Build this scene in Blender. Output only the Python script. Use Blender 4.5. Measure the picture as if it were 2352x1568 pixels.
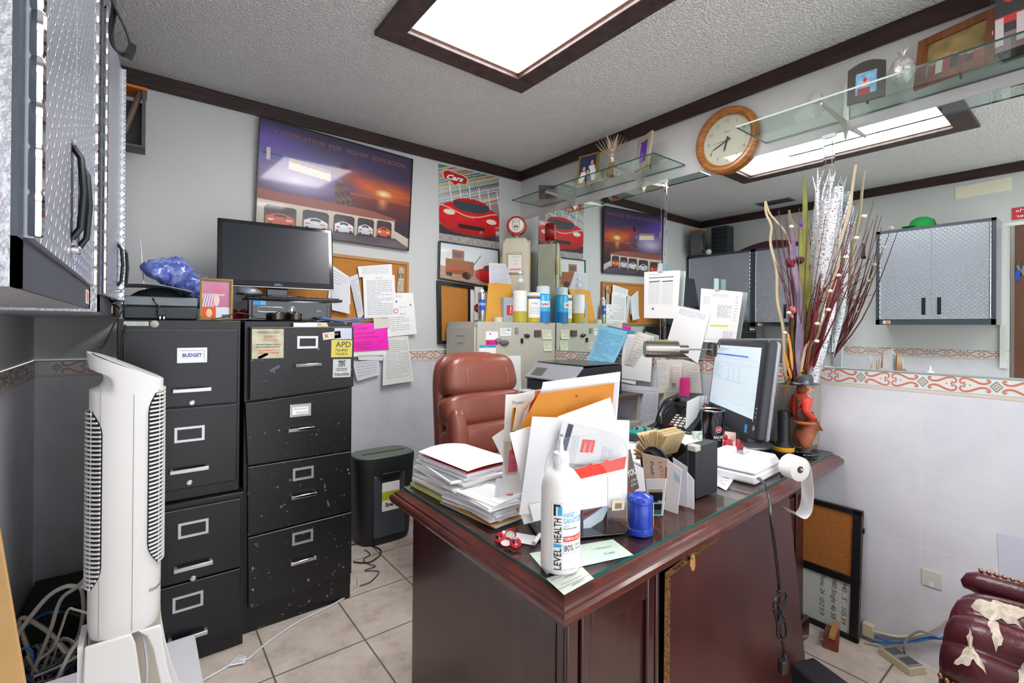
import bpy, bmesh, math, random
from mathutils import Vector, Matrix, Euler
R=math.radians
for o in list(bpy.data.objects): bpy.data.objects.remove(o)
SC=bpy.context.scene; COL=SC.collection
# ---------------------------------------------------------------- camera (calibrated from the room's own edges)
YAW,PIT,ROL=0.66144138,0.00257045,0.00774759
FPX,CXP,CYP=1094.967,1176.0,748.395
CAMP=Vector((-2.43,-3.02,1.30))
_w=Vector((math.sin(YAW)*math.cos(PIT),math.cos(YAW)*math.cos(PIT),math.sin(PIT)))
_r=Vector((math.cos(YAW),-math.sin(YAW),0)); _u=_r.cross(_w)
CR=_r*math.cos(ROL)+_u*math.sin(ROL); CU=-_r*math.sin(ROL)+_u*math.cos(ROL); CW=_w
cd=bpy.data.cameras.new('camera'); cam=bpy.data.objects.new('camera',cd); COL.objects.link(cam)
cam.matrix_world=Matrix(((CR.x,CU.x,-CW.x,CAMP.x),(CR.y,CU.y,-CW.y,CAMP.y),(CR.z,CU.z,-CW.z,CAMP.z),(0,0,0,1)))
cd.sensor_width=36; cd.lens=FPX*36/2352; cd.shift_y=-(784-CYP)/2352; cd.clip_start=.02
SC.camera=cam
# ---------------------------------------------------------------- view, world, lamps
SC.view_settings.view_transform='Standard'; SC.view_settings.look='None'; SC.view_settings.gamma=1
SC.view_settings.use_curve_mapping=False
SC.view_settings.exposure=0.72
LIGHT_E=11.0      # ceiling fixture diffuser
WORLD_E=1.6
wd=bpy.data.worlds.new('world'); SC.world=wd; wd.use_nodes=True
wd.node_tree.nodes['Background'].inputs[0].default_value=(.93,.96,1,1)
wd.node_tree.nodes['Background'].inputs[1].default_value=WORLD_E
# pixel (in the 2352x1568 photograph) -> point on a real plane of the room
def ray(px,py): return CR*((px-CXP)/FPX)-CU*((py-CYP)/FPX)+CW
def P(px,py,x=None,y=None,z=None,t=None):
    d=ray(px,py)
    if x is not None: t=(x-CAMP.x)/d.x
    if y is not None: t=(y-CAMP.y)/d.y
    if z is not None: t=(z-CAMP.z)/d.z
    return CAMP+d*t
# ---------------------------------------------------------------- materials
def lin(h):
    if isinstance(h,str):
        h=h.lstrip('#'); c=[int(h[i:i+2],16)/255 for i in (0,2,4)]
    else: c=h
    return tuple((v/12.92 if v<=.04045 else ((v+.055)/1.055)**2.4) for v in c)
MC={}
def mat(col,rough=.5,metal=0,var=.0,vs=8,bump=0,bs=60,coat=0,emit=0,col2=None,alpha=None,spec=.5,name=None,thr=None,stretch=None):
    key=(col,rough,metal,var,vs,bump,bs,coat,emit,col2,spec,thr,stretch)
    if key in MC: return MC[key]
    m=bpy.data.materials.new(name or 'm_'+str(col).strip('#')); m.use_nodes=True; nt=m.node_tree; b=nt.nodes['Principled BSDF']
    c=lin(col)
    b.inputs['Base Color'].default_value=(*c,1); b.inputs['Roughness'].default_value=rough; b.inputs['Metallic'].default_value=metal
    b.inputs['Specular IOR Level'].default_value=spec
    if coat: b.inputs['Coat Weight'].default_value=coat; b.inputs['Coat Roughness'].default_value=.08
    if emit: b.inputs['Emission Color'].default_value=(*c,1); b.inputs['Emission Strength'].default_value=emit
    tc=nt.nodes.new('ShaderNodeTexCoord'); src=tc.outputs['Object']
    if stretch:
        mp=nt.nodes.new('ShaderNodeMapping'); mp.inputs['Scale'].default_value=stretch; nt.links.new(src,mp.inputs[0]); src=mp.outputs[0]
    if not (var or col2): var=.05
    n=nt.nodes.new('ShaderNodeTexNoise'); n.inputs['Scale'].default_value=vs; n.inputs['Detail'].default_value=5; nt.links.new(src,n.inputs[0])
    r=nt.nodes.new('ShaderNodeValToRGB')
    if col2:
        d=lin(col2); a,z=thr or (.35,.65)
    else:
        d=tuple(v*(1-var) for v in c); a,z=.3,.7
    r.color_ramp.elements[0].position=a; r.color_ramp.elements[0].color=(*c,1)
    r.color_ramp.elements[1].position=z; r.color_ramp.elements[1].color=(*d,1)
    nt.links.new(n.outputs[0],r.inputs[0]); nt.links.new(r.outputs[0],b.inputs['Base Color'])
    if bump:
        n2=nt.nodes.new('ShaderNodeTexNoise'); n2.inputs['Scale'].default_value=bs; n2.inputs['Detail'].default_value=3; nt.links.new(src,n2.inputs[0])
        bp=nt.nodes.new('ShaderNodeBump'); bp.inputs['Strength'].default_value=bump; bp.inputs['Distance'].default_value=.01
        nt.links.new(n2.outputs[0],bp.inputs['Height']); nt.links.new(bp.outputs[0],b.inputs['Normal'])
    MC[key]=m; return m
def glassm(tint=(.93,.97,.95),rough=0.0,name='clear_glass',ior=1.45,gl=1.0):
    key=('g',tint,rough,gl)
    if key in MC: return MC[key]
    m=bpy.data.materials.new(name); m.use_nodes=True; nt=m.node_tree; nt.nodes.clear()
    out=nt.nodes.new('ShaderNodeOutputMaterial'); mx=nt.nodes.new('ShaderNodeMixShader'); tr=nt.nodes.new('ShaderNodeBsdfTransparent'); g=nt.nodes.new('ShaderNodeBsdfGlossy')
    fr=nt.nodes.new('ShaderNodeFresnel'); fr.inputs[0].default_value=ior; ge=nt.nodes.new('ShaderNodeNewGeometry')
    # same Fresnel on front and back faces
    ml=nt.nodes.new('ShaderNodeMath'); ml.operation='MULTIPLY'; ml.inputs[1].default_value=gl
    nt.links.new(fr.outputs[0],ml.inputs[0])
    tr.inputs[0].default_value=(*tint,1); g.inputs['Roughness'].default_value=rough
    mb=nt.nodes.new('ShaderNodeMixShader')
    nt.links.new(ml.outputs[0],mx.inputs[0]); nt.links.new(tr.outputs[0],mx.inputs[1]); nt.links.new(g.outputs[0],mx.inputs[2])
    tr2=nt.nodes.new('ShaderNodeBsdfTransparent'); tr2.inputs[0].default_value=(*tint,1)
    nt.links.new(ge.outputs['Backfacing'],mb.inputs[0]); nt.links.new(mx.outputs[0],mb.inputs[1]); nt.links.new(tr2.outputs[0],mb.inputs[2])
    nt.links.new(mb.outputs[0],out.inputs[0]); MC[key]=m; return m
def attrm(rough=.5,spec=.4,coat=0):
    key=('attr',rough,spec,coat)
    if key in MC: return MC[key]
    m=bpy.data.materials.new('printed_surface'); m.use_nodes=True; nt=m.node_tree; b=nt.nodes['Principled BSDF']
    a=nt.nodes.new('ShaderNodeVertexColor'); a.layer_name='Col'; nt.links.new(a.outputs[0],b.inputs['Base Color'])
    b.inputs['Roughness'].default_value=rough; b.inputs['Specular IOR Level'].default_value=spec
    if coat: b.inputs['Coat Weight'].default_value=coat; b.inputs['Coat Roughness'].default_value=.05
    MC[key]=m; return m
def nd(nt,t,**k):
    n=nt.nodes.new(t)
    for a,v in k.items(): setattr(n,a,v)
    return n
def mth(nt,op,a,b=None,c=None):
    n=nt.nodes.new('ShaderNodeMath'); n.operation=op
    for i,v in enumerate((a,b,c)):
        if v is None: continue
        if isinstance(v,(int,float)): n.inputs[i].default_value=v
        else: nt.links.new(v,n.inputs[i])
    return n.outputs[0]
def diamondm(ax,ay,cell=.022,col='#aeb2bd',dist=.0025,rough=.3):
    """tread plate: raised lozenges, alternately turned"""
    key=('dia',ax,ay,cell,col)
    if key in MC: return MC[key]
    m=bpy.data.materials.new('tread_plate'); m.use_nodes=True; nt=m.node_tree; b=nt.nodes['Principled BSDF']
    tc=nd(nt,'ShaderNodeTexCoord'); sp=nd(nt,'ShaderNodeSeparateXYZ'); nt.links.new(tc.outputs['Object'],sp.inputs[0])
    u=mth(nt,'DIVIDE',sp.outputs[ax],cell); v=mth(nt,'DIVIDE',sp.outputs[ay],cell)
    cu=mth(nt,'FLOOR',u); cv=mth(nt,'FLOOR',v); fu=mth(nt,'SUBTRACT',mth(nt,'FRACT',u),.5); fv=mth(nt,'SUBTRACT',mth(nt,'FRACT',v),.5)
    par=mth(nt,'FLOORED_MODULO',mth(nt,'ADD',cu,cv),2.0); s=mth(nt,'SUBTRACT',mth(nt,'MULTIPLY',par,2.0),1.0)
    a=mth(nt,'MULTIPLY',mth(nt,'ADD',fu,mth(nt,'MULTIPLY',s,fv)),.707); c=mth(nt,'MULTIPLY',mth(nt,'SUBTRACT',fu,mth(nt,'MULTIPLY',s,fv)),.707)
    d=mth(nt,'ADD',mth(nt,'POWER',mth(nt,'ABSOLUTE',mth(nt,'DIVIDE',a,.62)),2.0),mth(nt,'POWER',mth(nt,'ABSOLUTE',mth(nt,'DIVIDE',c,.17)),2.0))
    h=mth(nt,'SUBTRACT',1.0,mth(nt,'SMOOTH_MIN',d,1.0,.3)); 
    bp=nd(nt,'ShaderNodeBump'); bp.inputs['Distance'].default_value=dist; bp.inputs['Strength'].default_value=1
    nt.links.new(h,bp.inputs['Height']); nt.links.new(bp.outputs[0],b.inputs['Normal'])
    b.inputs['Base Color'].default_value=(*lin(col),1); b.inputs['Metallic'].default_value=.55; b.inputs['Roughness'].default_value=rough
    MC[key]=m; return m
# ---------------------------------------------------------------- mesh builder
_TX={}
def text_geo(s,bold=0,shear=0,sp=1.0):
    k=(s,bold,shear,sp)
    if k in _TX: return _TX[k]
    c=bpy.data.curves.new('t','FONT'); c.body=s; c.size=1; c.offset=bold; c.shear=shear; c.space_character=sp; c.align_x='LEFT'; c.resolution_u=2
    o=bpy.data.objects.new('t',c); me=o.to_mesh()
    vs=[tuple(v.co) for v in me.vertices]; fs=[tuple(p.vertices) for p in me.polygons]
    o.to_mesh_clear(); bpy.data.objects.remove(o); bpy.data.curves.remove(c)
    if vs:
        x0=min(v[0] for v in vs); x1=max(v[0] for v in vs); vs=[(v[0]-x0,v[1],0) for v in vs]; w=x1-x0
    else: w=0
    _TX[k]=(vs,fs,w); return _TX[k]
class MB:
    def __init__(s): s.v=[]; s.f=[]; s.m=[]; s.X=Matrix.Identity(4)
    def at(s,loc=(0,0,0),rot=(0,0,0),sc=1):
        s.X=Matrix.Translation(loc)@Euler(rot).to_matrix().to_4x4()@Matrix.Diagonal((sc,sc,sc,1) if not hasattr(sc,'__len__') else (*sc,1)); return s
    def add(s,vs,fs,m=0):
        n=len(s.v); s.v+=[tuple(s.X@Vector(v)) for v in vs]
        s.f+=[tuple(n+i for i in f) for f in fs]; s.m+=[m]*len(fs) if not isinstance(m,list) else m; return s
    def box(s,x0,x1,y0,y1,z0,z1,m=0):
        if x0>x1: x0,x1=x1,x0
        if y0>y1: y0,y1=y1,y0
        if z0>z1: z0,z1=z1,z0
        return s.add([(x0,y0,z0),(x1,y0,z0),(x1,y1,z0),(x0,y1,z0),(x0,y0,z1),(x1,y0,z1),(x1,y1,z1),(x0,y1,z1)],
            [(0,3,2,1),(4,5,6,7),(0,1,5,4),(1,2,6,5),(2,3,7,6),(3,0,4,7)],m)
    def cb(s,cx,cy,cz,sx,sy,sz,m=0): return s.box(cx-sx/2,cx+sx/2,cy-sy/2,cy+sy/2,cz-sz/2,cz+sz/2,m)
    def hull(s,a,b,m=0):
        """two same-length polygons joined"""
        n=len(a); return s.add(list(a)+list(b),[tuple(range(n-1,-1,-1)),tuple(range(n,2*n))]+[(i,(i+1)%n,n+(i+1)%n,n+i) for i in range(n)],m)
    def prism(s,pts,h0,h1,ax='z',m=0,mside=None):
        f={'z':lambda p,h:(p[0],p[1],h),'y':lambda p,h:(p[0],h,p[1]),'x':lambda p,h:(h,p[0],p[1])}[ax]
        n=len(pts); mm=m if mside is None else [m,m]+[mside]*n
        return s.add([f(p,h0) for p in pts]+[f(p,h1) for p in pts],[tuple(range(n-1,-1,-1)),tuple(range(n,2*n))]+[(i,(i+1)%n,n+(i+1)%n,n+i) for i in range(n)],mm)
    def lathe(s,prof,seg=24,c=(0,0,0),ax='z',m=0,sx=1,sy=1,a0=0,a1=360):
        full=abs(a1-a0)>=360; k=seg if full else seg+1; vs=[]
        for r,h in prof:
            for i in range(k):
                a=R(a0+(a1-a0)*i/seg); p=(r*math.cos(a)*sx,r*math.sin(a)*sy,h)
                if ax=='x': p=(p[2],p[0],p[1])
                elif ax=='y': p=(p[0],p[2],p[1])
                vs.append((p[0]+c[0],p[1]+c[1],p[2]+c[2]))
        fs=[]; ms=[]
        for j in range(len(prof)-1):
            for i in range(seg):
                a=j*k+i; b=j*k+(i+1)%k; fs.append((a,b,b+k,a+k)); ms.append(m)
        if full:
            if prof[0][0]>1e-5: fs.append(tuple(range(k-1,-1,-1)))
            if prof[-1][0]>1e-5: fs.append(tuple(range((len(prof)-1)*k,len(prof)*k)))
        return s.add(vs,fs,m)
    def tube(s,pts,r,seg=8,m=0,cap=True,flat=None):
        pts=[Vector(p) for p in pts]; n=len(pts); vs=[]; up=Vector((0,0,1)); prev=None
        for i,p in enumerate(pts):
            t=(pts[min(i+1,n-1)]-pts[max(i-1,0)]); t=t.normalized() if t.length>1e-9 else Vector((0,0,1))
            if prev is None:
                q=t.cross(up); 
                if q.length<.05: q=t.cross(Vector((1,0,0)))
            else: q=prev-t*prev.dot(t)
            q=q.normalized() if q.length>1e-6 else Vector((1,0,0)); prev=q; w=t.cross(q)
            rr=r[i] if hasattr(r,'__len__') else r; fl=flat or 1
            for k in range(seg):
                a=2*math.pi*k/seg; vs.append(p+q*math.cos(a)*rr+w*math.sin(a)*rr*fl)
        fs=[(i*seg+k,i*seg+(k+1)%seg,(i+1)*seg+(k+1)%seg,(i+1)*seg+k) for i in range(n-1) for k in range(seg)]
        if cap: fs+= [tuple(range(seg-1,-1,-1)),tuple(range((n-1)*seg,n*seg))]
        return s.add(vs,fs,m)
    def grid(s,fn,nu,nv,m=0,wrap=False):
        vs=[fn(i/nu,j/nv) for j in range(nv+1) for i in range(nu+1)]
        return s.add(vs,[(j*(nu+1)+i,j*(nu+1)+i+1,(j+1)*(nu+1)+i+1,(j+1)*(nu+1)+i) for j in range(nv) for i in range(nu)],m)
    def slab(s,fn,nu,nv,th,m=0,mb=None):
        """grid with thickness th along its normals (fn(u,v)->point)"""
        e=1e-3; top=[];bot=[]
        for j in range(nv+1):
            for i in range(nu+1):
                u,v=i/nu,j/nv; p=Vector(fn(u,v)); du=Vector(fn(min(u+e,1),v))-Vector(fn(max(u-e,0),v)); dv=Vector(fn(u,min(v+e,1)))-Vector(fn(u,max(v-e,0)))
                nn=du.cross(dv); nn=nn.normalized() if nn.length>1e-12 else Vector((0,0,1)); top.append(p); bot.append(p-nn*th)
        W=nu+1; N=len(top); fs=[]; ms=[]
        for j in range(nv):
            for i in range(nu):
                a=j*W+i; fs.append((a,a+1,a+1+W,a+W)); ms.append(m); fs.append((N+a,N+a+W,N+a+1+W,N+a+1)); ms.append(m if mb is None else mb)
        rim=[i for i in range(nu)]+[nu+j*W for j in range(nv)]+[nv*W+nu-i for i in range(nu)]+[(nv-j)*W for j in range(nv)]
        for a,b in zip(rim,rim[1:]+rim[:1]): fs.append((b,a,N+a,N+b)); ms.append(m)
        return s.add(top+bot,fs,ms)
    def sphere(s,c,r,seg=16,rings=10,m=0,sc=(1,1,1)):
        prof=[(math.sin(math.pi*i/rings)*r,-math.cos(math.pi*i/rings)*r) for i in range(rings+1)]
        prof[0]=(1e-6,-r); prof[-1]=(1e-6,r); X=s.X; s.X=X@Matrix.Translation(c)@Matrix.Diagonal((*sc,1)); s.lathe(prof,seg,m=m); s.X=X; return s
    def ring(s,c,R0,r,seg=32,k=8,ax='z',m=0,sx=1,sy=1):
        vs=[]
        for i in range(seg):
            a=2*math.pi*i/seg
            for j in range(k):
                b=2*math.pi*j/k; q=R0+r*math.cos(b); p=(q*math.cos(a)*sx,q*math.sin(a)*sy,r*math.sin(b))
                if ax=='x': p=(p[2],p[0],p[1])
                elif ax=='y': p=(p[0],p[2],p[1])
                vs.append((p[0]+c[0],p[1]+c[1],p[2]+c[2]))
        return s.add(vs,[(i*k+j,((i+1)%seg)*k+j,((i+1)%seg)*k+(j+1)%k,i*k+(j+1)%k) for i in range(seg) for j in range(k)],m)
    def text(s,t,O,U,V,h,m=0,w=None,align='l',bold=.0,shear=0,fn=None,sp=1.0):
        """flat letters: O origin, U reading direction, V up, h letter height; w fits the width"""
        vs,fs,W=text_geo(t,bold,shear,sp)
        if not vs: return s
        U=Vector(U).normalized(); V=Vector(V).normalized(); k=h/.7; kx=k if w is None else w/max(W,1e-6)
        off={'l':0,'c':-W*kx/2,'r':-W*kx}[align]; O=Vector(O)
        pts=[(v[0]*kx+off,v[1]*k) for v in vs]
        if fn: return s.add([fn(a,b) for a,b in pts],fs,m)
        return s.add([O+U*a+V*b for a,b in pts],fs,m)
    def build(s,name,mats,parent=None,smooth=True,bevel=0,bseg=2,angle=35,sub=0,colors=None,solid=0):
        me=bpy.data.meshes.new(name); me.from_pydata([tuple(v) for v in s.v],[],s.f)
        if not isinstance(mats,(list,tuple)): mats=[mats]
        for mm in mats: me.materials.append(mm)
        me.polygons.foreach_set('material_index',[min(i,len(mats)-1) for i in s.m])
        if smooth:
            me.polygons.foreach_set('use_smooth',[True]*len(me.polygons)); me.set_sharp_from_angle(angle=R(angle))
        if colors:
            ca=me.color_attributes.new('Col','FLOAT_COLOR','POINT')
            flat=[]
            for c in colors: flat+= [*c,1.0]
            flat+= [.5,.5,.5,1.0]*(len(s.v)-len(colors)); ca.data.foreach_set('color',flat)
        me.validate(); me.update()
        o=bpy.data.objects.new(name,me); COL.objects.link(o)
        if parent: o.parent=parent
        if bevel:
            b=o.modifiers.new('bevel','BEVEL'); b.width=bevel; b.segments=bseg; b.limit_method='ANGLE'; b.angle_limit=R(40); b.harden_normals=False
        if sub:
            b=o.modifiers.new('sub','SUBSURF'); b.levels=sub; b.render_levels=sub
        if solid:
            b=o.modifiers.new('solid','SOLIDIFY'); b.thickness=solid
        return o
def tag(o,label,cat,group=None,kind=None):
    o['label']=label; o['category']=cat
    if group: o['group']=group
    if kind: o['kind']=kind
    return o
def thing(name,label,cat,loc=(0,0,0),rz=0,group=None,rot=None):
    o=bpy.data.objects.new(name,None); COL.objects.link(o); o.location=loc; o.rotation_euler=rot or (0,0,rz); o.empty_display_size=.05
    return tag(o,label,cat,group)
def solo(mb,name,mats,label,cat,loc=(0,0,0),rz=0,group=None,rot=None,**k):
    o=mb.build(name,mats,None,**k); o.location=loc; o.rotation_euler=rot or (0,0,rz); return tag(o,label,cat,group)
def struct(mb,name,mats,parent=None,**k):
    o=mb.build(name,mats,parent,**k)
    if parent is None: o['kind']='structure'
    return o
def dup(root,loc,rz,label,group=None):
    r=root.copy(); COL.objects.link(r); r.location=loc; r.rotation_euler=(0,0,rz); r['label']=label
    if group: r['group']=group
    for ch in list(root.children):
        c=ch.copy(); COL.objects.link(c); c.parent=r
        for g in list(ch.children):
            d=g.copy(); COL.objects.link(d); d.parent=c
    return r
def bil(c,u,v):
    """corners TL,TR,BR,BL; v=0 top"""
    a=c[0].lerp(c[1],u); b=c[3].lerp(c[2],u); return a.lerp(b,v)
# common materials
WHITE=mat('#f1f1f2',.55); PAPER=mat('#eeeef0',.7,var=.03,vs=20); PAPERW=mat('#f7f7f6',.7,var=.02); INK=mat('#8e9098',.7); INKD=mat('#2b2b33',.6); BLACKP=mat('#15161a',.35,var=.1)
INKL=mat('#b9bbc6',.7); RED=mat('#d42a2a',.45); ORANGE=mat('#e08a12',.55,var=.06,vs=14); STEEL=mat('#b9b9ba',.28,1,var=.1,vs=12); CHROME=mat('#d5d5d8',.08,1); GOLD=mat('#c09a4a',.3,.9)
DARKM=mat('#1b1c20',.38,.1,var=.15,vs=9,bump=.02); PINK=mat('#ff2fae',.55,var=.03); CREAM=mat('#d8d2c0',.5,var=.05); BEIGE=mat('#c4c0b2',.42,var=.04,vs=5); MANILA=mat('#d9bd8c',.65,var=.1,vs=30); YELLOW=mat('#e8c41c',.45)
def smoothp(pts,n=6):
    pts=[Vector(p) for p in pts]; out=[]
    for i in range(len(pts)-1):
        p0,p1,p2,p3=pts[max(i-1,0)],pts[i],pts[i+1],pts[min(i+2,len(pts)-1)]
        for k in range(n):
            t=k/n; out.append(.5*((2*p1)+(p2-p0)*t+(2*p0-5*p1+4*p2-p3)*t*t+(3*p1-p0-3*p2+p3)*t**3))
    out.append(pts[-1]); return out
# ================================================================ THE ROOM
WALLP=mat('#cfd0cf',.6,var=.03,vs=3,bump=.03,bs=120)
def tile_mat(ax):
    m=bpy.data.materials.new('marbled_tile'); m.use_nodes=True; nt=m.node_tree; b=nt.nodes['Principled BSDF']
    tc=nd(nt,'ShaderNodeTexCoord'); sp=nd(nt,'ShaderNodeSeparateXYZ'); nt.links.new(tc.outputs['Object'],sp.inputs[0])
    u=mth(nt,'DIVIDE',mth(nt,'ADD',sp.outputs[ax],.28),.2045); v=mth(nt,'DIVIDE',mth(nt,'SUBTRACT',sp.outputs[2],1.055),.3025)
    def line(q,w): f=mth(nt,'FRACT',mth(nt,'ADD',q,.5)); return mth(nt,'LESS_THAN',mth(nt,'ABSOLUTE',mth(nt,'SUBTRACT',f,.5)),w)
    g=mth(nt,'MAXIMUM',line(u,.006),line(v,.0045))
    n=nd(nt,'ShaderNodeTexNoise'); n.inputs['Scale'].default_value=5; n.inputs['Detail'].default_value=8; n.inputs['Distortion'].default_value=.4
    nt.links.new(tc.outputs['Object'],n.inputs[0])
    r=nd(nt,'ShaderNodeValToRGB'); r.color_ramp.elements[0].position=.35; r.color_ramp.elements[0].color=(*lin('#cbcbd2'),1); r.color_ramp.elements[1].position=.7; r.color_ramp.elements[1].color=(*lin('#d8d8df'),1)
    nt.links.new(n.outputs[0],r.inputs[0])
    mx=nd(nt,'ShaderNodeMix',data_type='RGBA'); nt.links.new(g,mx.inputs[0]); nt.links.new(r.outputs[0],mx.inputs[6]); mx.inputs[7].default_value=(*lin('#dcdad2'),1)
    nt.links.new(mx.outputs[2],b.inputs['Base Color']); b.inputs['Roughness'].default_value=.22
    bp=nd(nt,'ShaderNodeBump'); bp.inputs['Distance'].default_value=.001; bp.inputs['Strength'].default_value=.6; bp.invert=True
    nt.links.new(g,bp.inputs['Height']); nt.links.new(bp.outputs[0],b.inputs['Normal']); return m
def floor_mat():
    m=bpy.data.materials.new('floor_tile'); m.use_nodes=True; nt=m.node_tree; b=nt.nodes['Principled BSDF']
    tc=nd(nt,'ShaderNodeTexCoord'); sp=nd(nt,'ShaderNodeSeparateXYZ'); nt.links.new(tc.outputs['Object'],sp.inputs[0])
    u=mth(nt,'DIVIDE',mth(nt,'ADD',sp.outputs[0],1.687),.345); v=mth(nt,'DIVIDE',mth(nt,'ADD',sp.outputs[1],.745),.345)
    def line(q,w): f=mth(nt,'FRACT',mth(nt,'ADD',q,.5)); return mth(nt,'LESS_THAN',mth(nt,'ABSOLUTE',mth(nt,'SUBTRACT',f,.5)),w)
    g=mth(nt,'MAXIMUM',line(u,.010),line(v,.010))
    n=nd(nt,'ShaderNodeTexNoise'); n.inputs['Scale'].default_value=9; n.inputs['Detail'].default_value=9; n.inputs['Roughness'].default_value=.65; nt.links.new(tc.outputs['Object'],n.inputs[0])
    r=nd(nt,'ShaderNodeValToRGB'); e=r.color_ramp.elements; e[0].position=.3; e[0].color=(*lin('#a8978a'),1); e[1].position=.62; e[1].color=(*lin('#d6c9be'),1)
    x=e.new(.45); x.color=(*lin('#c8b9ad'),1)
    nt.links.new(n.outputs[0],r.inputs[0])
    mx=nd(nt,'ShaderNodeMix',data_type='RGBA'); nt.links.new(g,mx.inputs[0]); nt.links.new(r.outputs[0],mx.inputs[6]); mx.inputs[7].default_value=(*lin('#6d6656'),1)
    nt.links.new(mx.outputs[2],b.inputs['Base Color']); b.inputs['Roughness'].default_value=.38
    bp=nd(nt,'ShaderNodeBump'); bp.inputs['Distance'].default_value=.002; bp.inputs['Strength'].default_value=.6; bp.invert=True
    nt.links.new(g,bp.inputs['Height']); nt.links.new(bp.outputs[0],b.inputs['Normal']); return m
def ceil_mat():
    m=bpy.data.materials.new('textured_ceiling'); m.use_nodes=True; nt=m.node_tree; b=nt.nodes['Principled BSDF']
    tc=nd(nt,'ShaderNodeTexCoord'); n=nd(nt,'ShaderNodeTexNoise'); n.inputs['Scale'].default_value=95; n.inputs['Detail'].default_value=4; nt.links.new(tc.outputs['Object'],n.inputs[0])
    r=nd(nt,'ShaderNodeValToRGB'); r.color_ramp.elements[0].position=.42; r.color_ramp.elements[1].position=.62; nt.links.new(n.outputs[0],r.inputs[0])
    bp=nd(nt,'ShaderNodeBump'); bp.inputs['Distance'].default_value=.006; bp.inputs['Strength'].default_value=.9; nt.links.new(r.outputs[0],bp.inputs['Height']); nt.links.new(bp.outputs[0],b.inputs['Normal'])
    b.inputs['Base Color'].default_value=(*lin('#eeedeb'),1); b.inputs['Roughness'].default_value=.45; return m
WOOD=mat('#38231f',.42,var=.4,vs=6,bump=.15,bs=30,stretch=(1,1,8)); 
WOODX=mat('#3b2521',.4,col2='#25130f',vs=5,bump=.2,bs=20,stretch=(1,12,12)); WOODY=mat('#3c2622',.4,col2='#26140f',vs=5,bump=.2,bs=20,stretch=(12,1,12))
XL,YB,ZC=-2.81,-4.3,2.56; T=.08
FL=floor_mat()
struct(MB().box(XL-T,T,YB,T,-.06,0),'floor',FL)
CE=ceil_mat()
# ceiling with the light well cut out of it
LX0,LX1,LY0,LY1=-1.55,-.95,-2.38,-1.155
mb=MB()
mb.box(XL-T,LX0,YB,T,ZC,ZC+.05).box(LX1,T,YB,T,ZC,ZC+.05).box(LX0,LX1,LY1,T,ZC,ZC+.05).box(LX0,LX1,YB,LY0,ZC,ZC+.05)
struct(mb,'ceiling',CE)
struct(MB().box(XL-T,T,0,T,1.134,ZC),'wall_back',WALLP)
struct(MB().box(XL-T,T,-.004,T,0,1.055),'wall_back_tiles',tile_mat(0))
struct(MB().box(0,T,YB,0,1.134,ZC),'wall_right',WALLP)
struct(MB().box(-.004,T,YB,-.004,0,1.055),'wall_right_tiles',tile_mat(1))
struct(MB().box(XL-T,XL,-2.5,0,1.134,ZC).box(XL-T,XL,YB,-2.5,2.10,ZC).box(XL-T,XL,YB,-3.35,1.134,2.1),'wall_left',WALLP)
struct(MB().box(XL-T,XL+.004,-2.5,-.004,0,1.055).box(XL-T,XL+.004,YB,-3.35,0,1.055),'wall_left_tiles',tile_mat(1))
# crown boards
def trimx(x0,x1,y0,y1): return MB().box(x0,x1,y0,y1,2.482,2.556)
struct(MB().box(XL,0,-.02,0,2.482,2.559),'trim_1',WOODX,bevel=.004)
struct(MB().box(-.02,0,YB,-.02,2.482,2.559),'trim_2',WOODY,bevel=.004)
struct(MB().box(XL,XL+.02,YB,-.02,2.482,2.559),'trim_3',WOODY,bevel=.004)
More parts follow.
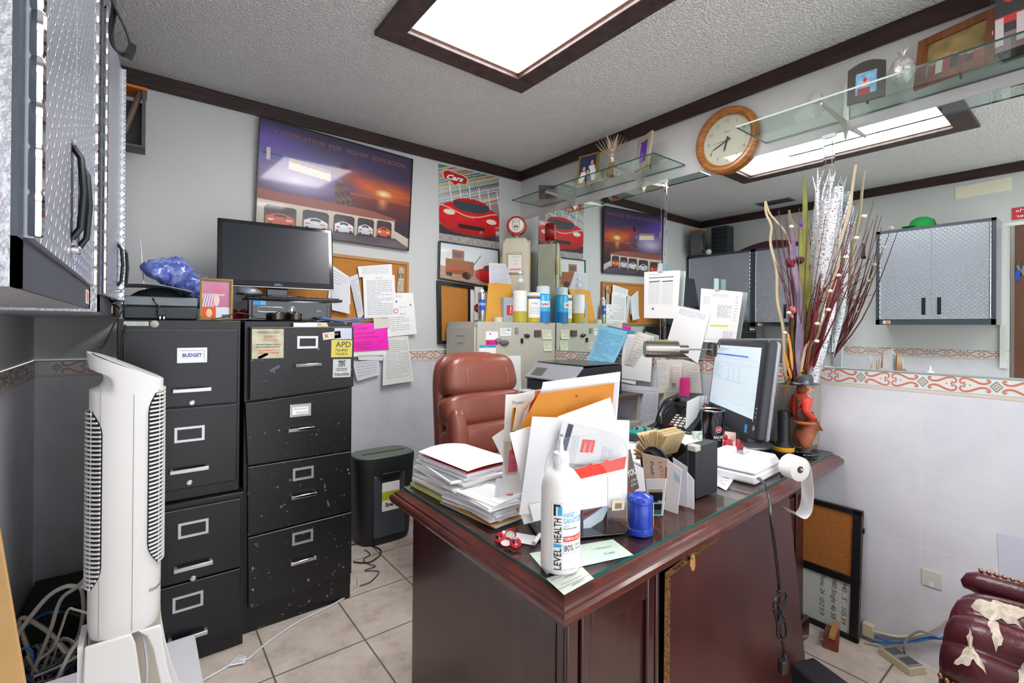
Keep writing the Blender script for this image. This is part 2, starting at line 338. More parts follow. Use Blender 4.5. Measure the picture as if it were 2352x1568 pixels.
# patterned border course
BW=mat('#dcd8d6',.2,var=.05,vs=20); BO=mat('#c8795f',.3,var=.15,vs=60); BT=mat('#7fa39c',.3,var=.2,vs=60); BB=mat('#cfc4b8',.35)
def border(name,L,to3,ph):
    mb=MB(); h=.079; per=.2045
    def q(a,b,c,d,m,o=.0012): mb.add([to3(*p,o) for p in (a,b,c,d)],[(0,1,2,3)],m)
    def body():
        mb.add([to3(0,0,0),to3(L,0,0),to3(L,h,0),to3(0,h,0),to3(0,0,.001),to3(L,0,.001),to3(L,h,.001),to3(0,h,.001)],[(0,1,2,3),(4,5,6,7),(0,1,5,4),(1,2,6,5),(2,3,7,6),(3,0,4,7)],0)
    body()
    q((0,0),(L,0),(L,.009),(0,.009),3); q((0,.012),(L,.012),(L,.0135),(0,.0135),2,.0016); q((0,h-.008),(L,h-.008),(L,h-.004),(0,h-.004),2)
    def stroke(pts,w,m):
        q=smoothp([(x,y,0) for x,y in pts],3); n=len(q)
        if max(p.x for p in q)+w>L or min(p.x for p in q)-w<0: return
        vs=[]
        for i,p in enumerate(q):
            t=(q[min(i+1,n-1)]-q[max(i-1,0)]).normalized(); ww=w*(.55+.45*math.sin(math.pi*min(1,(i+1.5)/n*1.1)))/2
            vs+=[to3(p.x-t.y*ww,p.y+t.x*ww,.0015),to3(p.x+t.y*ww,p.y-t.x*ww,.0015)]
        mb.add(vs,[(2*i,2*i+1,2*i+3,2*i+2) for i in range(n-1)],m)
    cy=.044; S=.028
    path=[(.125,.62),(.105,.80),(.082,.66),(.10,.42),(.15,.27),(.21,.30),(.28,.55),(.35,.80),(.42,.88),(.465,.70),(.475,.42),(.45,.18),(.415,.22),(.42,.38)]
    k=-1
    while k*per+ph<L:
        x=k*per+ph
        if .016<x<L-.016:
            for s1,m in ((.018,2),(.0118,0),(.0085,1),(.004,0)):
                mb.add([to3(x-s1,cy,.0013+.0002*(4-s1*100)),to3(x,cy-s1*1.15,.0013+.0002*(4-s1*100)),to3(x+s1,cy,.0013+.0002*(4-s1*100)),to3(x,cy+s1*1.15,.0013+.0002*(4-s1*100))],[(0,1,2,3)],m)
        for sx in (1,-1):
            for sy in (1,-1):
                b=x if sx==1 else x+per
                stroke([(b+sx*u*per,cy+sy*v*S) for u,v in path],.0072,1)
        for u,m,s1 in ((.34,1,.003),(.41,2,.0042),(.59,2,.0042),(.66,1,.003)):
            c=x+u*per
            if .01<c<L-.01: mb.add([to3(c-s1,cy,.0016),to3(c,cy-s1,.0016),to3(c+s1,cy,.0016),to3(c,cy+s1,.0016)],[(0,1,2,3)],m)
        k+=1
    return struct(mb,name,[BW,BO,BT,BB],smooth=False)
border('trim_4',2.81,lambda a,b,o:(XL+a,-.004-o,1.055+b),(-.689-XL)%.2045)
border('trim_5',-YB,lambda a,b,o:(-.004-o,-a,1.055+b),2.33%.2045)
border('trim_6',2.5,lambda a,b,o:(XL+.004+o,-2.5+a,1.055+b),.05)
# light fixture
t=thing('ceiling_light','large glowing rectangular ceiling light in a dark wood frame','ceiling light',(-1.25,-1.77,ZC))
DIF=mat('#ffffff',.5,emit=LIGHT_E,name='light_diffuser')
def fixture(t,x0,x1,y0,y1):
    mb=MB(); fw=.105; z0,z1=-.022,0
    for a in ((x0-fw,x1+fw,y0-fw,y0),(x0-fw,x1+fw,y1,y1+fw),(x0-fw,x0,y0,y1),(x1,x1+fw,y0,y1)): mb.box(*a,z0,z1)
    mb.build('frame',mat('#4a3432',.45,col2='#2e1d1c',vs=7,bump=.15,bs=30,stretch=(3,3,1)),t,bevel=.004)
    mb=MB()
    for a in ((x0,x1,y0,y0+.012),(x0,x1,y1-.012,y1),(x0,x0+.012,y0,y1),(x1-.012,x1,y0,y1)): mb.box(*a,.0,.05)
    mb.build('inner_lip',mat('#b98f78',.5),t)
    MB().box(x0+.012,x1-.012,y0+.012,y1-.012,.02,.03).build('diffuser',DIF,t)
fixture(t,-.3,.3,-.61,.615)
t=thing('ceiling_light','second ceiling light of the room, behind the photographer','ceiling light',(-1.25,-3.75,ZC-.035))
fixture(t,-.3,.3,-.3,.3)
# mirror of three sheets, bevelled strips between them
def mirm():
    m=bpy.data.materials.new('mirror_silver'); m.use_nodes=True; nt=m.node_tree; b=nt.nodes['Principled BSDF']
    b.inputs['Base Color'].default_value=(.84,.895,.87,1); b.inputs['Metallic'].default_value=1; b.inputs['Roughness'].default_value=.004; return m
MIR=mirm(); EDGE=mat('#4f6f69',.2,.3)
def sheet(y0,y1,z0,z1,name,label,yaw=0,pit=0,bev=.0):
    mb=MB().box(-.004,0,y0,y1,z0,z1,1); mb.add([(-.0045,y0,z0),(-.0045,y1,z0),(-.0045,y1,z1),(-.0045,y0,z1)],[(0,1,2,3)],0)
    ym,zm=(y0+y1)/2,(z0+z1)/2
    c=Vector((0,ym,zm)); mb.v=[tuple(Vector(v)-c) for v in mb.v]
    o=mb.build(name,[MIR,EDGE],smooth=False); o.location=(-.0065,ym,zm); o.rotation_euler=(0,pit,yaw); return tag(o,label,'mirror','mirror sheets on the right wall')
sheet(-1.335,-.012,1.136,2.163,'wall_mirror','wall mirror sheet nearest the room corner, above the printer')
sheet(-2.19,-1.375,1.136,2.163,'wall_mirror','middle wall mirror sheet, behind the monitor and dried flowers',yaw=.0095,pit=.001)
sheet(-3.6,-2.228,1.136,2.163,'wall_mirror','widest wall mirror at the right, above the bare tiles',yaw=.003,pit=-.003)
for yc,lb in ((-1.355,'slim upright looking-glass band beside the hanging price list'),(-2.209,'slim upright looking-glass band behind the dried flower arrangement')):
    w=.022; mb=MB(); mb.prism([(yc-w,1.2),(yc+w,1.2),(yc+w,2.162),(yc-w,2.162)],-.016,-.013,'x',0)
    mb.add([(-.017,yc-w*.5,1.2),(-.017,yc+w*.5,1.2),(-.017,yc+w*.5,2.15),(-.017,yc-w*.5,2.15),(-.0135,yc-w,1.19),(-.0135,yc+w,1.19),(-.0135,yc+w,2.162),(-.0135,yc-w,2.162)],[(0,1,2,3),(0,3,7,4),(1,5,6,2),(3,2,6,7)],0)
    o=mb.build('mirror_strip',MIR,smooth=False); tag(o,lb,'mirror')
    MB().box(-.022,-.012,yc-w-.004,yc+w+.004,2.155,2.17).build('clip',mat('#e8e8e8',.3),o)
# ================================================================ helpers for printed sheets
def hsh(*a):
    x=math.sin(sum((i+1)*12.9898*v+78.233*i for i,v in enumerate(a)))*43758.5453; return x-math.floor(x)
def vn(x,y):
    xi,yi=math.floor(x),math.floor(y); fx,fy=x-xi,y-yi; fx=fx*fx*(3-2*fx); fy=fy*fy*(3-2*fy)
    a,b,c,d=hsh(xi,yi),hsh(xi+1,yi),hsh(xi,yi+1),hsh(xi+1,yi+1)
    return (a*(1-fx)+b*fx)*(1-fy)+(c*(1-fx)+d*fx)*fy
def mixc(a,b,t): t=max(0,min(1,t)); return tuple(a[i]*(1-t)+b[i]*t for i in range(3))
def hx(h): h=h.lstrip('#'); return tuple(int(h[i:i+2],16)/255 for i in (0,2,4))
def printed(name,corners,nu,nv,fn,th=.001,parent=None,off=None,rough=.45,coat=0,extra=None,mats=None):
    """corners TL,TR,BR,BL (Vectors); fn(u,v)->srgb, v from the top. extra(mb,pt) adds lettering"""
    c=[Vector(p) for p in corners]; n=((c[3]-c[0]).cross(c[1]-c[0])).normalized()
    mb=MB(); cols=[]
    for j in range(nv+1):
        for i in range(nu+1):
            cols.append(lin(fn(i/nu,j/nv)))
    mb.grid(lambda u,v:bil(c,u,v),nu,nv,0)
    k=[p-n*th for p in c]; mb.add(c+k,[(4,5,6,7),(0,4,5,1),(1,5,6,2),(2,6,7,3),(3,7,4,0)],1)
    def pt(u,v,o=.0004): return bil(c,u,v)+n*o
    if extra: extra(mb,pt,c,n)
    return mb.build(name,[attrm(rough,.4,coat),mats[0] if mats else WHITE]+(mats[1:] if mats else []),parent,colors=cols,smooth=False)
def lines_on(mb,pt,rows,m=1,u0=.1,u1=.9,v0=.1,v1=.9,h=.35,seed=0,seg=4,fill=.85):
    rnd=random.Random(seed); dv=(v1-v0)/rows
    for r in range(rows):
        v=v0+r*dv; u=u0; end=u1 if rnd.random()<fill else u0+(u1-u0)*rnd.uniform(.3,.8)
        while u<end-.02:
            w=rnd.uniform(.5,1.5)*(u1-u0)/seg; e=min(u+w,end)
            mb.add([pt(u,v),pt(e,v),pt(e,v+dv*h),pt(u,v+dv*h)],[(0,1,2,3)],m); u=e+.02
def page(name,label,corners,mt=None,rows=0,ink=None,group=None,cat='paper',bulge=0,curl=0,th=.0006,extra=None,seed=0,mats=None,parent=None,nu=6,nv=8,**lk):
    """a sheet of paper through four corners TL,TR,BR,BL, bowed by `bulge` and curling out at its foot by `curl`"""
    c=[Vector(p) for p in corners]; n=((c[3]-c[0]).cross(c[1]-c[0])).normalized()
    def fn(u,v): return bil(c,u,v)+n*(bulge*math.sin(math.pi*u)*math.sin(math.pi*v)+curl*v*v*v)
    mb=MB(); mb.slab(lambda u,v:fn(u,1-v),nu,nv,th,0)
    def pt(u,v,o=.0006): return fn(u,v)+n*o
    if rows: lines_on(mb,pt,rows,1,seed=seed,**lk)
    if extra: extra(mb,pt,c,n)
    o=mb.build(name,[mt or PAPER,ink or INKL]+(mats or []),parent,angle=60)
    if parent is None: tag(o,label,cat,group)
    return o
def txt(mb,pt,s,u,v,h,m,U=None,w=None,align='l',bold=0,shear=0,c=None):
    O=pt(u,v,.0009); U=(pt(min(u+.02,1),v)-pt(min(u+.02,1)-.02,v)).normalized(); V=(pt(u,max(v-.02,0))-pt(u,max(v-.02,0)+.02)).normalized()
    mb.text(s,O,U,V,h,m,w=w,align=align,bold=bold,shear=shear)
# ================================================================ LEFT WALL: tread-plate wall cabinets
HAM=mat('#c3c5cc',.35,.5,var=.35,vs=120,bump=.3,bs=120); FRM=mat('#4a525c',.42,.4,var=.1,vs=40,bump=.05,bs=300)
DIA=diamondm(1,2,.0165,'#b4b8c4'); DIAX=diamondm(0,2,.012,'#c4c8d0')
XF=-2.511
def wall_cab(y0,y1,label,ajar=(0,0)):
    t=thing('wall_cabinet',label,'cabinet',(0,(y0+y1)/2,0),0,'tread plate wall cabinets on the left wall'); ym=(y0+y1)/2; H=(y1-y0)/2
    z0,z1=1.33,2.115
    mb=MB().box(XL,XF-.004,-H,H,z0,z1,0)
    s=.026
    for a in ((-H,-H+s,z0,z1),(H-s,H,z0,z1),(-H,H,z0,z0+.042),(-H,H,z1-.022,z1)): mb.box(XF-.004,XF,a[0],a[1],a[2],a[3],1)
    mb.build('body',[HAM,FRM],t,smooth=False)
    MB().box(XF,XF+.0015,H-.10,H-.05,z0+.008,z0+.034,0).box(XF+.0015,XF+.002,H-.092,H-.07,z0+.012,z0+.03,1).build('badge',[mat('#d8cfc4',.4),mat('#e0662a',.4)],t,smooth=False)
    dz0,dz1=z0+.045,z1-.025
    for k,(hy,sg) in enumerate(((-H+s+.003,1),(H-s-.003,-1))):
        w=H-s-.005; mb=MB().box(-.004,.006,0,sg*w,dz0,dz1,0)
        fb=MB(); 
        d=mb.build('door',[DIA],t,smooth=False); d.location=(XF,hy,0); d.rotation_euler=(0,0,-sg*R(ajar[k]))
        e=MB().box(-.012,.0065,sg*w,sg*(w+.0012),dz0,dz1).build('door_edge',DIAX,d,smooth=False)
        hb=MB(); yy=sg*(w-.045); hb.box(.006,.0065,yy-.012,yy+.012,1.41,1.545,0)
        hb.tube([(.0065,yy,1.415),(.015,yy,1.43),(.018,yy,1.48),(.015,yy,1.525),(.0065,yy,1.54)],.004,8,0); hb.build('handle',mat('#1d2226',.3,.3),d)
        if k==0: MB().lathe([(.006,.0065),(.006,.014),(.004,.016)],14,(0,yy,1.40),'x').build('lock',CHROME,d)
        g=MB()
        g.lathe([q for i in range(18) for q in ((.0045,dz0+i*.04+.001),(.0055,dz0+i*.04+.003),(.0055,dz0+i*.04+.037),(.0045,dz0+i*.04+.039))],8,(.0075,0,0))
        g.build('hinge',CHROME,d)
    return t
wall_cab(-2.46,-1.74,'nearest silver tread plate wall cabinet, at the left edge of the photo')
wall_cab(-1.48,-.75,'middle silver tread plate wall cabinet, its doors slightly ajar',(3.6,5.6))
wall_cab(-.75,-.02,'farthest tread plate wall cabinet, in the room corner, seen in the mirror')
# strap
pts=[P(258,-20,y=-1.66),P(262,20,y=-1.66),P(255,70,y=-1.66),P(262,110,y=-1.66),P(282,126,y=-1.66),P(297,122,y=-1.66),P(301,105,y=-1.66),P(290,70,y=-1.66),P(268,25,y=-1.66),P(262,10,y=-1.66)]
mb=MB(); 
STR=mat('#1f2529',.6,var=.2,vs=60,bump=.1,bs=300)
def ribbon(mb,pts,w,axis,th=.002,m=0):
    pts=[Vector(p) for p in pts]; a=Vector(axis).normalized(); n=len(pts); vs=[]
    for i,p in enumerate(pts):
        t=(pts[min(i+1,n-1)]-pts[max(i-1,0)]).normalized(); q=t.cross(a); q=q.normalized()*th/2 if q.length>1e-6 else Vector((0,0,th/2))
        ww=(w[i] if hasattr(w,'__len__') else w)/2
        vs+=[p+a*ww+q,p-a*ww+q,p-a*ww-q,p+a*ww-q]
    fs=[(i*4+k,i*4+(k+1)%4,(i+1)*4+(k+1)%4,(i+1)*4+k) for i in range(n-1) for k in range(4)]+[(3,2,1,0),((n-1)*4,(n-1)*4+1,(n-1)*4+2,(n-1)*4+3)]
    return mb.add(vs,fs,m)
ribbon(mb,smoothp(pts),.022,(.3,1,.1),.003); b=P(300,118,y=-1.67); mb.at(b,(0,.3,0)).box(-.006,.006,-.014,.014,-.013,.013,1).at()
solo(mb,'strap',[STR,BLACKP],'black webbing strap hanging in a loop off the top of the wall cabinets','strap')
# things standing on the wall cabinets (mostly seen in the mirror)
t=thing('picture_frame','dark picture frame leaning in the corner on top of the farthest wall cabinet','picture frame',(-2.665,-.14,2.117),R(-12))
mb=MB().at(rot=(R(-12),0,0))
for a in ((-.12,.12,0,.022),(-.12,.12,.278,.30),(-.12,-.098,.022,.278),(.098,.12,.022,.278)): mb.box(a[0],a[1],-.012,.012,a[2],a[3])
mb.build('frame',mat('#5a5048',.4,.2,var=.3,vs=30),t); MB().at(rot=(R(-12),0,0)).box(-.098,.098,.0,.008,.022,.278).build('backing',mat('#70685e',.6,var=.2),t)
t=thing('storage_box','small grey open box with an orange lid, high beside the wall cabinet door','box',(-2.47,-.17,2.117))
mb=MB().box(-.05,.05,-.06,.06,0,.008).box(-.05,-.044,-.06,.06,.008,.245).box(.036,.05,-.06,.06,.008,.265).box(-.05,.036,.054,.06,.008,.245)
mb.build('body',mat('#5d6060',.6,var=.25,vs=30),t); MB().box(-.06,.055,-.065,.06,.265,.278).build('lid',mat('#e07828',.5),t)
MB().tube([(-.03,-.03,.06),(.03,-.03,.262)],.013,10).build('rolled_tube',mat('#7a625a',.6),t)
mb=MB().box(-.07,.07,-.09,.09,0,.3,0)
for k in range(6): mb.box(.07,.072,-.08,.08,.03+k*.045,.05+k*.045,1)
solo(mb,'speaker','x',"tall black speaker standing on the farthest wall cabinet",'speaker',(-2.64,-.36,2.117)) if False else solo(mb,'speaker',[mat('#23272e',.4),mat('#12151a',.6)],'tall black box speaker standing on top of the farthest wall cabinet','speaker',(-2.64,-.36,2.117),bevel=.004)
solo(MB().sphere((0,0,.035),.035),'ball',[WHITE],'white ball on top of the farthest wall cabinet','ball',(-2.57,-.24,2.117))
mb=MB(); mb.grid(lambda u,v:(-.09+.18*v, -.3+.6*u, .005+.085*math.sin(math.pi*u)**.6*math.sin(math.pi*v)**.5),20,10); mb.box(-.08,.08,-.27,.27,0,.01)
solo(mb,'bag',[mat('#4a2230',.6,var=.3,vs=20,bump=.2,bs=40)],'dark red soft bag lying along the tops of the wall cabinets','bag',(-2.66,-.86,2.117))
t=thing('cap','green baseball cap with a black front on the nearest wall cabinet','cap',(-2.62,-2.02,2.117),R(60))
MB().lathe([(.085,0),(.084,.03),(.07,.065),(.04,.085),(.001,.092)],20).build('crown',mat('#17a84a',.7,var=.1,bump=.1),t)
MB().lathe([(.0,.083),(.075,.062),(.088,.02),(.088,0)],10,a0=150,a1=215).build('front_panel',mat('#1c1c20',.7),t)
mb=MB(); mb.slab(lambda u,v:(.075*math.cos(R(-60+120*u))+v*.06*math.sin(math.pi*u)**.4,.075*math.sin(R(-60+120*u)),.006+.01*math.cos(R(-60+120*u))),12,3,.003); mb.build('brim',mat('#138c3e',.7),t)
# wall door seen in the mirror
mb=MB()
D0,D1=-3.30,-2.54
BRN=mat('#6e4634',.45,var=.2,vs=10,bump=.1,bs=30,stretch=(10,10,1))
mb=MB().box(XL-.06,XL+.004,-2.60,-2.525,0,2.1).box(XL-.06,XL+.004,-3.35,-3.28,0,2.1).box(XL-.06,XL+.004,-3.28,-2.60,2.02,2.1)
struct(mb,'trim_7',BRN)
mb=MB().box(XL-.055,XL-.02,-3.28,-3.16,0,2.02).box(XL-.055,XL-.02,-2.68,-2.60,0,2.02).box(XL-.055,XL-.02,-3.16,-2.68,1.94,2.02).box(XL-.055,XL-.02,-3.16,-2.68,0,.25).box(XL-.055,XL-.02,-3.16,-2.68,.95,1.0)
dr=struct(mb,'door_1',mat('#d9a98c',.4,var=.1)); MB().box(XL-.04,XL-.035,-3.16,-2.68,.25,1.94).build('glass',glassm((.8,.86,.86)),dr)
MB().box(XL-.6,XL-.58,-3.5,-2.4,0,2.2).build('backing_wall',mat('#8d8a7c',.7),dr)
# room beyond the glass door: shelf of goods
t=thing('storage_shelf','cluttered shelf beyond the glass door, seen in the mirror','shelf',(XL-.35,-2.92,0))
MB().box(-.15,.15,-.3,.3,.9,.92).box(-.15,.15,-.3,.3,1.25,1.27).box(-.15,.15,-.3,.3,1.6,1.62).box(-.15,.15,-.3,-.28,0,1.9).box(-.15,.15,.28,.3,0,1.9).build('frame',mat('#5a4a3a',.6),t)
MB().box(-.1,.1,-.2,.1,.92,1.1).build('dark_bin',mat('#2a2622',.6),t); MB().sphere((0,-.05,1.36),.09,sc=(1,2,1)).build('blue_bag',mat('#1f8fb5',.4,var=.2),t); MB().box(-.1,.1,-.25,.25,1.62,1.72).build('carton',mat('#c8a860',.6),t)
# white raceway beside the door, wall outlet, keys, sign, blank sign
COND=mat('#e4e3de',.4)
solo(MB().box(XL,XL+.022,-2.485,-2.45,1.0,2.08).box(XL,XL+.022,-2.9,-2.45,2.08,2.105),'cable_raceway',[COND],'white cable raceway running up beside the brown door frame, seen in the mirror','raceway')
def plate(w,h): return MB().box(0,.005,-w/2,w/2,-h/2,h/2,0)
t=thing('wall_outlet','cream wall outlet under the nearest wall cabinet, seen in the mirror','outlet',(XL+.001,-2.405,1.40)); plate(.07,.115).build('plate',mat('#d8d0b8',.4),t,bevel=.002)
for a in (.012,-.04): MB().box(.005,.0065,-.012,.012,a,a+.028).build('socket',mat('#c4bb9e',.4),t)
t=thing('key_ring','keys with a blue tag hanging on the brown door frame, in the mirror','keys',(XL+.012,-2.56,1.80))
MB().ring((0,0,0),.018,.0022,20,6,'x').build('ring',CHROME,t)
MB().at((0,-.012,-.055),(.2,0,0)).box(-.003,.003,-.01,.01,-.045,.03,0).at((0,.012,-.05),(-.2,0,0)).box(-.003,.003,-.008,.008,-.05,.03,0).at().build('key',mat('#a9adb3',.3,.8),t)
MB().box(-.004,.004,.005,.03,-.13,-.06).build('tag',mat('#2b4fc2',.4),t)
t=thing('wall_sign','small red sign with white words above the brown door, seen in the mirror','sign',(XL+.001,-2.64,2.17),rot=(0,0,0))
mb=MB().box(0,.004,-.16,.13,-.045,.045,0); mb.text('You Want Me',(.0045,-.15,.01),(0,1,0),(0,0,1),.022,1,w=.26,bold=.01).text("I'll Take Over",(.0045,-.15,-.03),(0,1,0),(0,0,1),.022,1,w=.26,bold=.01)
mb.build('panel',[mat('#c8242c',.4),WHITE],t,smooth=False)
solo(MB().box(0,.003,-.16,.16,-.05,.05),'card',[mat('#ece6cc',.6)],'blank cream card pinned under the ceiling board by the brown door, seen in the mirror','card',(XL+.001,-2.35,2.40),rot=(R(-2),0,0))
# ceiling vent
t=thing('ceiling_vent','dark slotted air vent in the ceiling above the wall cabinets, seen in the mirror','vent',(-2.53,-.95,ZC))
MB().box(-.08,.08,-.16,.16,-.006,0,0).build('frame',mat('#6d7076',.5),t)
for k in range(4): MB().box(-.065+k*.035,-.045+k*.035,-.14,.14,-.009,-.006).build('slat',mat('#2d3238',.5),t)
# ================================================================ BLACK FILING CABINETS
CABM=mat('#1a1b1f',.33,.15,var=.25,vs=6,bump=.02,bs=100); RUST=mat('#17181b',.36,.1,col2='#a89186',vs=55,thr=(.66,.74))
EDGW=mat('#16171a',.4,col2='#d8d4d0',vs=30,thr=(.5,.6))
def holder(mb,x,z,y,w=.088,h=.055,b=.010,m=0):
    for a in ((x-w/2,x+w/2,z+h/2-b,z+h/2),(x-w/2,x+w/2,z-h/2,z-h/2+b),(x-w/2,x-w/2+b,z-h/2+b,z+h/2-b),(x+w/2-b,x+w/2,z-h/2+b,z+h/2-b)): mb.box(a[0],a[1],y-.004,y,a[2],a[3],m)
    return mb
ALU=mat('#c9c9cb',.35,.8,var=.1,vs=40)
def pull(x,z,y,w=.11):
    mb=MB(); mb.box(x-w/2,x+w/2,y-.028,y-.02,z-.009,z+.006).box(x-w/2,x-w/2+.012,y-.022,y,z-.009,z+.006).box(x+w/2-.012,x+w/2,y-.022,y,z-.009,z+.006); return mb
t=thing('filing_cabinet','worn black four-drawer filing cabinet with stickers, its top two drawers crooked','filing cabinet',(-1.858,-.39,0))
MB().box(-.229,.229,-.355,.36,0,1.318,0).build('body',[RUST],t,bevel=.003)
OX,OY=1.858,.39
drw=[((-2.072,1.292),(-1.638,1.297),(-1.636,1.015),(-2.072,.985),.045,-1.845,1.226,1.128),
     ((-2.086,.974),(-1.65,1.004),(-1.640,.715),(-2.074,.713),.028,-1.868,.925,.845),
     ((-2.074,.705),(-1.638,.705),(-1.632,.422),(-2.07,.414),.02,-1.852,.64,.547),
     ((-2.07,.408),(-1.632,.416),(-1.630,.123),(-2.066,.108),.02,-1.852,.355,.258)]
for i,(a,b,c,d,pr,hx_,hz,pz) in enumerate(drw):
    q=[(p[0]+OX,p[1]) for p in (d,c,b,a)]; yf=-.355-pr
    dd=MB().prism(q,yf,-.354,'y').build('drawer',[RUST],t,bevel=.003)
    MB().tube([(a[0]+OX+.004,yf-.001,a[1]-.002),(b[0]+OX-.004,yf-.001,b[1]-.002)],.0016,5).build('worn_edge',mat('#8d8078',.5),dd)
    holder(MB(),hx_+OX,hz,yf).build('label_holder',ALU,dd)
    pull(hx_+OX,pz,yf).build('handle',CHROME,dd,bevel=.003)
    if i==1:
        mb=MB().box(hx_+OX-.036,hx_+OX+.036,yf-.002,yf,hz-.02,hz+.02,0); mb.text('Accounts',(hx_+OX-.028,yf-.0024,hz+.003),(1,0,0),(0,0,1),.009,1,w=.056,shear=.3).text('Payable',(hx_+OX-.018,yf-.0024,hz-.014),(1,0,0),(0,0,1),.009,1,w=.05,shear=.3)
        mb.build('label_card',[PAPERW,mat('#a57f4a',.6)],dd,smooth=False)
def sticker(name,label,x0,x1,z0,z1,y,mt,extra=None,mats=None,tilt=0,cut=None,parent=None):
    c=Vector(((x0+x1)/2,y,(z0+z1)/2)); Mx=Matrix.Rotation(R(tilt),3,'Y')
    cs=[c+Mx@Vector(p) for p in (((x0-x1)/2,0,(z1-z0)/2),((x1-x0)/2,0,(z1-z0)/2),((x1-x0)/2,0,(z0-z1)/2),((x0-x1)/2,0,(z0-z1)/2))]
    return page(name,label,cs,mt,extra=extra,mats=mats,cat='sticker',th=.0004,nu=2,nv=2,parent=parent)
yS=-.7905-.0006
sticker('sticker','worn cream sticker with red lettering at the top left of the stickered black cabinet',-2.065,-1.943,1.16,1.285,yS,mat('#cdc8ab',.5,col2='#b2a98c',vs=30),
  lambda mb,pt,c,n:(txt(mb,pt,'REMEMBER THE ALAMO',.16,.14,.006,2,w=.085),txt(mb,pt,'ALAMO',.36,.30,.010,3,w=.05),txt(mb,pt,'TOYOTA',.34,.42,.010,3,w=.055),lines_on(mb,pt,2,2,.12,.9,.52,.68,.3,1),lines_on(mb,pt,2,3,.2,.85,.72,.88,.4,2)),[mat('#555555',.5),mat('#c9645c',.5)])
sticker('sticker','small cream sticker with a red cross above the empty label holder',-1.78,-1.70,1.24,1.272,yS,mat('#d8d6c0',.5),lambda mb,pt,c,n:(txt(mb,pt,'X',.08,.72,.016,2,bold=.04),lines_on(mb,pt,3,1,.35,.9,.25,.85,.3,3)),[RED],tilt=-7)
sticker('sticker','blank silver sticker at the top right corner of the stickered black cabinet',-1.728,-1.648,1.238,1.29,yS,mat('#b9bdc8',.35,.3))
sticker('sticker','yellow APD sticker with phone numbers on the stickered black cabinet',-1.742,-1.646,1.155,1.235,yS,mat('#d8c65e',.5,var=.15,vs=30),
  lambda mb,pt,c,n:(txt(mb,pt,'APD',.2,.42,.026,2,w=.07),txt(mb,pt,'726-0023',.2,.65,.011,2,w=.055),txt(mb,pt,'726-6015',.2,.88,.011,2,w=.055)),[INKD],tilt=1)
sticker('sticker','white FIRST CITY sticker with a phone number, lowest on the stickered black cabinet',-1.734,-1.652,1.062,1.146,yS,mat('#c4c8c6',.4,var=.1,vs=40),
  lambda mb,pt,c,n:(txt(mb,pt,'FIRST',.3,.22,.012,2,w=.033,bold=.04),txt(mb,pt,'CITY',.3,.40,.012,2,w=.033,bold=.04),lines_on(mb,pt,2,2,.2,.8,.5,.68,.35,5),txt(mb,pt,'726-0355',.1,.9,.011,2,w=.066,bold=.02)),[INKD],tilt=1)
for px,py,lb,a in ((604,817,'upper strip of grey tape on the stickered black cabinet',28),(631,846,'lower strip of grey tape on the stickered black cabinet',30)):
    p=P(px,py,y=-.79); sticker('tape',lb,p.x-.021,p.x+.021,p.z-.006,p.z+.006,yS,mat('#4f5a6e',.5),tilt=-a)['category']='tape'
for (x0,x1,z1,lb,m) in ((-1.90,-1.80,1.312,'white folder edge showing above the crooked top drawer',PAPERW),):
    solo(MB().box(x0,x1,-.774,-.772,1.2,z1),'folder',[m],lb,'folder')
mb=MB().prism([(-1.855,1.2),(-1.75,1.2),(-1.75,1.300),(-1.757,1.314),(-1.848,1.314),(-1.855,1.300)],-.770,-.768,'y',0); mb.text('Shop  PO',(-1.84,-.7706,1.302),(1,0,0),(0,0,1),.007,1,w=.06,shear=.2)
solo(mb,'folder_tab',[mat('#d9cfa0',.6),INKD],'manila folder tab poking above the crooked top drawer','folder',smooth=False)
# left: two stacked two-drawer cabinets
def two_drawer(label,x0,x1,yf,z0,z1,rows,group):
    t=thing('filing_cabinet',label,'filing cabinet',((x0+x1)/2,-.42,z0),0,group); ox,oy,oz=-(x0+x1)/2,.42,-z0
    MB().box(x0+ox,x1+ox,yf+oy,-.05+oy,0,z1-z0).build('body',[CABM],t,bevel=.003)
    for (a,b,hz,pz,kz,hxx,card) in rows:
        dd=MB().box(x0+ox+.016,x1+ox-.012,yf+oy-.018,yf+oy+.002,a+oz,b+oz).build('drawer',[CABM],t,bevel=.003); y=yf+oy-.018
        MB().tube([(x0+ox+.02,y-.0006,b+oz-.001),(x1+ox-.016,y-.0006,b+oz-.001)],.0012,5).build('worn_edge',mat('#77787c',.5),dd)
        holder(MB(),hxx+ox,hz+oz,y,.097,.058,.009).build('label_holder',ALU,dd)
        pull(hxx+ox,pz+oz,y,.125).build('handle',ALU,dd,bevel=.002)
        if kz: MB().lathe([(.0105,0),(.0105,-.006),(.007,-.009)],16,(hxx+ox,y,kz+oz),'y').build('lock',ALU,dd)
        if card:
            m2=MB().box(hxx+ox-.04,hxx+ox+.04,y-.002,y,hz+oz-.02,hz+oz+.02,0); m2.text('BUDGET',(hxx+ox-.031,y-.0024,hz+oz-.006),(1,0,0),(0,0,1),.013,1,w=.062,bold=.03); m2.build('label_card',[PAPERW,mat('#3a46a8',.5)],dd,smooth=False)
    return t
two_drawer('upper black two-drawer filing cabinet with the BUDGET label, stacked on another',-2.498,-2.105,-.782,.622,1.318,[(.985,1.279,1.182,1.05,.998,-2.272,1),(.668,.978,.878,.744,.69,-2.278,0)],'stacked two-drawer filing cabinets')
two_drawer('lower black two-drawer filing cabinet standing on the floor behind the tower fan',-2.498,-2.092,-.812,0,.62,[(.325,.60,.52,.383,.33,-2.265,0),(.045,.318,.245,.12,.0,-2.28,0)],'stacked two-drawer filing cabinets')
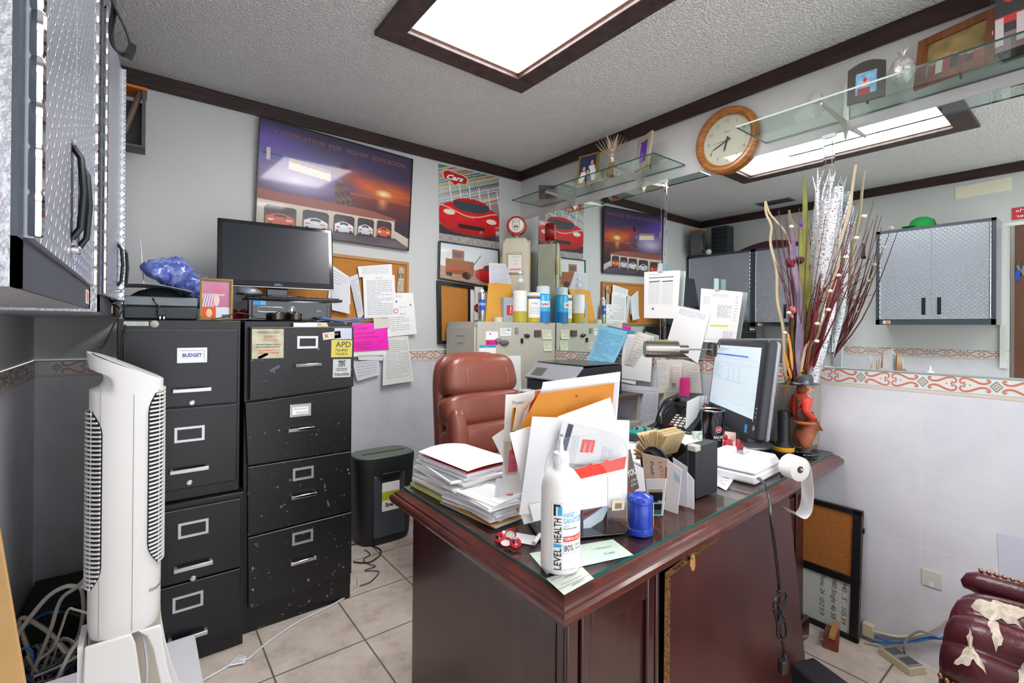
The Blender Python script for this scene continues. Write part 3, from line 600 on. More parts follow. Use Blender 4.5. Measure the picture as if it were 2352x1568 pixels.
q=P(313,743,y=-.80); sticker('label_plate','small white asset label with 0903 on the top edge of the BUDGET cabinet',q.x-.036,q.x+.036,q.z-.008,q.z+.008,-.7835,mat('#c9d0c4',.5),lambda mb,pt,c,n:(txt(mb,pt,'0903',.5,.8,.009,1,w=.025,bold=.03),lines_on(mb,pt,2,1,.1,.4,.2,.9,.3)),None)['category']='label'
q=P(355,744,y=-.80); solo(MB().lathe([(.0135,0),(.0135,-.002),(.010,-.004)],20,(0,0,0),'y'),'button',[mat('#b5b4a4',.4)],'round cream button on the top edge of the BUDGET cabinet','button',(q.x,-.7825,q.z))
# ================================================================ TOWER FAN and the floor corner behind it
solo(MB().box(-.27,.27,-.45,.38,0,.13),'carton',[mat('#e9e8ee',.5,var=.03)],'low white box on the floor under the tower fan','box',(-2.53,-1.24,0),bevel=.002)
FW=mat('#e9e8e6',.38,var=.02,vs=4); FB=mat('#cfc5b2',.5,var=.06,vs=10); VD=mat('#1d2228',.7)
fan=thing('tower_fan','tall white tower fan with slatted vents standing in front of the black cabinets','fan',(-2.46,-1.235,.13))
def fr(a,e=2.6):
    c,s=math.cos(a),math.sin(a); return (abs(c)**(2/e))*(1 if c>=0 else -1),(abs(s)**(2/e))*(1 if s>=0 else -1)
AX,AY=.083,.076
def topz(x): return 1.05-.52*x
mb=MB(); NZ=40; NA=48
def body(u,v):
    a=2*math.pi*u; cx,cy=fr(a); x,y=cx*AX,cy*AY
    zt=topz(x); z=.30+(zt-.30)*v
    if cx<-.3:     # carrying grip cut into the rear
        d=abs(z-(zt-.075)); 
        if d<.03: x+=.03*(1-(d/.03)**2)**.5*min(1,(-cx-.3)*2)
    if z>zt-.05: x-=.006*math.sin((z-zt+.05)/.05*math.pi/2)*(1 if cx<0 else -.4)
    if v<.06: k=1-((.06-v)/.06)**2*.06; x*=k;y*=k
    return (x,y,z)
mb.grid(body,NA,90)
mb.add([body(i/NA,1) for i in range(NA)],[tuple(range(NA))])
mb.build('body',FW,fan,angle=50)
def lid(u,v):
    a=2*math.pi*u; cx,cy=fr(a); x,y=cx*AX*.93*v,cy*AY*.93*v; return (x,y,topz(x)+.004-.004*v**6)
MB().grid(lid,32,6).build('control_panel',mat('#d9d8d8',.3),fan)
# seams
for ang in (-1.45,-2.2):
    cx,cy=fr(ang); MB().tube([(cx*AX*1.003,cy*AY*1.004,.31),(cx*AX*1.003,cy*AY*1.004,topz(cx*AX)-.07)],.0008,4).build('seam',mat('#a5a4a4',.6),fan)
def vent(a0,half,z0,z1,n,nm):
    hv=lambda v:half*(1-.45*max(0,1-min(v,1-v)/.13)**2)
    m=MB(); m.slab(lambda u,v:(fr(a0+hv(v)*(2*u-1))[0]*AX*1.008,fr(a0+hv(v)*(2*u-1))[1]*AY*1.008,z0+(z1-z0)*v),16,30,.002,0)
    g=m.build(nm,VD,fan)
    s=MB()
    for k in range(n):
        z=z0+(z1-z0)*(k+.5)/n; e=min(k,n-1-k); hh=hv((k+.5)/n)
        s.slab(lambda u,v:(fr(a0+hh*(2*u-1))[0]*(AX+.0045+.004*v),fr(a0+hh*(2*u-1))[1]*(AY+.0045+.004*v),z-.0022+.0*v),10,1,.0045)
    for da in (-.5,0,.5): s.slab(lambda u,v:(fr(a0+half*(da+.02*(2*u-1)))[0]*(AX+.0025),fr(a0+half*(da+.02*(2*u-1)))[1]*(AY+.0025),z0+(z1-z0)*v),2,8,.002)
    o=s.build('slats',FW,g); o['kind']='stuff'
    return g
vent(0,1.05,.475,.985,44,'front_grille'); vent(math.pi,1.02,.44,.93,40,'rear_grille')
m2=MB(); 
for zz,hz in ((.462,.012),(.99,.012)): m2.slab(lambda u,v:(fr(1.0*(2*u-1))[0]*(AX+.004),fr(1.0*(2*u-1))[1]*(AY+.004),zz+hz*v),10,1,.004)
MB().text('Honeywell',(0,0,0),(1,0,0),(0,1,0),.012,0,w=.055,fn=lambda a,b:(fr(-.95+a/.08)[0]*(AX+.0008),fr(-.95+a/.08)[1]*(AY+.0008),.40+b)).build('lettering',mat('#3a3a44',.5),fan)
# base skirt: side shells with an arch between
zb=.302
Lp=[(-.083,zb),(.015,zb),(.025,.27),(.033,.2),(.042,.12),(.06,0),(-.105,0),(-.095,.1),(-.086,.2)]
Rp=[(.03,zb),(.083,zb),(.088,.25),(.098,.18),(.115,.10),(.145,0),(.108,0),(.088,.10),(.074,.18),(.064,.24),(.05,.282)]
for yy in (-.078,.066):
    MB().prism(Lp,yy,yy+.012,'y').build('base_shell',FW,fan,bevel=.004)
    MB().prism(Rp,yy,yy+.012,'y').build('base_leg',FW,fan,bevel=.004)
MB().box(-.075,.085,.048,.054,.0,zb).build('inner_panel',FB,fan)
MB().box(-.098,-.086,-.06,.06,0,.3).build('rear_panel',FW,fan)
c=MB(); c.tube(smoothp([(.03,-.02,.30),(.045,-.03,.24),(.052,-.05,.17),(.045,-.06,.08),(.03,-.07,.004)]),.0035,6); c.build('power_cord',mat('#c9ccd2',.4),fan)
# leaning cardboard
a=P(6,1178,t=1.0); b=P(62,1568,t=1.0); k=(b-a); foot=a+k*((a.z-.012)/(a.z-b.z))
mb=MB(); y0=-1.62; mb.prism([(-2.798,a.z-.02),(a.x,a.z),(b.x,b.z),(foot.x,.012),(-2.798,.012)],y0,y0+.012,'y')
solo(mb,'cardboard_sheet',[mat('#c39a63',.7,var=.12,vs=12,bump=.03,bs=200)],'tan cardboard sheet leaning on the left wall, cut off by the photo edge','cardboard',bevel=.002)
# cables in the corner
CG=mat('#a9a295',.5); CGL=mat('#cfc7ba',.5); CBL=mat('#2a6fc0',.4); CDK=mat('#55534e',.5); CBK=mat('#16171a',.5)
def cable(label,pts,r,m,group='cables heaped in the left corner',name='cable',n=6):
    mb=MB(); mb.tube(smoothp(pts,n),r,7); return solo(mb,name,[m],label,'cable',group=group)
def pc(l,t): return [P(x,y,t=(tt if isinstance(tt,float) else t)) for x,y,*r in l for tt in [r[0] if r else None]]
cable('thick cream cable arching highest out of the corner heap',pc([(30,1475),(60,1430),(110,1370),(150,1347),(176,1346),(220,1347)],1.72),.0075,CGL)
cable('grey cable dropping from the fan towards the cardboard',pc([(232,1285),(215,1305),(180,1345),(145,1370),(130,1400),(118,1440),(95,1500),(62,1575)],1.66),.0062,CG)
cable('grey cable looping behind the fan in the corner heap',pc([(160,1345),(185,1350),(192,1390),(188,1430),(180,1460),(160,1490),(120,1540)],1.8),.0068,CG)
cable('thick grey cable crossing the corner heap towards the carton',pc([(70,1505),(50,1450),(46,1425),(60,1420),(110,1450),(150,1490),(185,1530),(200,1568)],1.74),.0075,CG)
cable('pale cable running down beside the fan base',pc([(222,1390),(212,1420),(190,1460),(160,1500),(125,1575)],1.6),.006,CGL)
cable('blue network cable in the corner heap',pc([(60,1440),(90,1415),(120,1405),(140,1405)],1.86),.0045,CBL)
cable('short bright blue cable end beside the cardboard',pc([(47,1492),(62,1488),(74,1500),(70,1530),(58,1545)],1.7),.0045,CBL)
cable('low grey cable at the back of the corner heap',pc([(110,1440),(120,1410),(150,1405),(190,1415),(215,1420)],1.9),.0055,CDK)
cable('brownish cable lying across the corner heap',pc([(75,1485),(110,1475),(150,1468),(180,1475),(215,1440)],1.8),.005,mat('#7d7264',.5))
cable('white flat cable at the bottom of the corner heap',pc([(60,1562),(100,1545),(150,1523),(190,1498),(215,1475)],1.64),.0045,mat('#bfc0c6',.5))
cable('dark cable coil at the bottom of the corner heap',pc([(105,1568),(130,1520),(150,1508),(146,1530),(120,1545),(90,1580)],1.68),.005,CDK)
rq=random.Random(44)
for k in range(11):
    x0,y0=rq.uniform(60,120),rq.uniform(1470,1560); pts=[(x0,y0)]
    for j in range(5): x0+=rq.uniform(12,42); y0+=rq.uniform(-48,46); pts.append((min(x0,216),max(1400,min(1600,y0))))
    cable('tangled thin cable low in the heap behind the tower fan',[P(a,b,t=1.62+.02*k) for a,b in pts],rq.choice([.0032,.004,.0048]),[CG,CDK,mat('#8b867c',.5),mat('#3a4a63',.5)][k%4],'tangled cables low in the corner heap')
solo(MB().box(-.13,.13,-.16,.16,0,.17),'battery_backup',[mat('#1a1c1f',.6,var=.3,vs=20)],'dark box on the floor under the heaped cables','box',(-2.66,-.24,0),bevel=.01)
mb=MB()
rnd=random.Random(5)
for i in range(26):
    c0=Vector((rnd.uniform(-2.70,-2.60),rnd.uniform(-.74,-.60),.006+rnd.random()*.05)); a0=rnd.random()*6; rr=rnd.uniform(.04,.085)
    mb.tube([c0+Vector((math.cos(a0+q*.45)*rr*1.0,math.sin(a0+q*.45)*rr*1.3,abs(math.sin(q*.9+i))*.04)) for q in range(13)],.004,5,m=i%3)
o=solo(mb,'cable_heap',[CBK,CDK,mat('#24364f',.5)],'dark tangled heap of thin cables on the floor in the left corner','cables'); o['kind']='stuff'
# thin black cables hanging behind the wall cabinet
for i,(l,lb) in enumerate((([(290,700),(262,745),(240,790),(226,800)],'black cable slanting from the cabinet top to the fan'),([(288,745),(279,800),(281,850),(292,880)],'thin black cable hanging beside the BUDGET cabinet'))):
    cable(lb,[P(x,y,y=-.86) for x,y in l],.0028,CBK,None)
# white cord over the floor
pts=[P(x,y,z=.005) for x,y in ((822,1325),(822,1352),(808,1362),(770,1385),(735,1403),(690,1425),(650,1450),(615,1475),(592,1493),(570,1512),(545,1518),(500,1543),(455,1570),(430,1600))]
t=thing('extension_cord','white extension cord crossing the floor tiles from the black cabinets','cord',(0,0,0))
m=MB(); m.tube(smoothp(pts),.0045,7); m.build('cord',mat('#cfd4d8',.4),t)
page('tag_label','',[P(548,1504,z=.02),P(566,1507,z=.022),P(562,1522,z=.008),P(522,1530,z=.008)],PAPER,5,mat('#777777',.6),parent=t)
mb=MB().box(-.02,.02,-.03,.03,0,.035); p=P(812,1330,z=0)
t=thing('plug_adapter','black and white plug adapter on the floor beside the black cabinet','plug',(-1.600,-.60,0)); MB().box(-.014,.014,-.03,.03,0,.05).build('body',BLACKP,t,bevel=.004); MB().box(-.012,.012,-.025,.025,.051,.095).build('label',PAPER,t,bevel=.003)
for l,lb in (([(790,1255),(830,1248),(868,1258),(875,1270),(860,1285),(840,1292),(812,1290)],'thick black cord looping on the floor in front of the shredder'),([(838,1262),(850,1272),(835,1285),(848,1295),(862,1300),(838,1310),(870,1312),(852,1335),(825,1345)],'thin black cord zigzagging on the floor in front of the shredder')):
    cable(lb,[P(x,y,z=.006) for x,y in l],.0035 if 'thick' in lb else .0022,CBK,'cords on the floor by the shredder')
# ================================================================ SHREDDER
t=thing('paper_shredder','black paper shredder with a green-grey top and a Shred It label, against the back wall','shredder',(-1.245,-.20,0))
def ov(w,d,e=3.2,n=40): return [(fr(2*math.pi*i/n,e)[0]*w,fr(2*math.pi*i/n,e)[1]*d) for i in range(n)]
mb=MB(); secs=[(.155,.105,0),(.162,.11,.03),(.168,.112,.12),(.185,.125,.44),(.19,.13,.50),(.188,.128,.515)]
vs=[];fs=[]
for w,d,z in secs: vs+=[(x,y,z) for x,y in ov(w,d)]
n=40
for j in range(len(secs)-1): fs+=[(j*n+i,j*n+(i+1)%n,(j+1)*n+(i+1)%n,(j+1)*n+i) for i in range(n)]
fs+=[tuple(range(n-1,-1,-1)),tuple(range(len(vs)-n,len(vs)))]
mb.add(vs,fs); mb.build('body',mat('#22262a',.5,var=.1,vs=30,bump=.03,bs=200),t,angle=50)
mb=MB(); mb.prism(ov(.182,.122),.512,.524); mb.build('top',mat('#667466',.45),t,bevel=.006)
MB().prism([(-.13,-.018),(.14,-.018),(.14,.0),(-.13,.0)],.5245,.5255).build('slot',mat('#2a302b',.5),t)
MB().prism([(-.10,.05),(.10,.05),(.10,.415),(-.10,.415)],-.121,-.112,'y').build('window',mat('#4a4f58',.25,var=.1,vs=20),t,bevel=.008)
MB().box(-.055,.06,-.135,-.115,.40,.43).build('handle',mat('#15171a',.4),t,bevel=.006)
mb=MB().box(-.05,.06,-.1225,-.1215,.20,.37,0).box(-.05,.06,-.1232,-.1225,.265,.315,1)
mb.text('Shred It!',(-.03,-.1235,.225),(1,0,0),(0,0,1),.024,2,w=.075,bold=.04); mb.build('label',[PAPERW,mat('#b9c52c',.5),INKD],t,smooth=False)
# ================================================================ DESK
MAH=mat('#3d1512',.28,col2='#260c0b',vs=4,coat=.35,bump=.04,bs=20,stretch=(14,14,1.2),thr=(.3,.75)); MAHX=mat('#5c2820',.26,col2='#42201a',vs=5,coat=.35,stretch=(3,3,14),thr=(.3,.75))
MAHT=mat('#5a2c26',.3,col2='#3c1d19',vs=5,stretch=(2,9,9),thr=(.3,.7))
DC=[Vector((-1.779,-2.356,0)),Vector((-.008,-2.272,0)),Vector((-.008,-1.462,0)),Vector((-1.77,-1.512,0))]
def dq(d,z):
    out=[]
    for i,c in enumerate(DC):
        a=(DC[(i+1)%4]-c).normalized(); b=(DC[(i-1)%4]-c).normalized(); p=c+(a+b)*d; out.append(Vector((p.x,p.y,z)))
    return out
desk=thing('desk','dark mahogany desk with a moulded edge and panelled front','desk',(0,0,0))
mb=MB(); L=[(.03,.700),(.03,.708),(.012,.709),(.004,.714),(.0,.722),(.0,.733),(.006,.739),(.011,.741),(.013,.747),(.024,.752),(.030,.7575),(.040,.7575)]
vs=[]; fs=[]
for d,z in L: vs+=dq(d,z)
for j in range(len(L)-1): fs+=[(j*4+i,j*4+(i+1)%4,j*4+4+(i+1)%4,j*4+4+i) for i in range(4)]
fs+=[(3,2,1,0),tuple(range(len(vs)-4,len(vs)))]; mb.add(vs,fs,[0]*(len(fs)-1)+[1]); mb.build('desktop',[MAHX,MAHT],desk,angle=20)
ZT=.766
X0,X1=-1.70,P(1503,1500,y=-2.27).x; YF,YK=-2.285,-1.545
mb=MB().box(X0,X1,YF+.012,YK,.0,.70,0)
mb.build('pedestal',MAH,desk,bevel=.003)
# corner post and recessed front panel on the left pedestal
mb=MB()
for a in ((X0,X0+.035),(X0+.045,X0+.075),(X1-.05,X1-.02),(X1-.014,X1)): mb.box(a[0],a[1],YF,YF+.012,0,.70)
mb.box(X0+.075,X1-.05,YF,YF+.012,.62,.70).box(X0+.075,X1-.05,YF,YF+.012,0,.10)
mb.build('front_frame',MAH,desk,bevel=.004)
MB().box(X0-.004,X0,-2.25,-1.60,.05,.66).build('side_panel',MAH,desk,bevel=.002)
XR0,XR1=-.76,-.20; YR=-2.185
MB().box(XR0,XR1,YR+.012,-1.56,0,.70).build('pedestal',MAH,desk,bevel=.003)
mb=MB()
for a in ((XR0,XR0+.07,0,.70),(XR1-.07,XR1,0,.70),(XR0+.07,XR1-.07,.62,.70),(XR0+.07,XR1-.07,.0,.14)): mb.box(a[0],a[1],YR,YR+.012,a[2],a[3])
mb.build('front_frame',MAH,desk,bevel=.004)
mb=MB().prism([(XR0+.085,.155),(XR1-.085,.155),(XR1-.085,.605),(XR0+.085,.605)],YR+.002,YR+.012,'y'); mb.build('raised_panel',MAH,desk,bevel=.008)
MB().box(XR0-.01,XR1+.015,YR-.02,YR,0,.09).build('plinth',MAH,desk,bevel=.006)
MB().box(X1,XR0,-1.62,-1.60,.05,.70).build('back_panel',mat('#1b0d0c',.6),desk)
MB().box(-.19,-.17,-2.15,-1.6,0,.70).build('side_panel',MAH,desk)
g=[p for p in dq(.034,0)]
mb=MB(); mb.prism([(p.x,p.y) for p in g],.7578,.7655,'z',0,1)
solo(mb,'glass_sheet',[glassm((.94,.97,.955),0,'desk_glass'),mat('#0f5b52',.15,.0,spec=.8)],'clear glass sheet with green edges covering the desktop','glass sheet',smooth=False)
# panel fallen out of the desk front
T1,T2,B2=P(1540,1322,y=-2.245),P(1785,1133,y=-2.215),P(1846,1480,y=-2.30)
T2=T1+(T2-T1)*((.697-T1.z)/(T2.z-T1.z)) if T2.z>.697 else T2
B1=P(1572,1568,y=-2.325)
def ext(a,b,z): return a+(b-a)*((a.z-z)/(a.z-b.z))
TR_=P(1812,1135,y=-2.218); rz=ext(TR_,B2,.003); TR2=TR_+(B2-TR_)*((TR_.z-.697)/(TR_.z-B2.z)) if TR_.z>.697 else TR_
lz=ext(T1,B1,.003)
_n=(B2-T1).cross(TR_-T1).normalized()
def flat(p): 
    p=p.copy(); p.y-=(p-T1).dot(_n)/_n.y; return p
lz,rz,TR2,T2=flat(lz),flat(rz),flat(TR2),flat(T2)
poly=[lz,rz,TR2,T2,T1]
nn=Vector((0,1,.10)).normalized()*.018
mb=MB(); mb.hull(poly,[p+nn for p in poly],1); mb.m=[0,1]+[1]*(len(mb.m)-2)
CHIP=mat('#c7935a',.8,col2='#8f6335',vs=160,thr=(.4,.6),bump=.3,bs=200)
fp=thing('fallen_panel','reddish brown chipboard panel leaning askew against the desk front','panel',(0,0,0))
mb.build('board',[mat('#4f2724',.35,col2='#3a1c1b',vs=3,coat=.1,bump=.02,bs=20),CHIP],fp,smooth=False)
e=(T2-T1).normalized(); up=nn.normalized(); o=T1+e*.03+Vector((0,0,.0008))+nn*.15
nrm=e.cross(up); mb=MB(); mb.text('PART  K1',T1+e*.03+nn*.1-nrm*.0006*(1 if nrm.z<0 else -1),e,up,.011,0,w=.085); mb.build('lettering',INKD,fp)
c=T1+e*.115-Vector((0,.002,.012)); mb=MB().sphere((0,0,0),.016,10,8,sc=(.9,.25,1.9)); mb.v=[tuple(Vector(v)+c) for v in mb.v]; mb.build('torn_hole',CHIP,fp)
# ================================================================ OFFICE CHAIR
LEA=mat('#8a4a3a',.32,var=.25,vs=6,bump=.08,bs=90,coat=.1)
ch=thing('office_chair','reddish brown leather executive chair behind the desk','chair',(-1.07,-1.02,0),R(4))
def cushion(mb,c,w,h,d,e1=.45,e2=.4,seg=36,rings=20,taper=0,m=0,tilt=0,lump=0):
    def f(u,v):
        a=2*math.pi*u; b=-math.pi/2+math.pi*v
        sg=lambda x:1 if x>=0 else -1
        cb=abs(math.cos(b))**e1; x=cb*abs(math.cos(a))**e2*sg(math.cos(a)); y=cb*abs(math.sin(a))**e2*sg(math.sin(a)); z=abs(math.sin(b))**e1*sg(math.sin(b))
        x*=(1-taper*(z+1)/2); r=1+lump*math.sin(x*5+z*4)*.5
        p=Vector((x*w/2,y*d/2*r,z*h/2)); p=Matrix.Rotation(tilt,3,'X')@p
        return (p.x+c[0],p.y+c[1],p.z+c[2])
    return mb.grid(f,seg,rings,m)
TB=R(-9)
b=cushion(MB(),(0,.02,1.055),.475,.215,.15,.55,.5,taper=.14,tilt=TB).build('headrest',LEA,ch,angle=180)
cushion(MB(),(0,-.01,.895),.485,.17,.15,.5,.45,tilt=TB,lump=.05).build('back_cushion',LEA,ch,angle=180)
cushion(MB(),(0,-.04,.75),.49,.17,.16,.5,.45,tilt=TB).build('lumbar_cushion',LEA,ch,angle=180)
cushion(MB(),(0,-.05,.62),.49,.14,.17,.5,.45,tilt=TB).build('lower_cushion',LEA,ch,angle=180)
for s in (-1,1): cushion(MB(),(s*.20,-.09,.74),.09,.36,.10,.6,.7,tilt=TB).build('side_bolster',LEA,ch,angle=180)
cushion(MB(),(0,.06,.86),.49,.62,.08,.4,.4,taper=.12,tilt=TB).build('back_shell',LEA,ch,angle=180)
ST=mat('#c08a6a',.6)
for s in (-1,1): 
    MB().tube([(s*(.11+.02*math.sin(k*.5)),.02-.079*math.cos((k-3.5)/3.5*.9)-.0+ (k-3.5)*.004,.965+k*.026) for k in range(8)],.0013,5).build('stitching',ST,b)
cushion(MB(),(0,-.30,.47),.52,.13,.52,.5,.4).build('seat',LEA,ch,angle=180)
for s in (-1,1):
    MB().tube(smoothp([(s*.27,-.05,.47),(s*.29,-.06,.60),(s*.29,-.12,.66),(s*.29,-.34,.66),(s*.29,-.42,.6),(s*.27,-.42,.45)]),.018,8).build('armrest',mat('#3a2018',.4),ch)
MB().lathe([(.03,.08),(.03,.40)],12,(0,-.25,0)).build('post',BLACKP,ch)
for k in range(5):
    a=R(72*k+20); l=MB().tube([(0,-.25,.09),(.27*math.cos(a),-.25+.27*math.sin(a),.07)],.02,8).build('leg',mat('#3a2018',.4),ch)
    MB().lathe([(.025,-.018),(.025,.018)],14,(.27*math.cos(a),-.25+.27*math.sin(a),.026),'x').build('caster',BLACKP,l)
# ================================================================ BEIGE FILING CABINET
bc=thing('filing_cabinet','beige metal filing cabinet in the corner beside the mirror, magnets on its side','filing cabinet',(-.37,-.25,0))
MB().box(-.335,.352,-.19,.20,0,1.335).build('body',BEIGE,bc,bevel=.003)
for k in range(4):
    z0=.05+k*.315; dd=MB().box(-.350,-.335,-.175,.185,z0,z0+.305).build('drawer',BEIGE,bc,bevel=.003)
    mb=MB(); 
    for a in ((-.05,-.043,.2,.255),(.043,.05,.2,.255),(-.043,.043,.2,.207),(-.043,.043,.248,.255)): mb.box(-.355,-.350,a[0],a[1],z0+a[2],z0+a[3])
    mb.build('label_holder',ALU,dd); MB().box(-.374,-.366,-.06,.06,z0+.08,z0+.095).box(-.368,-.350,-.06,-.05,z0+.08,z0+.095).box(-.368,-.350,.05,.06,z0+.08,z0+.095).build('handle',ALU,dd)
MB().lathe([(.009,0),(.009,-.006)],12,(-.335,-.175,1.318),'x').build('lock',CHROME,bc)
yb=-.4405
def onb(name,label,x0,y0,x1,y1,mt,extra=None,mats=None,rows=0,curl=0,group=None,cat='card',tilt=0,ink=None):
    a,b,c,d=(P(x,y,y=yb-.001) for x,y in ((x0,y0),(x1,y0),(x1,y1),(x0,y1))); b.z=a.z; c.z=d.z
    return page(name,label,[a,b,c,d],mt,rows,ink,extra=extra,mats=mats,curl=curl,group=group,cat=cat,nu=2,nv=5)
onb('card','white and magenta card on the side of the beige cabinet',1116,761,1144,792,PAPERW,lambda mb,pt,c,n:(mb.add([pt(0,.62),pt(1,.62),pt(1,1),pt(0,1)],[(0,1,2,3)],2),lines_on(mb,pt,3,3,.1,.9,.68,.98,.35),mb.add([pt(.28,.12),pt(.4,.12),pt(.4,.24),pt(.28,.24)],[(0,1,2,3)],2)),[mat('#e0108a',.5),mat('#f2a0cc',.5)])
onb('card','small white card with a green mark on the side of the beige cabinet',1149,753,1174,771,PAPERW,lambda mb,pt,c,n:mb.add([pt(.65,.2),pt(.9,.2),pt(.9,.35),pt(.65,.35)],[(0,1,2,3)],2),[mat('#3f9a5a',.5)],rows=4)
onb('notepad','white notepad sheet with a blue heading on the side of the beige cabinet',1101,793,1139,816,PAPERW,lambda mb,pt,c,n:(mb.add([pt(0,0),pt(1,0),pt(1,.25),pt(0,.25)],[(0,1,2,3)],2),txt(mb,pt,'THINGS TO DO',.2,.19,.004,0,w=.05)),[mat('#1fa8c4',.5)],cat='notepad')
onb('sticky_note','upper pale yellow sticky note on the side of the beige cabinet',1246,757,1266,779,mat('#e6e6c4',.6),curl=.008,rows=4,cat='sticky note')
onb('sticky_note','lower pale yellow sticky note on the side of the beige cabinet',1248,782,1267,806,mat('#e3e6c6',.6),curl=.008,rows=4,cat='sticky note')
onb('paper','large white sheet hanging low on the side of the beige cabinet behind the chair',1150,818,1196,905,PAPERW,curl=.01,cat='paper')
for i,(x0,y0,x1,y1,mt,lb,sh) in enumerate(((1139,776,1150,786,STEEL,'silver clip magnet beside the magenta card','c'),(1148,780,1168,794,mat('#8d8b82',.35,.6,var=.4,vs=90),'crumpled silver magnet beside the magenta card','s'),(1183,752,1189,765,mat('#9aa096',.4,.4),'slim grey magnet near the top of the beige cabinet side','c'),(1204,766,1216,776,mat('#4b4a47',.3,.7),'small dark star magnet on the beige cabinet side','s'),(1227,758,1241,773,mat('#6b584b',.45,.3,var=.4,vs=90),'brown square magnet on the beige cabinet side','c'),(1196,777,1200,788,BLACKP,'tiny black hook magnet on the beige cabinet side','c'))):
    a,b=P(x0,y0,y=yb-.001),P(x1,y1,y=yb-.001); mb=MB(); w,h=b.x-a.x,a.z-b.z; cx,cz=(a.x+b.x)/2,(a.z+b.z)/2
    if sh=='c': mb.box(-w/2,w/2,-.012,0,-h/2,h/2)
    else: 
        mb.sphere((0,-.008,0),.5,8,5,sc=(w,.02,h)); mb.box(-w*.5,w*.1,-.016,0,-h*.2,h*.35)
    solo(mb,'magnet',[mt],lb,'magnet',(cx,yb,cz),group=None,bevel=.001 if sh=='c' else 0)
# ---- things on the beige cabinet
ZB=1.3355
def can(px0,px1,ptop,y,label,name,body,cap,capr=.8,coll=None,words=None,cat='spray can',sh=.86,wf=1):
    a,b=P(px0,700,y=y),P(px1,700,y=y); r=(b-a).length/2*.96*wf; c=(a+b)/2; h=P((px0+px1)/2,ptop,y=y).z-ZB
    t=thing(name,label,cat,(c.x,y,ZB)); hb=h*sh
    MB().lathe([(r*.94,0),(r,.004),(r,hb-.012),(r*.9,hb-.004),(r*.8,hb)],24).build('body',body,t,colors=None)
    MB().lathe([(r*capr,hb),(r*capr,h-.006),(r*capr*.85,h)],20).build('cap',cap,t)
    return t,r,h,hb
def wrap(t,name,r,z0,z1,mt,a0=-170,a1=-10,parts=None):
    mb=MB(); mb.slab(lambda u,v:(r*1.01*math.cos(R(a0+(a1-a0)*u)),r*1.01*math.sin(R(a0+(a1-a0)*u)),z0+(z1-z0)*v),14,2,.0004)
    o=mb.build(name,mt,t); return o
def wtext(parent,s,r,ang,z,h,m,w=None,bold=0):
    mb=MB(); k=1/(r*1.02)
    mb.text(s,(0,0,0),(1,0,0),(0,1,0),h,0,w=w,align='c',bold=bold,fn=lambda a,b:(r*1.025*math.cos(R(ang)+a*k),r*1.025*math.sin(R(ang)+a*k),z+b)); return mb.build('lettering',m,parent)
VA=math.degrees(math.atan2(-2.6,-1.4))
LB=mat('#39b5e8',.3); LW=mat('#dfe9f2',.3); 
t,r,h,hb=can(1099,1114,664,-.36,'slim silver disinfectant spray can with a blue label beside the cork board','spray_can',mat('#b9b8b4',.25,.9),WHITE,.55,sh=.9)
wrap(t,'label',r,.35*h,.68*h,mat('#2a55b8',.35)); wtext(t,'LYSOL',r,VA,h*.5,.016,WHITE,bold=.03)
t,r,h,hb=can(1233,1262,657,-.40,'white and blue disinfectant spray can in front of the red pump','spray_can',LB,LW,.93,sh=.78,wf=.9)
wrap(t,'label',r,.0,.3*h,mat('#1e7fc8',.35)); wrap(t,'swoosh',r,.42*h,.58*h,WHITE,-150,-70); wtext(t,'Lysol',r*1.01,VA,h*.47,.02,mat('#c8203a',.4),bold=.03)
t,r,h,hb=can(1208,1240,672,-.36,'yellow and white disinfectant wipes tub on the beige cabinet','wipes_tub',mat('#c8b330',.4),WHITE,.97,sh=.88,cat='tub')
o=wrap(t,'label',r,.16*h,.8*h,PAPERW,-160,-40); wrap(t,'stripe',r*1.005,.78*h,.84*h,mat('#3a57b0',.4)); wtext(t,'WIPES',r*1.01,VA,h*.6,.012,mat('#8a8a90',.5))
for k in range(4): wrap(t,'text_line',r*1.012,h*(.3+k*.06),h*(.315+k*.06),INKL,-150,-60)
t,r,h,hb=can(1181,1207,668,-.38,'canister wrapped in torn white paper under the water bottle','canister',mat('#c2b23a',.45),PAPERW,.98,sh=.99,cat='canister')
wrap(t,'paper_wrap',r,.35*h,h,PAPERW,-200,20)
cx,cy,ctop=t.location.x,-.38,ZB+h+.001
wbt=thing('water_bottle','small clear plastic water bottle standing on the paper-wrapped canister','bottle',(cx,cy,ctop)); WB=glassm((.93,.95,.96),.02,'clear_plastic')
r0=.024; MB().lathe([(r0*.9,0),(r0,.005),(r0*.92,.012),(r0,.02),(r0*.92,.028),(r0,.036),(r0*.92,.044),(r0,.052),(r0*.92,.06),(r0,.07),(r0*.95,.09),(r0*.5,.112),(r0*.5,.12)],20).build('body',WB,wbt); MB().lathe([(r0*.56,.12),(r0*.56,.134)],16).build('cap',WHITE,wbt); wrap(wbt,'label',r0,.062,.085,mat('#dce8ee',.4))
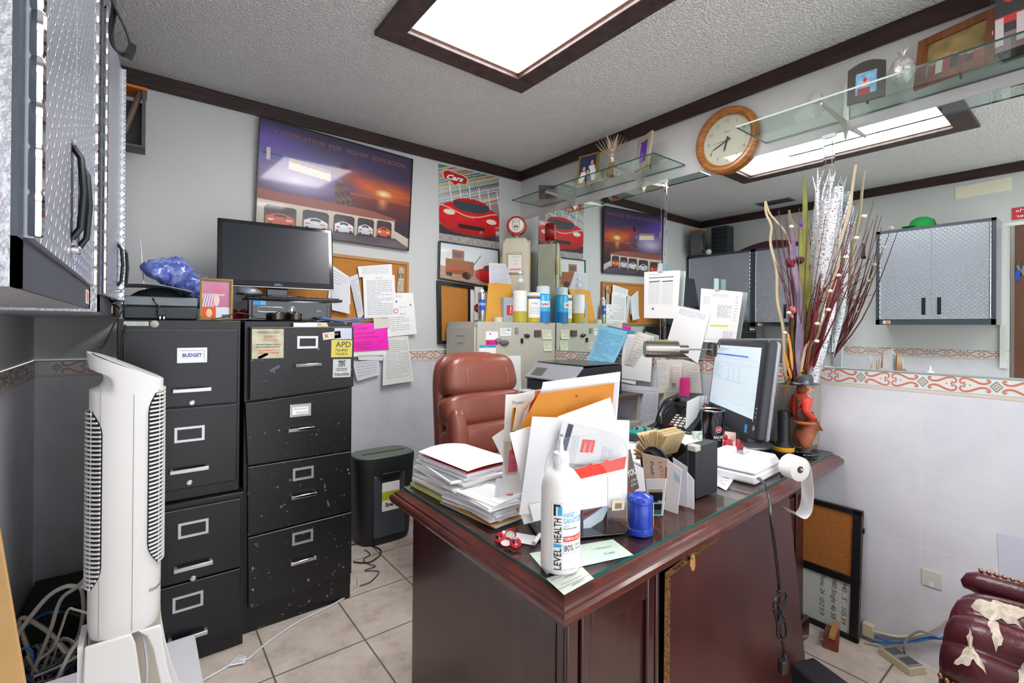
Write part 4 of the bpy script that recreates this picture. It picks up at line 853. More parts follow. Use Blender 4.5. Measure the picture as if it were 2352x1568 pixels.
# manila envelope with papers, box, cup
t=thing('manila_envelope','orange manila envelope standing on the beige cabinet, white receipt papers sticking out','envelope',(0,0,0))
y=-.30; c=[P(1122,650,y=y),P(1177,648,y=y+.02),P(1172,738,y=y-.03),P(1115,738,y=y-.03)]
for q in c[2:]: q.z=ZB+.001
page('envelope','',c,mat('#dea03c',.6,var=.1),parent=t,th=.004,bulge=.012)
y=-.285; page('papers','',[P(1123,603,y=y),P(1162,606,y=y),P(1176,652,y=y),P(1124,662,y=y)],mat('#d4d2dc',.6,var=.08),9,parent=t,th=.002,bulge=.015)
a,b=P(1157,700,y=-.36),P(1182,700,y=-.36); t=thing('carton','narrow grey box with a red label on the beige cabinet','box',((a.x+b.x)/2,-.33,ZB)); w=b.x-a.x
h=P(1170,683,y=-.36).z-ZB; MB().box(-w/2,w/2,-.03,.05,0,h).build('body',mat('#a9b0ba',.45),t,bevel=.002); mb=MB().box(-w*.22,w*.3,-.031,-.030,h*.28,h*.68,0); mb.text('Coke',(w*.18,-.0316,h*.32),(0,0,1),(-1,0,0),.012,1,w=h*.32,bold=.03); mb.build('label',[RED,WHITE],t,smooth=False)
a,b=P(1136,700,y=-.40),P(1153,700,y=-.40); solo(MB().lathe([((b.x-a.x)/2,0),((b.x-a.x)/2,.032)],20),'cup',[mat('#dcd6c8',.5)],'short cream roll standing at the front of the beige cabinet','roll',((a.x+b.x)/2,-.40,ZB))
# gas pump bank
t=thing('toy_gas_pump','cream and red miniature gas pump with a Route 66 globe on the beige cabinet','ornament',(-.175,-.172,ZB),R(-43)); t.scale=(1.36,1.36,1.36); W2=.075
PC=mat('#cfc8b2',.4,var=.2,vs=10); PR=mat('#a8262a',.35,var=.15)
hp=.465
mb=MB(); mb.prism([(-W2,0),(W2,0),(W2,hp-.03),(W2-.02,hp),(-W2+.02,hp),(-W2,hp-.03)],-.065,-.045,'y',0); mb.build('front',PC,t,bevel=.008)
MB().box(-W2+.004,W2-.004,-.045,.05,0,hp-.012).build('body',PR,t,bevel=.006)
mb=MB().box(W2-.006,W2+.002,-.045,.055,0,hp-.01).box(-W2-.002,-W2+.006,-.045,.055,0,hp-.01); mb.build('side_trim',PC,t,bevel=.003)
mb=MB()
for a in ((-.045,.045,.36-.02,.36-.01),(-.045,.045,.235,.245),(-.045,-.037,.245,.345),(.037,.045,.245,.345)): mb.box(a[0],a[1],-.078,-.064,a[2]+.03,a[3]+.03)
wf=mb.build('window_frame',mat('#c9bfa2',.3,.7),t,bevel=.003)
mb=MB().box(-.037,.037,-.072,-.066,.27,.375,0)
for k,s in enumerate(('GALLONS','SALE','PRICE')): mb.text(s,(0,-.0725,.355-k*.02),(1,0,0),(0,0,1),.007,1,align='c')
mb.box(-.03,.03,-.0725,-.072,.285,.293,2); mb.build('dial',[mat('#e6e2dc',.3),mat('#b39a90',.5),mat('#d8766a',.5)],wf,smooth=False)
for s in (-1,1): MB().box(s*W2-.006,s*W2+.006,-.06,-.05,.28,.36).build('bracket',GOLD,t)
sh=[(-.02,.05),(0,.062),(.02,.05),(.036,.055),(.03,.025),(.034,0),(.018,-.028),(0,-.04),(-.018,-.028),(-.034,0),(-.03,.025),(-.036,.055)]
MB().tube([(x,-.067,.10+z) for x,z in sh+sh[:1]],.0016,5).build('shield_outline',INKD,t)
gl=MB().lathe([(.012,hp),(.016,hp+.012),(.03,hp+.02)],16,(0,-.01,0)).build('globe_neck',mat('#d8d2c8',.3,.5),t)
zg=hp+.072; g=MB(); g.lathe([(.038,-.030),(.052,-.026),(.056,-.01),(.056,.012),(.05,.028),(.03,.03)],28,(0,-.01,zg),'y'); g=g.build('globe',mat('#b81f22',.25,coat=.4),t)
mb=MB(); mb.lathe([(.0001,-.0325),(.040,-.031),(.041,-.027)],28,(0,-.01,zg),'y',0); k=.55
mb.text('66',(0,-.044,zg-.014),(1,0,0),(0,0,1),.016,1,align='c',bold=.03).text('ROUTE',(0,-.044,zg+.013),(1,0,0),(0,0,1),.007,1,align='c',w=.032)
mb.tube([(x*.62,-.0435,zg-.004+z*.62) for x,z in sh+sh[:1]],.0009,5,1); mb.build('globe_face',[mat('#e4dfcc',.3),INKD],g)
# ================================================================ BACK WALL: posters, boards, papers
def wq(pts,y): return [P(a,b,y=y) for a,b in pts]
def sunset(u,v):
    n=vn(u*9,v*26)*.5+vn(u*24,v*70)*.3; n2=vn(u*60,v*60)
    c=mixc(hx('#241f40'),hx('#4a3a78'),v/.3)
    c=mixc(c,hx('#6f52b8'),max(0,1-math.hypot(u*1.1,(v-.18)*2.2)/.42))
    c=mixc(c,hx('#3c2c44'),max(0,min(1,(u-.45)*1.6))*(1-v*.6))
    if u<.5: c=mixc(c,hx('#7d86c8'),max(0,min(1,(v-.2)*5))*max(0,1-u*1.6))
    d=math.hypot((u-.795)*1.25,(v-.445)*1.9)
    if v<.50 and u>.36:
        k=max(0,1-abs(v-.40-.03*math.sin(u*9))/.17); c=mixc(c,hx('#e0501e'),k*min(1,(u-.36)*4)*(.55+.6*n)); c=mixc(c,hx('#f08a30'),max(0,1-d/.30)*(.5+.5*n)); c=mixc(c,hx('#fff0b8'),max(0,1-d/.085)**.8)
    if v>=.50: 
        c=mixc(hx('#8a4038'),hx('#34222e'),min(1,(v-.50)/.28+.1*n)); c=mixc(c,hx('#ffb868'),max(0,1-abs(u-.79)/.05)*max(0,1-(v-.50)/.14)); c=mixc(c,hx('#c86040'),max(0,1-abs(v-.505)/.02)*.8)
    hl=.345+.09*max(0,u-.35)+.02*vn(u*14,3)
    if v>hl and u<.50+.10*min(1,(v-.40)/.18)*(v>.36):
        c=mixc(hx('#8d7ab0'),hx('#4f3f62'),min(1,(v-.36)*2.6+.3*n))
        if u>.46 and v>.42: c=mixc(hx('#8a6258'),hx('#3f2a34'),n2)
        c=mixc(c,hx('#d8cfe8'),max(0,1-math.hypot((u-.22)*1.1,(v-.50)*2.0)/.30)*.9)
    if .17<u<.43 and .30+.12*(u-.17)<v<.405+.12*(u-.17): c=hx('#e6d4cc') if v>.335+.12*(u-.17) else hx('#a88880')
    if .20<u<.42 and .37<v-.12*(u-.17)<.395 and (u*40)%1<.5: c=hx('#ffd890')
    if .02<u<.13 and .295<v<.31: c=hx('#4a4468')
    if .045<u<.065 and .25<v<.36: c=hx('#d8c4cc')
    if math.hypot((u-.515)*1.5,v-.27)<.028+.022*vn(u*90,v*90): c=hx('#2c2438')
    gt=.632+.016*u if u<.72 else .643+(u-.72)*.26; gr=.728-.01*u if u<.72 else .72-(u-.72)*.05
    if u<.895 and gt<v<gr: c=mixc(hx('#b06a5c'),hx('#7d4038'),.5+.5*math.sin(u*520-v*160))
    gb=.965-.075*u
    if v>=gr and u<.885 and v<gb:
        c=mixc(hx('#d6cab8'),hx('#b3a695'),min(1,(v-gr)/.2))
        for k,(x0,x1) in enumerate(((.045,.23),(.265,.43),(.46,.60),(.62,.735),(.755,.865))):
            top=.765-.05*(x0); w=x1-x0; m=(u-x0)/w; q=(v-top)/(gb-.005-top)
            if 0<m<1 and 0<q:
                r=.16
                if (m<r or m>1-r) and q<r and math.hypot((r-min(m,1-m))/r,(r-q)/r)>1: continue
                c=mixc(hx('#4a3a3e'),hx('#241a20'),q)
                cc=[hx('#d8522c'),hx('#dfe0e6'),hx('#e6eaf2'),hx('#dcdce0'),hx('#e06840')][k]
                body=(.36+.30*abs(m-.48)**1.6*2.4); 
                if q>body and q<.94-.25*abs(m-.5)**3 and .05<m<.95: c=mixc(cc,mixc(cc,(0,0,0),.35),max(0,(q-.6)*1.4))
                if .30<m<.68 and body+.04<q<body+.17: c=mixc(cc,hx('#1c262c'),.8)
                if .66<q<.72 and (.12<m<.30 or .68<m<.86): c=hx('#c83c2c') if k in(1,2,3) else hx('#f2e8cc')
                if .84<q<.95 and (.12<m<.24 or .76<m<.88): c=hx('#18161a')
    if v>=gb and not (u>.885 and v<.80+.9*(u-.885)): c=mixc(hx('#3f313a'),hx('#6b5864'),n*1.1+.2*n2)
    if u>.87 and .80+.6*(u-.87)<v<.875+.75*(u-.87): c=mixc(hx('#d0c4b0'),hx('#a89a88'),(v-.8)*3)
    return tuple(min(1,max(0,x)) for x in c)
def frame_bars(c,w,d,n):
    """four bars round a quad; c TL,TR,BR,BL; outwards depth d along n"""
    mb=MB(); ux=(c[1]-c[0]).normalized(); uy=(c[3]-c[0]).normalized()
    i=[c[0]+ux*w+uy*w,c[1]-ux*w+uy*w,c[2]-ux*w-uy*w,c[3]+ux*w-uy*w]
    for k in range(4):
        q=[c[k],c[(k+1)%4],i[(k+1)%4],i[k]]; mb.hull([p for p in q],[p+n*d for p in q])
    return mb
t=thing('poster','large framed sunset poster titled JUSTIFICATION FOR HIGHER EDUCATION, with five garages','poster',(0,0,0))
c=[P(597,268,y=-.045),P(947,367,y=-.045),P(937,575,y=-.02),P(586,524,y=-.02)]; n=((c[3]-c[0]).cross(c[1]-c[0])).normalized(); n=-n if n.y>0 else n
cc=[p+n*.001 for p in c]
def ttl(mb,pt,c,n): mb.text('JUSTIFICATION  FOR  HIGHER  EDUCATION',pt(.08,.115),(c[1]-c[0]),(c[0]-c[3]),.027,2,w=(c[1]-c[0]).length*.87)
printed('print',cc,330,210,sunset,.004,t,extra=ttl,coat=.5,rough=.35,mats=[BLACKP,mat('#8e5a58',.5)])
frame_bars([c[0]-Vector((.004,0,-.004)),c[1]+Vector((.004,0,.004)),c[2]+Vector((.004,0,-.004)),c[3]-Vector((.004,0,.004))],.006,.008,n).build('frame',BLACKP,t)
MB().hull([p+Vector((0,.004,0)) for p in c],[p+Vector((0,.018 if i<2 else .010,0)) for i,p in enumerate(c)]).build('backing',BLACKP,t)
# race poster: stand-in, same size and colours
def race(u,v):
    if v>.90: return mixc(hx('#8f8a88'),hx('#b5afa8'),vn(u*30,v*20))
    r=hsh(math.floor(u*60),math.floor(v*95)); base=[hx('#2b6fb8'),hx('#24508c'),hx('#c84838'),hx('#5fae6c'),hx('#e8e4d8'),hx('#1c3f6a'),hx('#d8b850')][int(r*7)%7]
    base=mixc(base,hx('#e6e4de'),max(0,.55-abs(v-.38)*1.2)*(1.2-u))
    for k in range(6):
        x=.16+k*.16
        if abs((u-x)-.12*(v-.1)**2*3)<.008 and v>.20: base=hx('#e8ecf0')
    c=base
    if v>.50+.14*(1-u)*0 and v>.46: c=mixc(hx('#4b4a50'),hx('#2f2a2e'),v) if v>.78 else (hx('#5d7488') if u>.75 else c)
    # smooth red coachwork, no face: broad body with a darker glasshouse
    b=((abs(u-.5)/.52)**2.6+(abs(v-.655)/.215)**2.6)
    if b<1:
        c=mixc(hx('#d8141c'),hx('#8c0a12'),max(0,(v-.66)*3.5)); 
        if abs(v-(.57+.05*math.cos((u-.5)*6)))<.008: c=hx('#f0b8a0')
        if math.hypot((u-.16)/.09,(v-.60)/.035)<1 or math.hypot((u-.86)/.09,(v-.64)/.035)<1: c=hx('#ece6d0')
        if .30<u<.74 and .735<v<.79: c=hx('#2a1618')
    g=((abs(u-.52)/.30)**2.4+(abs(v-.47)/.09)**2.2)
    if g<1: c=hx('#c4121a') if v<.43 else hx('#3b4650')
    return c
c=wq([(1007,376),(1146,407),(1147,573),(1009,552)],-.004)
def carl(mb,pt,c,n):
    q=[(.07,.09),(.14,.06),(.38,.09),(.45,.12),(.43,.19),(.3,.2),(.25,.235),(.19,.19),(.09,.17)]
    mb.add([pt(a,b,.0012) for a,b in [(.5*(x-.26)*2.3+.26,(y-.14)*1.25+.14) for x,y in q]],[tuple(range(9))],3); mb.add([pt(a,b,.0016) for a,b in q],[tuple(range(9))],2)
    mb.text('Cars',pt(.12,.172,.0022),(c[1]-c[0]),(c[0]-c[3])+(c[1]-c[0])*.15,.035,4,w=.14,bold=.04,shear=.25)
o=printed('poster',c,210,270,race,.002,None,extra=carl,coat=.3,mats=[WHITE,mat('#c4141c',.4),mat('#d8c89a',.4),PAPERW]); tag(o,'tall colourful racing poster with a red Cars badge and a red car','poster')
def desert(u,v):
    c=mixc(hx('#d3dde6'),hx('#e8e8e4'),v/.6) if v<.62+.03*math.sin(u*6) else mixc(hx('#c9a38c'),hx('#a98572'),vn(u*20,v*20))
    # plain rust-brown truck shape, no face
    if .10<u<.56 and .42<v<.80: c=mixc(hx('#8a6a3c'),hx('#c0522a'),max(0,1-abs(v-.68)*4)*vn(u*9,v*9)*1.6)
    if .20<u<.40 and .17<v<.44: c=mixc(hx('#a8793e'),hx('#c85a2a'),vn(u*20,v*10))
    if .23<u<.37 and .24<v<.36: c=hx('#5c6a70')
    if .50<u<.68 and abs(v-(.62-(u-.5)*2.2))<.02: c=hx('#6a5a34')
    if math.hypot(u-.44,(v-.80)*.8)<.075 or math.hypot(u-.16,(v-.82)*.8)<.05: c=hx('#3a2f2a')
    if ((abs(u-.86)/.28)**2.4+(abs(v-.72)/.19)**2.4)<1: c=mixc(hx('#d41e20'),hx('#8c1014'),max(0,(v-.7)*5))
    if ((abs(u-.88)/.16)**2+(abs(v-.52)/.09)**2)<1: c=hx('#c01c1c') if v<.49 else hx('#4a5560')
    return c
t=thing('framed_picture','black framed picture of a rusty truck and a red car in a desert','picture',(0,0,0))
c=wq([(1009,553),(1146,573),(1147,664),(1007,640)],-.022); n=Vector((0,-1,0)); printed('print',c,180,120,desert,.002,t,coat=.4); frame_bars([p+n*.0 for p in c],.009,.006,n).build('frame',BLACKP,t)
MB().hull([p+Vector((0,.003,0)) for p in c],[p+Vector((0,.018,0)) for p in c]).build('backing',BLACKP,t)
CORK=mat('#c8893c',.85,col2='#b5742e',vs=170,thr=(.4,.6),bump=.15,bs=250)
t=thing('cork_board','black framed half cork, half white board in the corner above the beige cabinet','board',(0,0,0))
c=wq([(1004,644),(1162,668),(1160,792),(1006,790)],-.018); c[2].z=c[3].z=P(1006,790,y=-.018).z; mb=MB()
n=Vector((0,-1,0)); m=lambda u,v:bil(c,u,v); m1=.42
mb.add([m(0,0),m(m1,0),m(m1,1),m(0,1)],[(0,1,2,3)],0).add([m(m1,0),m(1,0),m(1,1),m(m1,1)],[(0,1,2,3)],1); mb.build('panel',[CORK,PAPERW],t,smooth=False)
frame_bars(c,.026,.012,n).build('frame',BLACKP,t); mb=MB(); q=[m(m1,.02),m(m1+.03,.02),m(m1+.03,.98),m(m1,.98)]; mb.hull(q,[p+n*.008 for p in q]).build('divider',BLACKP,t)
MB().hull([p+Vector((0,.001,0)) for p in c],[p+Vector((0,.015,0)) for p in c]).build('backing',BLACKP,t)
p=P(1098,700,y=-.045)
t=thing('drink_ornament','white bottle-shaped card with a red Coca-Cola disc hanging on the white half of the board','ornament',(p.x,-.040,0))
mb=MB().prism([(-.028,1.35),(.03,1.35),(.034,1.40),(.03,1.50),(.045,1.56),(.045,1.60),(-.03,1.60),(-.02,1.52),(-.034,1.43)],-.004,.004,'y'); mb.build('card',PAPERW,t)
mb=MB().lathe([(.033,-.004),(.033,-.007)],24,(-.002,0,1.44),'y',0); mb.text('Coca-Cola',(-.002,-.0076,1.436),(1,0,0),(0,0,1),.009,1,w=.052,align='c',shear=.3); mb.build('disc',[mat('#7d1a1a',.35),WHITE],t)
# long cork board with pinned papers
t=thing('cork_board','wood framed cork board half hidden behind the black monitor and covered in papers','board',(0,0,0))
B=[Vector((-1.93,-.018,1.755)),Vector((-.993,-.018,1.735)),Vector((-.993,-.018,1.33)),Vector((-1.93,-.018,1.34))]
mb=MB(); mb.hull(B,[p+Vector((0,.015,0)) for p in B]); mb.build('cork',CORK,t); frame_bars(B,.018,.010,n).build('frame',mat('#c08a52',.5,var=.2,vs=20,stretch=(1,1,10)),t)
def ca(pts): return [(740+x/4.61,560+y/4.61) for x,y in pts]
gp='papers pinned to and below the wooden cork board'
I2=mat('#bcbeca',.7)
def wp(i,label,pts,mt=PAPER,rows=0,ink=None,**k): return page(k.pop('name','paper'),label,wq(pts,-.0305-.0024*i),mt,rows,ink,**k)
wp(0,'white sheet hanging slanted at the left of the cork board beside the monitor',ca([(90,215),(292,352),(300,640),(60,620)]),PAPER,10,I2,seed=3,bulge=.006)
wp(1,'slanted typed sheet just left of the centre page on the cork board',ca([(285,352),(378,318),(440,745),(385,815)]),mat('#dfe0e6',.7),14,I2,seed=4,bulge=.006)
wp(2,'folded blank sheet curling at the lower left of the cork board',ca([(100,440),(300,400),(280,742),(95,700)]),mat('#e2e3e8',.7),0,bulge=.012,curl=.02)
wp(3,'handwritten sheet at the top of the cork board papers',ca([(375,240),(737,213),(742,345),(392,352)]),PAPERW,5,I2,seed=6,v0=.15,v1=.8,h=.25)
wp(4,'white flyer with a blue banner and red stamp right of the cork board papers',ca([(700,520),(962,517),(1002,952),(690,985)]),PAPERW,0,None,bulge=.008,
  extra=lambda mb,pt,c,n:(txt(mb,pt,'RECISION',.28,.10,.013,1,w=.045),mb.add([pt(.28,.17),pt(.88,.27),pt(.86,.32),pt(.28,.22)],[(0,1,2,3)],2),mb.text('GAS CAP',pt(.4,.36),c[1]-c[0],c[0]-c[3],.014,1,w=.05),mb.ring(pt(.28,.42),.014,.0022,14,4,'y',3),txt(mb,pt,'EASY AD',.42,.51,.009,2,w=.04),lines_on(mb,pt,7,1,.1,.75,.56,.9,.3,2)),mats=[mat('#4a55b8',.5),mat('#c85058',.5)])
wp(5,'main typed page in the middle of the cork board papers',ca([(430,338),(765,328),(787,776),(448,786)]),PAPERW,20,I2,seed=8,v0=.12,v1=.95,u0=.1,u1=.9,bulge=.01,
  extra=lambda mb,pt,c,n:lines_on(mb,pt,3,1,.38,.62,.04,.1,.4,9))
wp(1,'long letter hanging lowest under the cork board papers',ca([(660,970),(910,975),(955,1448),(628,1497)]),mat('#e2e2dc',.7),18,I2,seed=10,bulge=.012,curl=.02,extra=lambda mb,pt,c,n:[mb.add([pt(a,b),pt(c2,d),pt(c2+.01,d+.006),pt(a+.01,b+.006)],[(0,1,2,3)],1) for a,b,c2,d in ((.06,.94,.93,.93),(.90,.03,.90,.93))])
wp(2,'small folded letter at the lower left beneath the pink notice',ca([(322,1250),(602,1225),(606,1385),(370,1452)]),mat('#dddfe6',.7),5,I2,seed=11)
wp(3,'white sheets showing just beneath the pink notice',ca([(322,1125),(680,1118),(676,1190),(322,1192)]),PAPERW,0)
wp(3,'short white slip hanging under the pink notice',ca([(378,1180),(650,1175),(640,1235),(385,1228)]),mat('#e6e6ea',.7),0)
wp(6,'bright pink notice with red handwriting below the cork board',ca([(322,870),(545,805),(688,830),(706,1116),(322,1138)]) [:0] or ca([(322,840),(680,812),(706,1116),(322,1138)]),mat('#ff22c4',.5,var=.02),0,None,bulge=.01,
  extra=lambda mb,pt,c,n:(txt(mb,pt,'Call 2pm',.12,.18,.016,1,w=.07,shear=.2),txt(mb,pt,'Electrical License',.06,.36,.014,1,w=.13,shear=.25),txt(mb,pt,'FOR PERMIT (ELECTRICAL)',.06,.50,.009,1,w=.14),mb.add([pt(.58,.72),pt(.72,.72),pt(.72,.88),pt(.58,.88)],[(0,1,2,3)],1),lines_on(mb,pt,4,1,.06,.5,.68,.95,.3,3)),ink=None) if False else None
page('paper','bright pink notice with red handwriting below the cork board',wq(ca([(322,872),(545,806),(706,1116),(322,1138)])[:0] or ca([(318,856),(682,820),(706,1116),(318,1138)]),-.047),mat('#ff22c4',.5,var=.02),0,mat('#c4106a',.5),bulge=.008,
  extra=lambda mb,pt,c,n:(txt(mb,pt,'Call & get',.12,.2,.016,1,w=.07,shear=.2),txt(mb,pt,'Electric License',.06,.38,.014,1,w=.13,shear=.25),txt(mb,pt,'FOR PERMIT (ELECTRICAL)',.06,.52,.009,1,w=.15),txt(mb,pt,'Yes',.74,.72,.012,1,shear=.3),lines_on(mb,pt,4,1,.06,.5,.68,.95,.3,3)))
wp(9,'cream strip of paper pinned over the pink notice',ca([(542,785),(722,785),(716,885),(552,900)]),mat('#e2dcd0',.7),0)
page('photo_clipping','',wq(ca([(800,250),(872,252),(858,520),(790,520)]),-.0305),mat('#cfc4b0',.7),0,None) if False else None
t=thing('photo_clipping','torn newspaper photo of a woman pinned at the right edge of the cork board','clipping',(0,0,0))
page('paper','',wq(ca([(812,240),(868,262),(858,512),(790,520)]),-.031),mat('#cfc4b0',.7,col2='#9f968a',vs=60),0,parent=t)
c=wq(ca([(808,315),(862,315),(858,380),(810,380)]),-.033); printed('portrait',c,14,16,lambda u,v:hx('#4a4640') if math.hypot((u-.5)*1.6,(v-.3))<.38 and not math.hypot((u-.5)*2.2,v-.42)<.3 else (hx('#d6cdbf') if math.hypot((u-.5)*2.2,v-.42)<.3 or v>.75 else hx('#77726a')),.0005,t)
# ================================================================ MIRROR WALL PAPERS
def wx(pts,x): return [P(a,b,x=x) for a,b in pts]
def m8(pts): return [(1380+x/4.612,600+y/4.612) for x,y in pts]
gm='papers taped over the mirror'
def mp(i,label,pts,mt=PAPER,rows=0,ink=None,**k): return page(k.pop('name','paper'),label,wx(pts,-.024-.003*i),mt,rows,ink,**k)
TBL=mat('#8a8aa0',.7); DK=mat('#2c2c34',.7)
def table(mb,pt,c,n):
    for a,b in ((.15,.85),): mb.add([pt(a,.13),pt(b,.12),pt(b,.135),pt(a,.145)],[(0,1,2,3)],2)
    for a,b in ((.15,.47),(.54,.84)):
        mb.add([pt(a,.21),pt(b,.2),pt(b,.222),pt(a,.232)],[(0,1,2,3)],2)
        for r in range(22): mb.add([pt(a,.25+r*.021),pt(b,.245+r*.021),pt(b,.248+r*.021),pt(a,.253+r*.021)],[(0,1,2,3)],1)
        for q in range(5): x=a+(b-a)*q/4; mb.add([pt(x,.25),pt(x+.004,.25),pt(x+.004,.715),pt(x,.715)],[(0,1,2,3)],1)
    mb.add([pt(.25,.78),pt(.31,.78),pt(.31,.82),pt(.25,.82)],[(0,1,2,3)],2); txt(mb,pt,'Price List',.16,.08,.008,1,w=.07)
o=mp(7,'thick price list with two columns hanging highest on the mirror',m8([(460,112),(835,95),(800,606),(458,600)]),PAPERW,0,INKL,extra=table,mats=[mat('#55555f',.7)],th=.01)
def invoice(mb,pt,c,n):
    lines_on(mb,pt,3,1,.3,.7,.08,.14,.3,1,3); lines_on(mb,pt,5,1,.08,.25,.14,.3,.25,2,2); lines_on(mb,pt,16,1,.45,.8,.28,.52,.4,3,5); lines_on(mb,pt,9,1,.86,.94,.1,.6,.2,4,1)
    mb.add([pt(.3,.665,.001),pt(.75,.655,.001),pt(.75,.685,.001),pt(.3,.695,.001)],[(0,1,2,3)],2); lines_on(mb,pt,8,1,.65,.9,.78,.94,.35,6,4); lines_on(mb,pt,2,1,.1,.8,.93,.97,.3,6,9)
mp(4,'invoice with a yellow highlighted line taped to the mirror left of the vase',m8([(1062,285),(1507,325),(1425,870),(1030,850)]),PAPERW,0,INKL,extra=invoice,mats=[mat('#dcf03a',.6)])
for (pts,lb,i) in ((m8([(1200,180),(1250,182),(1248,300),(1197,298)]),'strip of clear tape holding the invoice to the mirror',8),(m8([(605,20),(655,22),(652,110),(600,108)]),'strip of clear tape holding the price list to the mirror',10)):
    mp(i,lb,pts,mat('#b9d2da',.3),0,name='tape',cat='tape')
mp(6,'big blank looking letter between the price list and the invoice',m8([(812,470),(1158,548),(1028,1082),(700,852)]),PAPERW,5,I2,seed=21,v0=.05,v1=.2,bulge=.01)
b5=lambda pts:[(960+x/3.016,380+y/3.016) for x,y in pts]
mp(9,'light blue printed form curling off the mirror beside the printer',b5([(1256,1105),(1452,1148),(1360,1418),(1195,1362)]),mat('#8ccdec',.55,var=.04),17,mat('#5f9fc4',.6),seed=22,u0=.1,u1=.92,bulge=.014,curl=.06)
mp(5,'typed sheet under the curled receipt, left of the metal lamp',m8([(240,768),(558,790),(525,1277),(207,1236)]),PAPERW,24,I2,seed=23,u0=.12,u1=.5,v0=.06,v1=.72,bulge=.008,th=.003)
mp(8,'curled cream receipt hanging over the typed sheet left of the lamp',m8([(392,742),(548,790),(352,1116),(255,1085)]),mat('#e9e4dc',.65),9,mat('#cfc8c0',.7),seed=24,bulge=.02)
mp(3,'narrow white sheet edge under the typed sheet left of the lamp',m8([(208,1225),(375,1262),(366,1306),(205,1272)]),PAPERW)
mp(1,'pale grid calendar sheet hanging lowest on the tiles above the phone',[(1441,883),(1514,890),(1508,968),(1440,1000)],mat('#dcdce6',.7),18,mat('#c4c4d2',.7),seed=25,u0=.05,u1=.95,h=.6,seg=3)
mp(0,'wide pale sheet on the tiles behind the sheets left of the phone',[(1396,868),(1445,880),(1442,990),(1392,985)],mat('#d9d9e2',.7),14,mat('#c8c8d4',.7),seed=26,h=.5,seg=2)
mp(2,'cream typed letter under the metal lamp',m8([(590,1040),(860,1040),(850,1397),(612,1397)]),mat('#e4e1da',.7),12,mat('#a3a1a6',.7),seed=27,u0=.02,u1=.4,h=.2,v0=.1,v1=.8)
mp(3,'typed letter under the big blank letter, right of the pink note',m8([(850,1035),(1042,1082),(1072,1397),(870,1390)]),mat('#e3ddd4',.7),9,mat('#aaa7aa',.7),seed=28,h=.18,v0=.1,v1=.7)
mp(6,'long pinkish receipt hanging under the metal lamp',m8([(735,1085),(862,1090),(850,1400),(720,1395)]),mat('#e2d5d0',.65),12,mat('#c4aeb0',.7),seed=29,bulge=.015,extra=lambda mb,pt,c,n:mb.add([pt(.35,.66),pt(.6,.66),pt(.6,.78),pt(.35,.78)],[(0,1,2,3)],2),mats=[mat('#6d4a4a',.7)])
mp(8,'hot pink sticky note directly above the phone',m8([(838,1232),(942,1234),(946,1428),(835,1418)]),mat('#ff3f9c',.5,var=.04),0,name='sticky_note',cat='sticky note',bulge=.006,curl=.01)
mp(5,'pale green slip of paper behind the phone handset',m8([(690,1345),(846,1312),(838,1392),(650,1468)]),mat('#d8e0bc',.6),3,mat('#a8b890',.6),seed=31)
mp(2,'small yellow sticky note just above the metal lamp',m8([(588,828),(695,832),(692,885),(585,885)]),mat('#e2e23a',.5),3,mat('#a89a2a',.6),name='sticky_note',cat='sticky note')
mp(3,'small white card taped to the mirror left of the blue form',[(1358,783),(1372,786),(1369,803),(1354,800)],PAPERW,3,INKL,name='card',cat='card')
# swing arm lamp on the mirror
def srch(x0,y0,dx,dy,z,px):
    best=0; bd=1e9
    for k in range(200):
        s=k*.004; p=Vector((x0+dx*s,y0+dy*s,z))-CAMP; q=CXP+FPX*p.dot(CR)/p.dot(CW)
        if abs(q-px)<bd: bd=abs(q-px); best=s
    return best
mt_=Vector((-.03,-1.70,1.19)); dr=Vector((-.76,.65,0)).normalized()
S=lambda px:srch(mt_.x,mt_.y,dr.x,dr.y,1.19,px)
lp=thing('wall_lamp','brushed steel swing-arm reading lamp with a cylinder shade mounted on the mirror','lamp',tuple(mt_))
BS=mat('#a9a49c',.3,1,var=.25,vs=8,stretch=(1,1,60),spec=.5)
ang=math.atan2(dr.y,dr.x)
def al(prof,nm,m=BS,par=lp):
    mb=MB().at((0,0,0),(0,0,ang)); mb.lathe(prof,28,(0,0,0),'x'); return mb.build(nm,m,par,angle=40)
s0,s1,s2,s3=S(1485),S(1587),S(1591),S(1622)
rr=.0445*1.02
sh_=al([(rr-.003,s0+.01),(rr-.003,s0),(rr,s0+.002),(rr,S(1553)-.006),(rr-.008,S(1553))],'shade')
al([(rr*.5,S(1553)-.005),(rr*.5,S(1580)),(rr*.42,S(1580)+.001)],'socket')
al([(.004,S(1580)),(.004,0.02)],'arm')
MB().box(-.02,-.006,-.012,.012,-.035,.035).build('bracket',BS,lp,bevel=.002)
MB().lathe([(.034,-.02),(.034,.02),(.028,.026)],24,(.0,-.05,.02),'y').build('hub',BS,lp); MB().tube([(-.01,0,-.02),(-.01,-.05,-.02)],.004,8).build('pivot',BS,lp)
MB().box(.006,.02,-.09,.03,-.06,.06).build('backplate',mat('#c3c9c4',.3,.6),lp,bevel=.003)
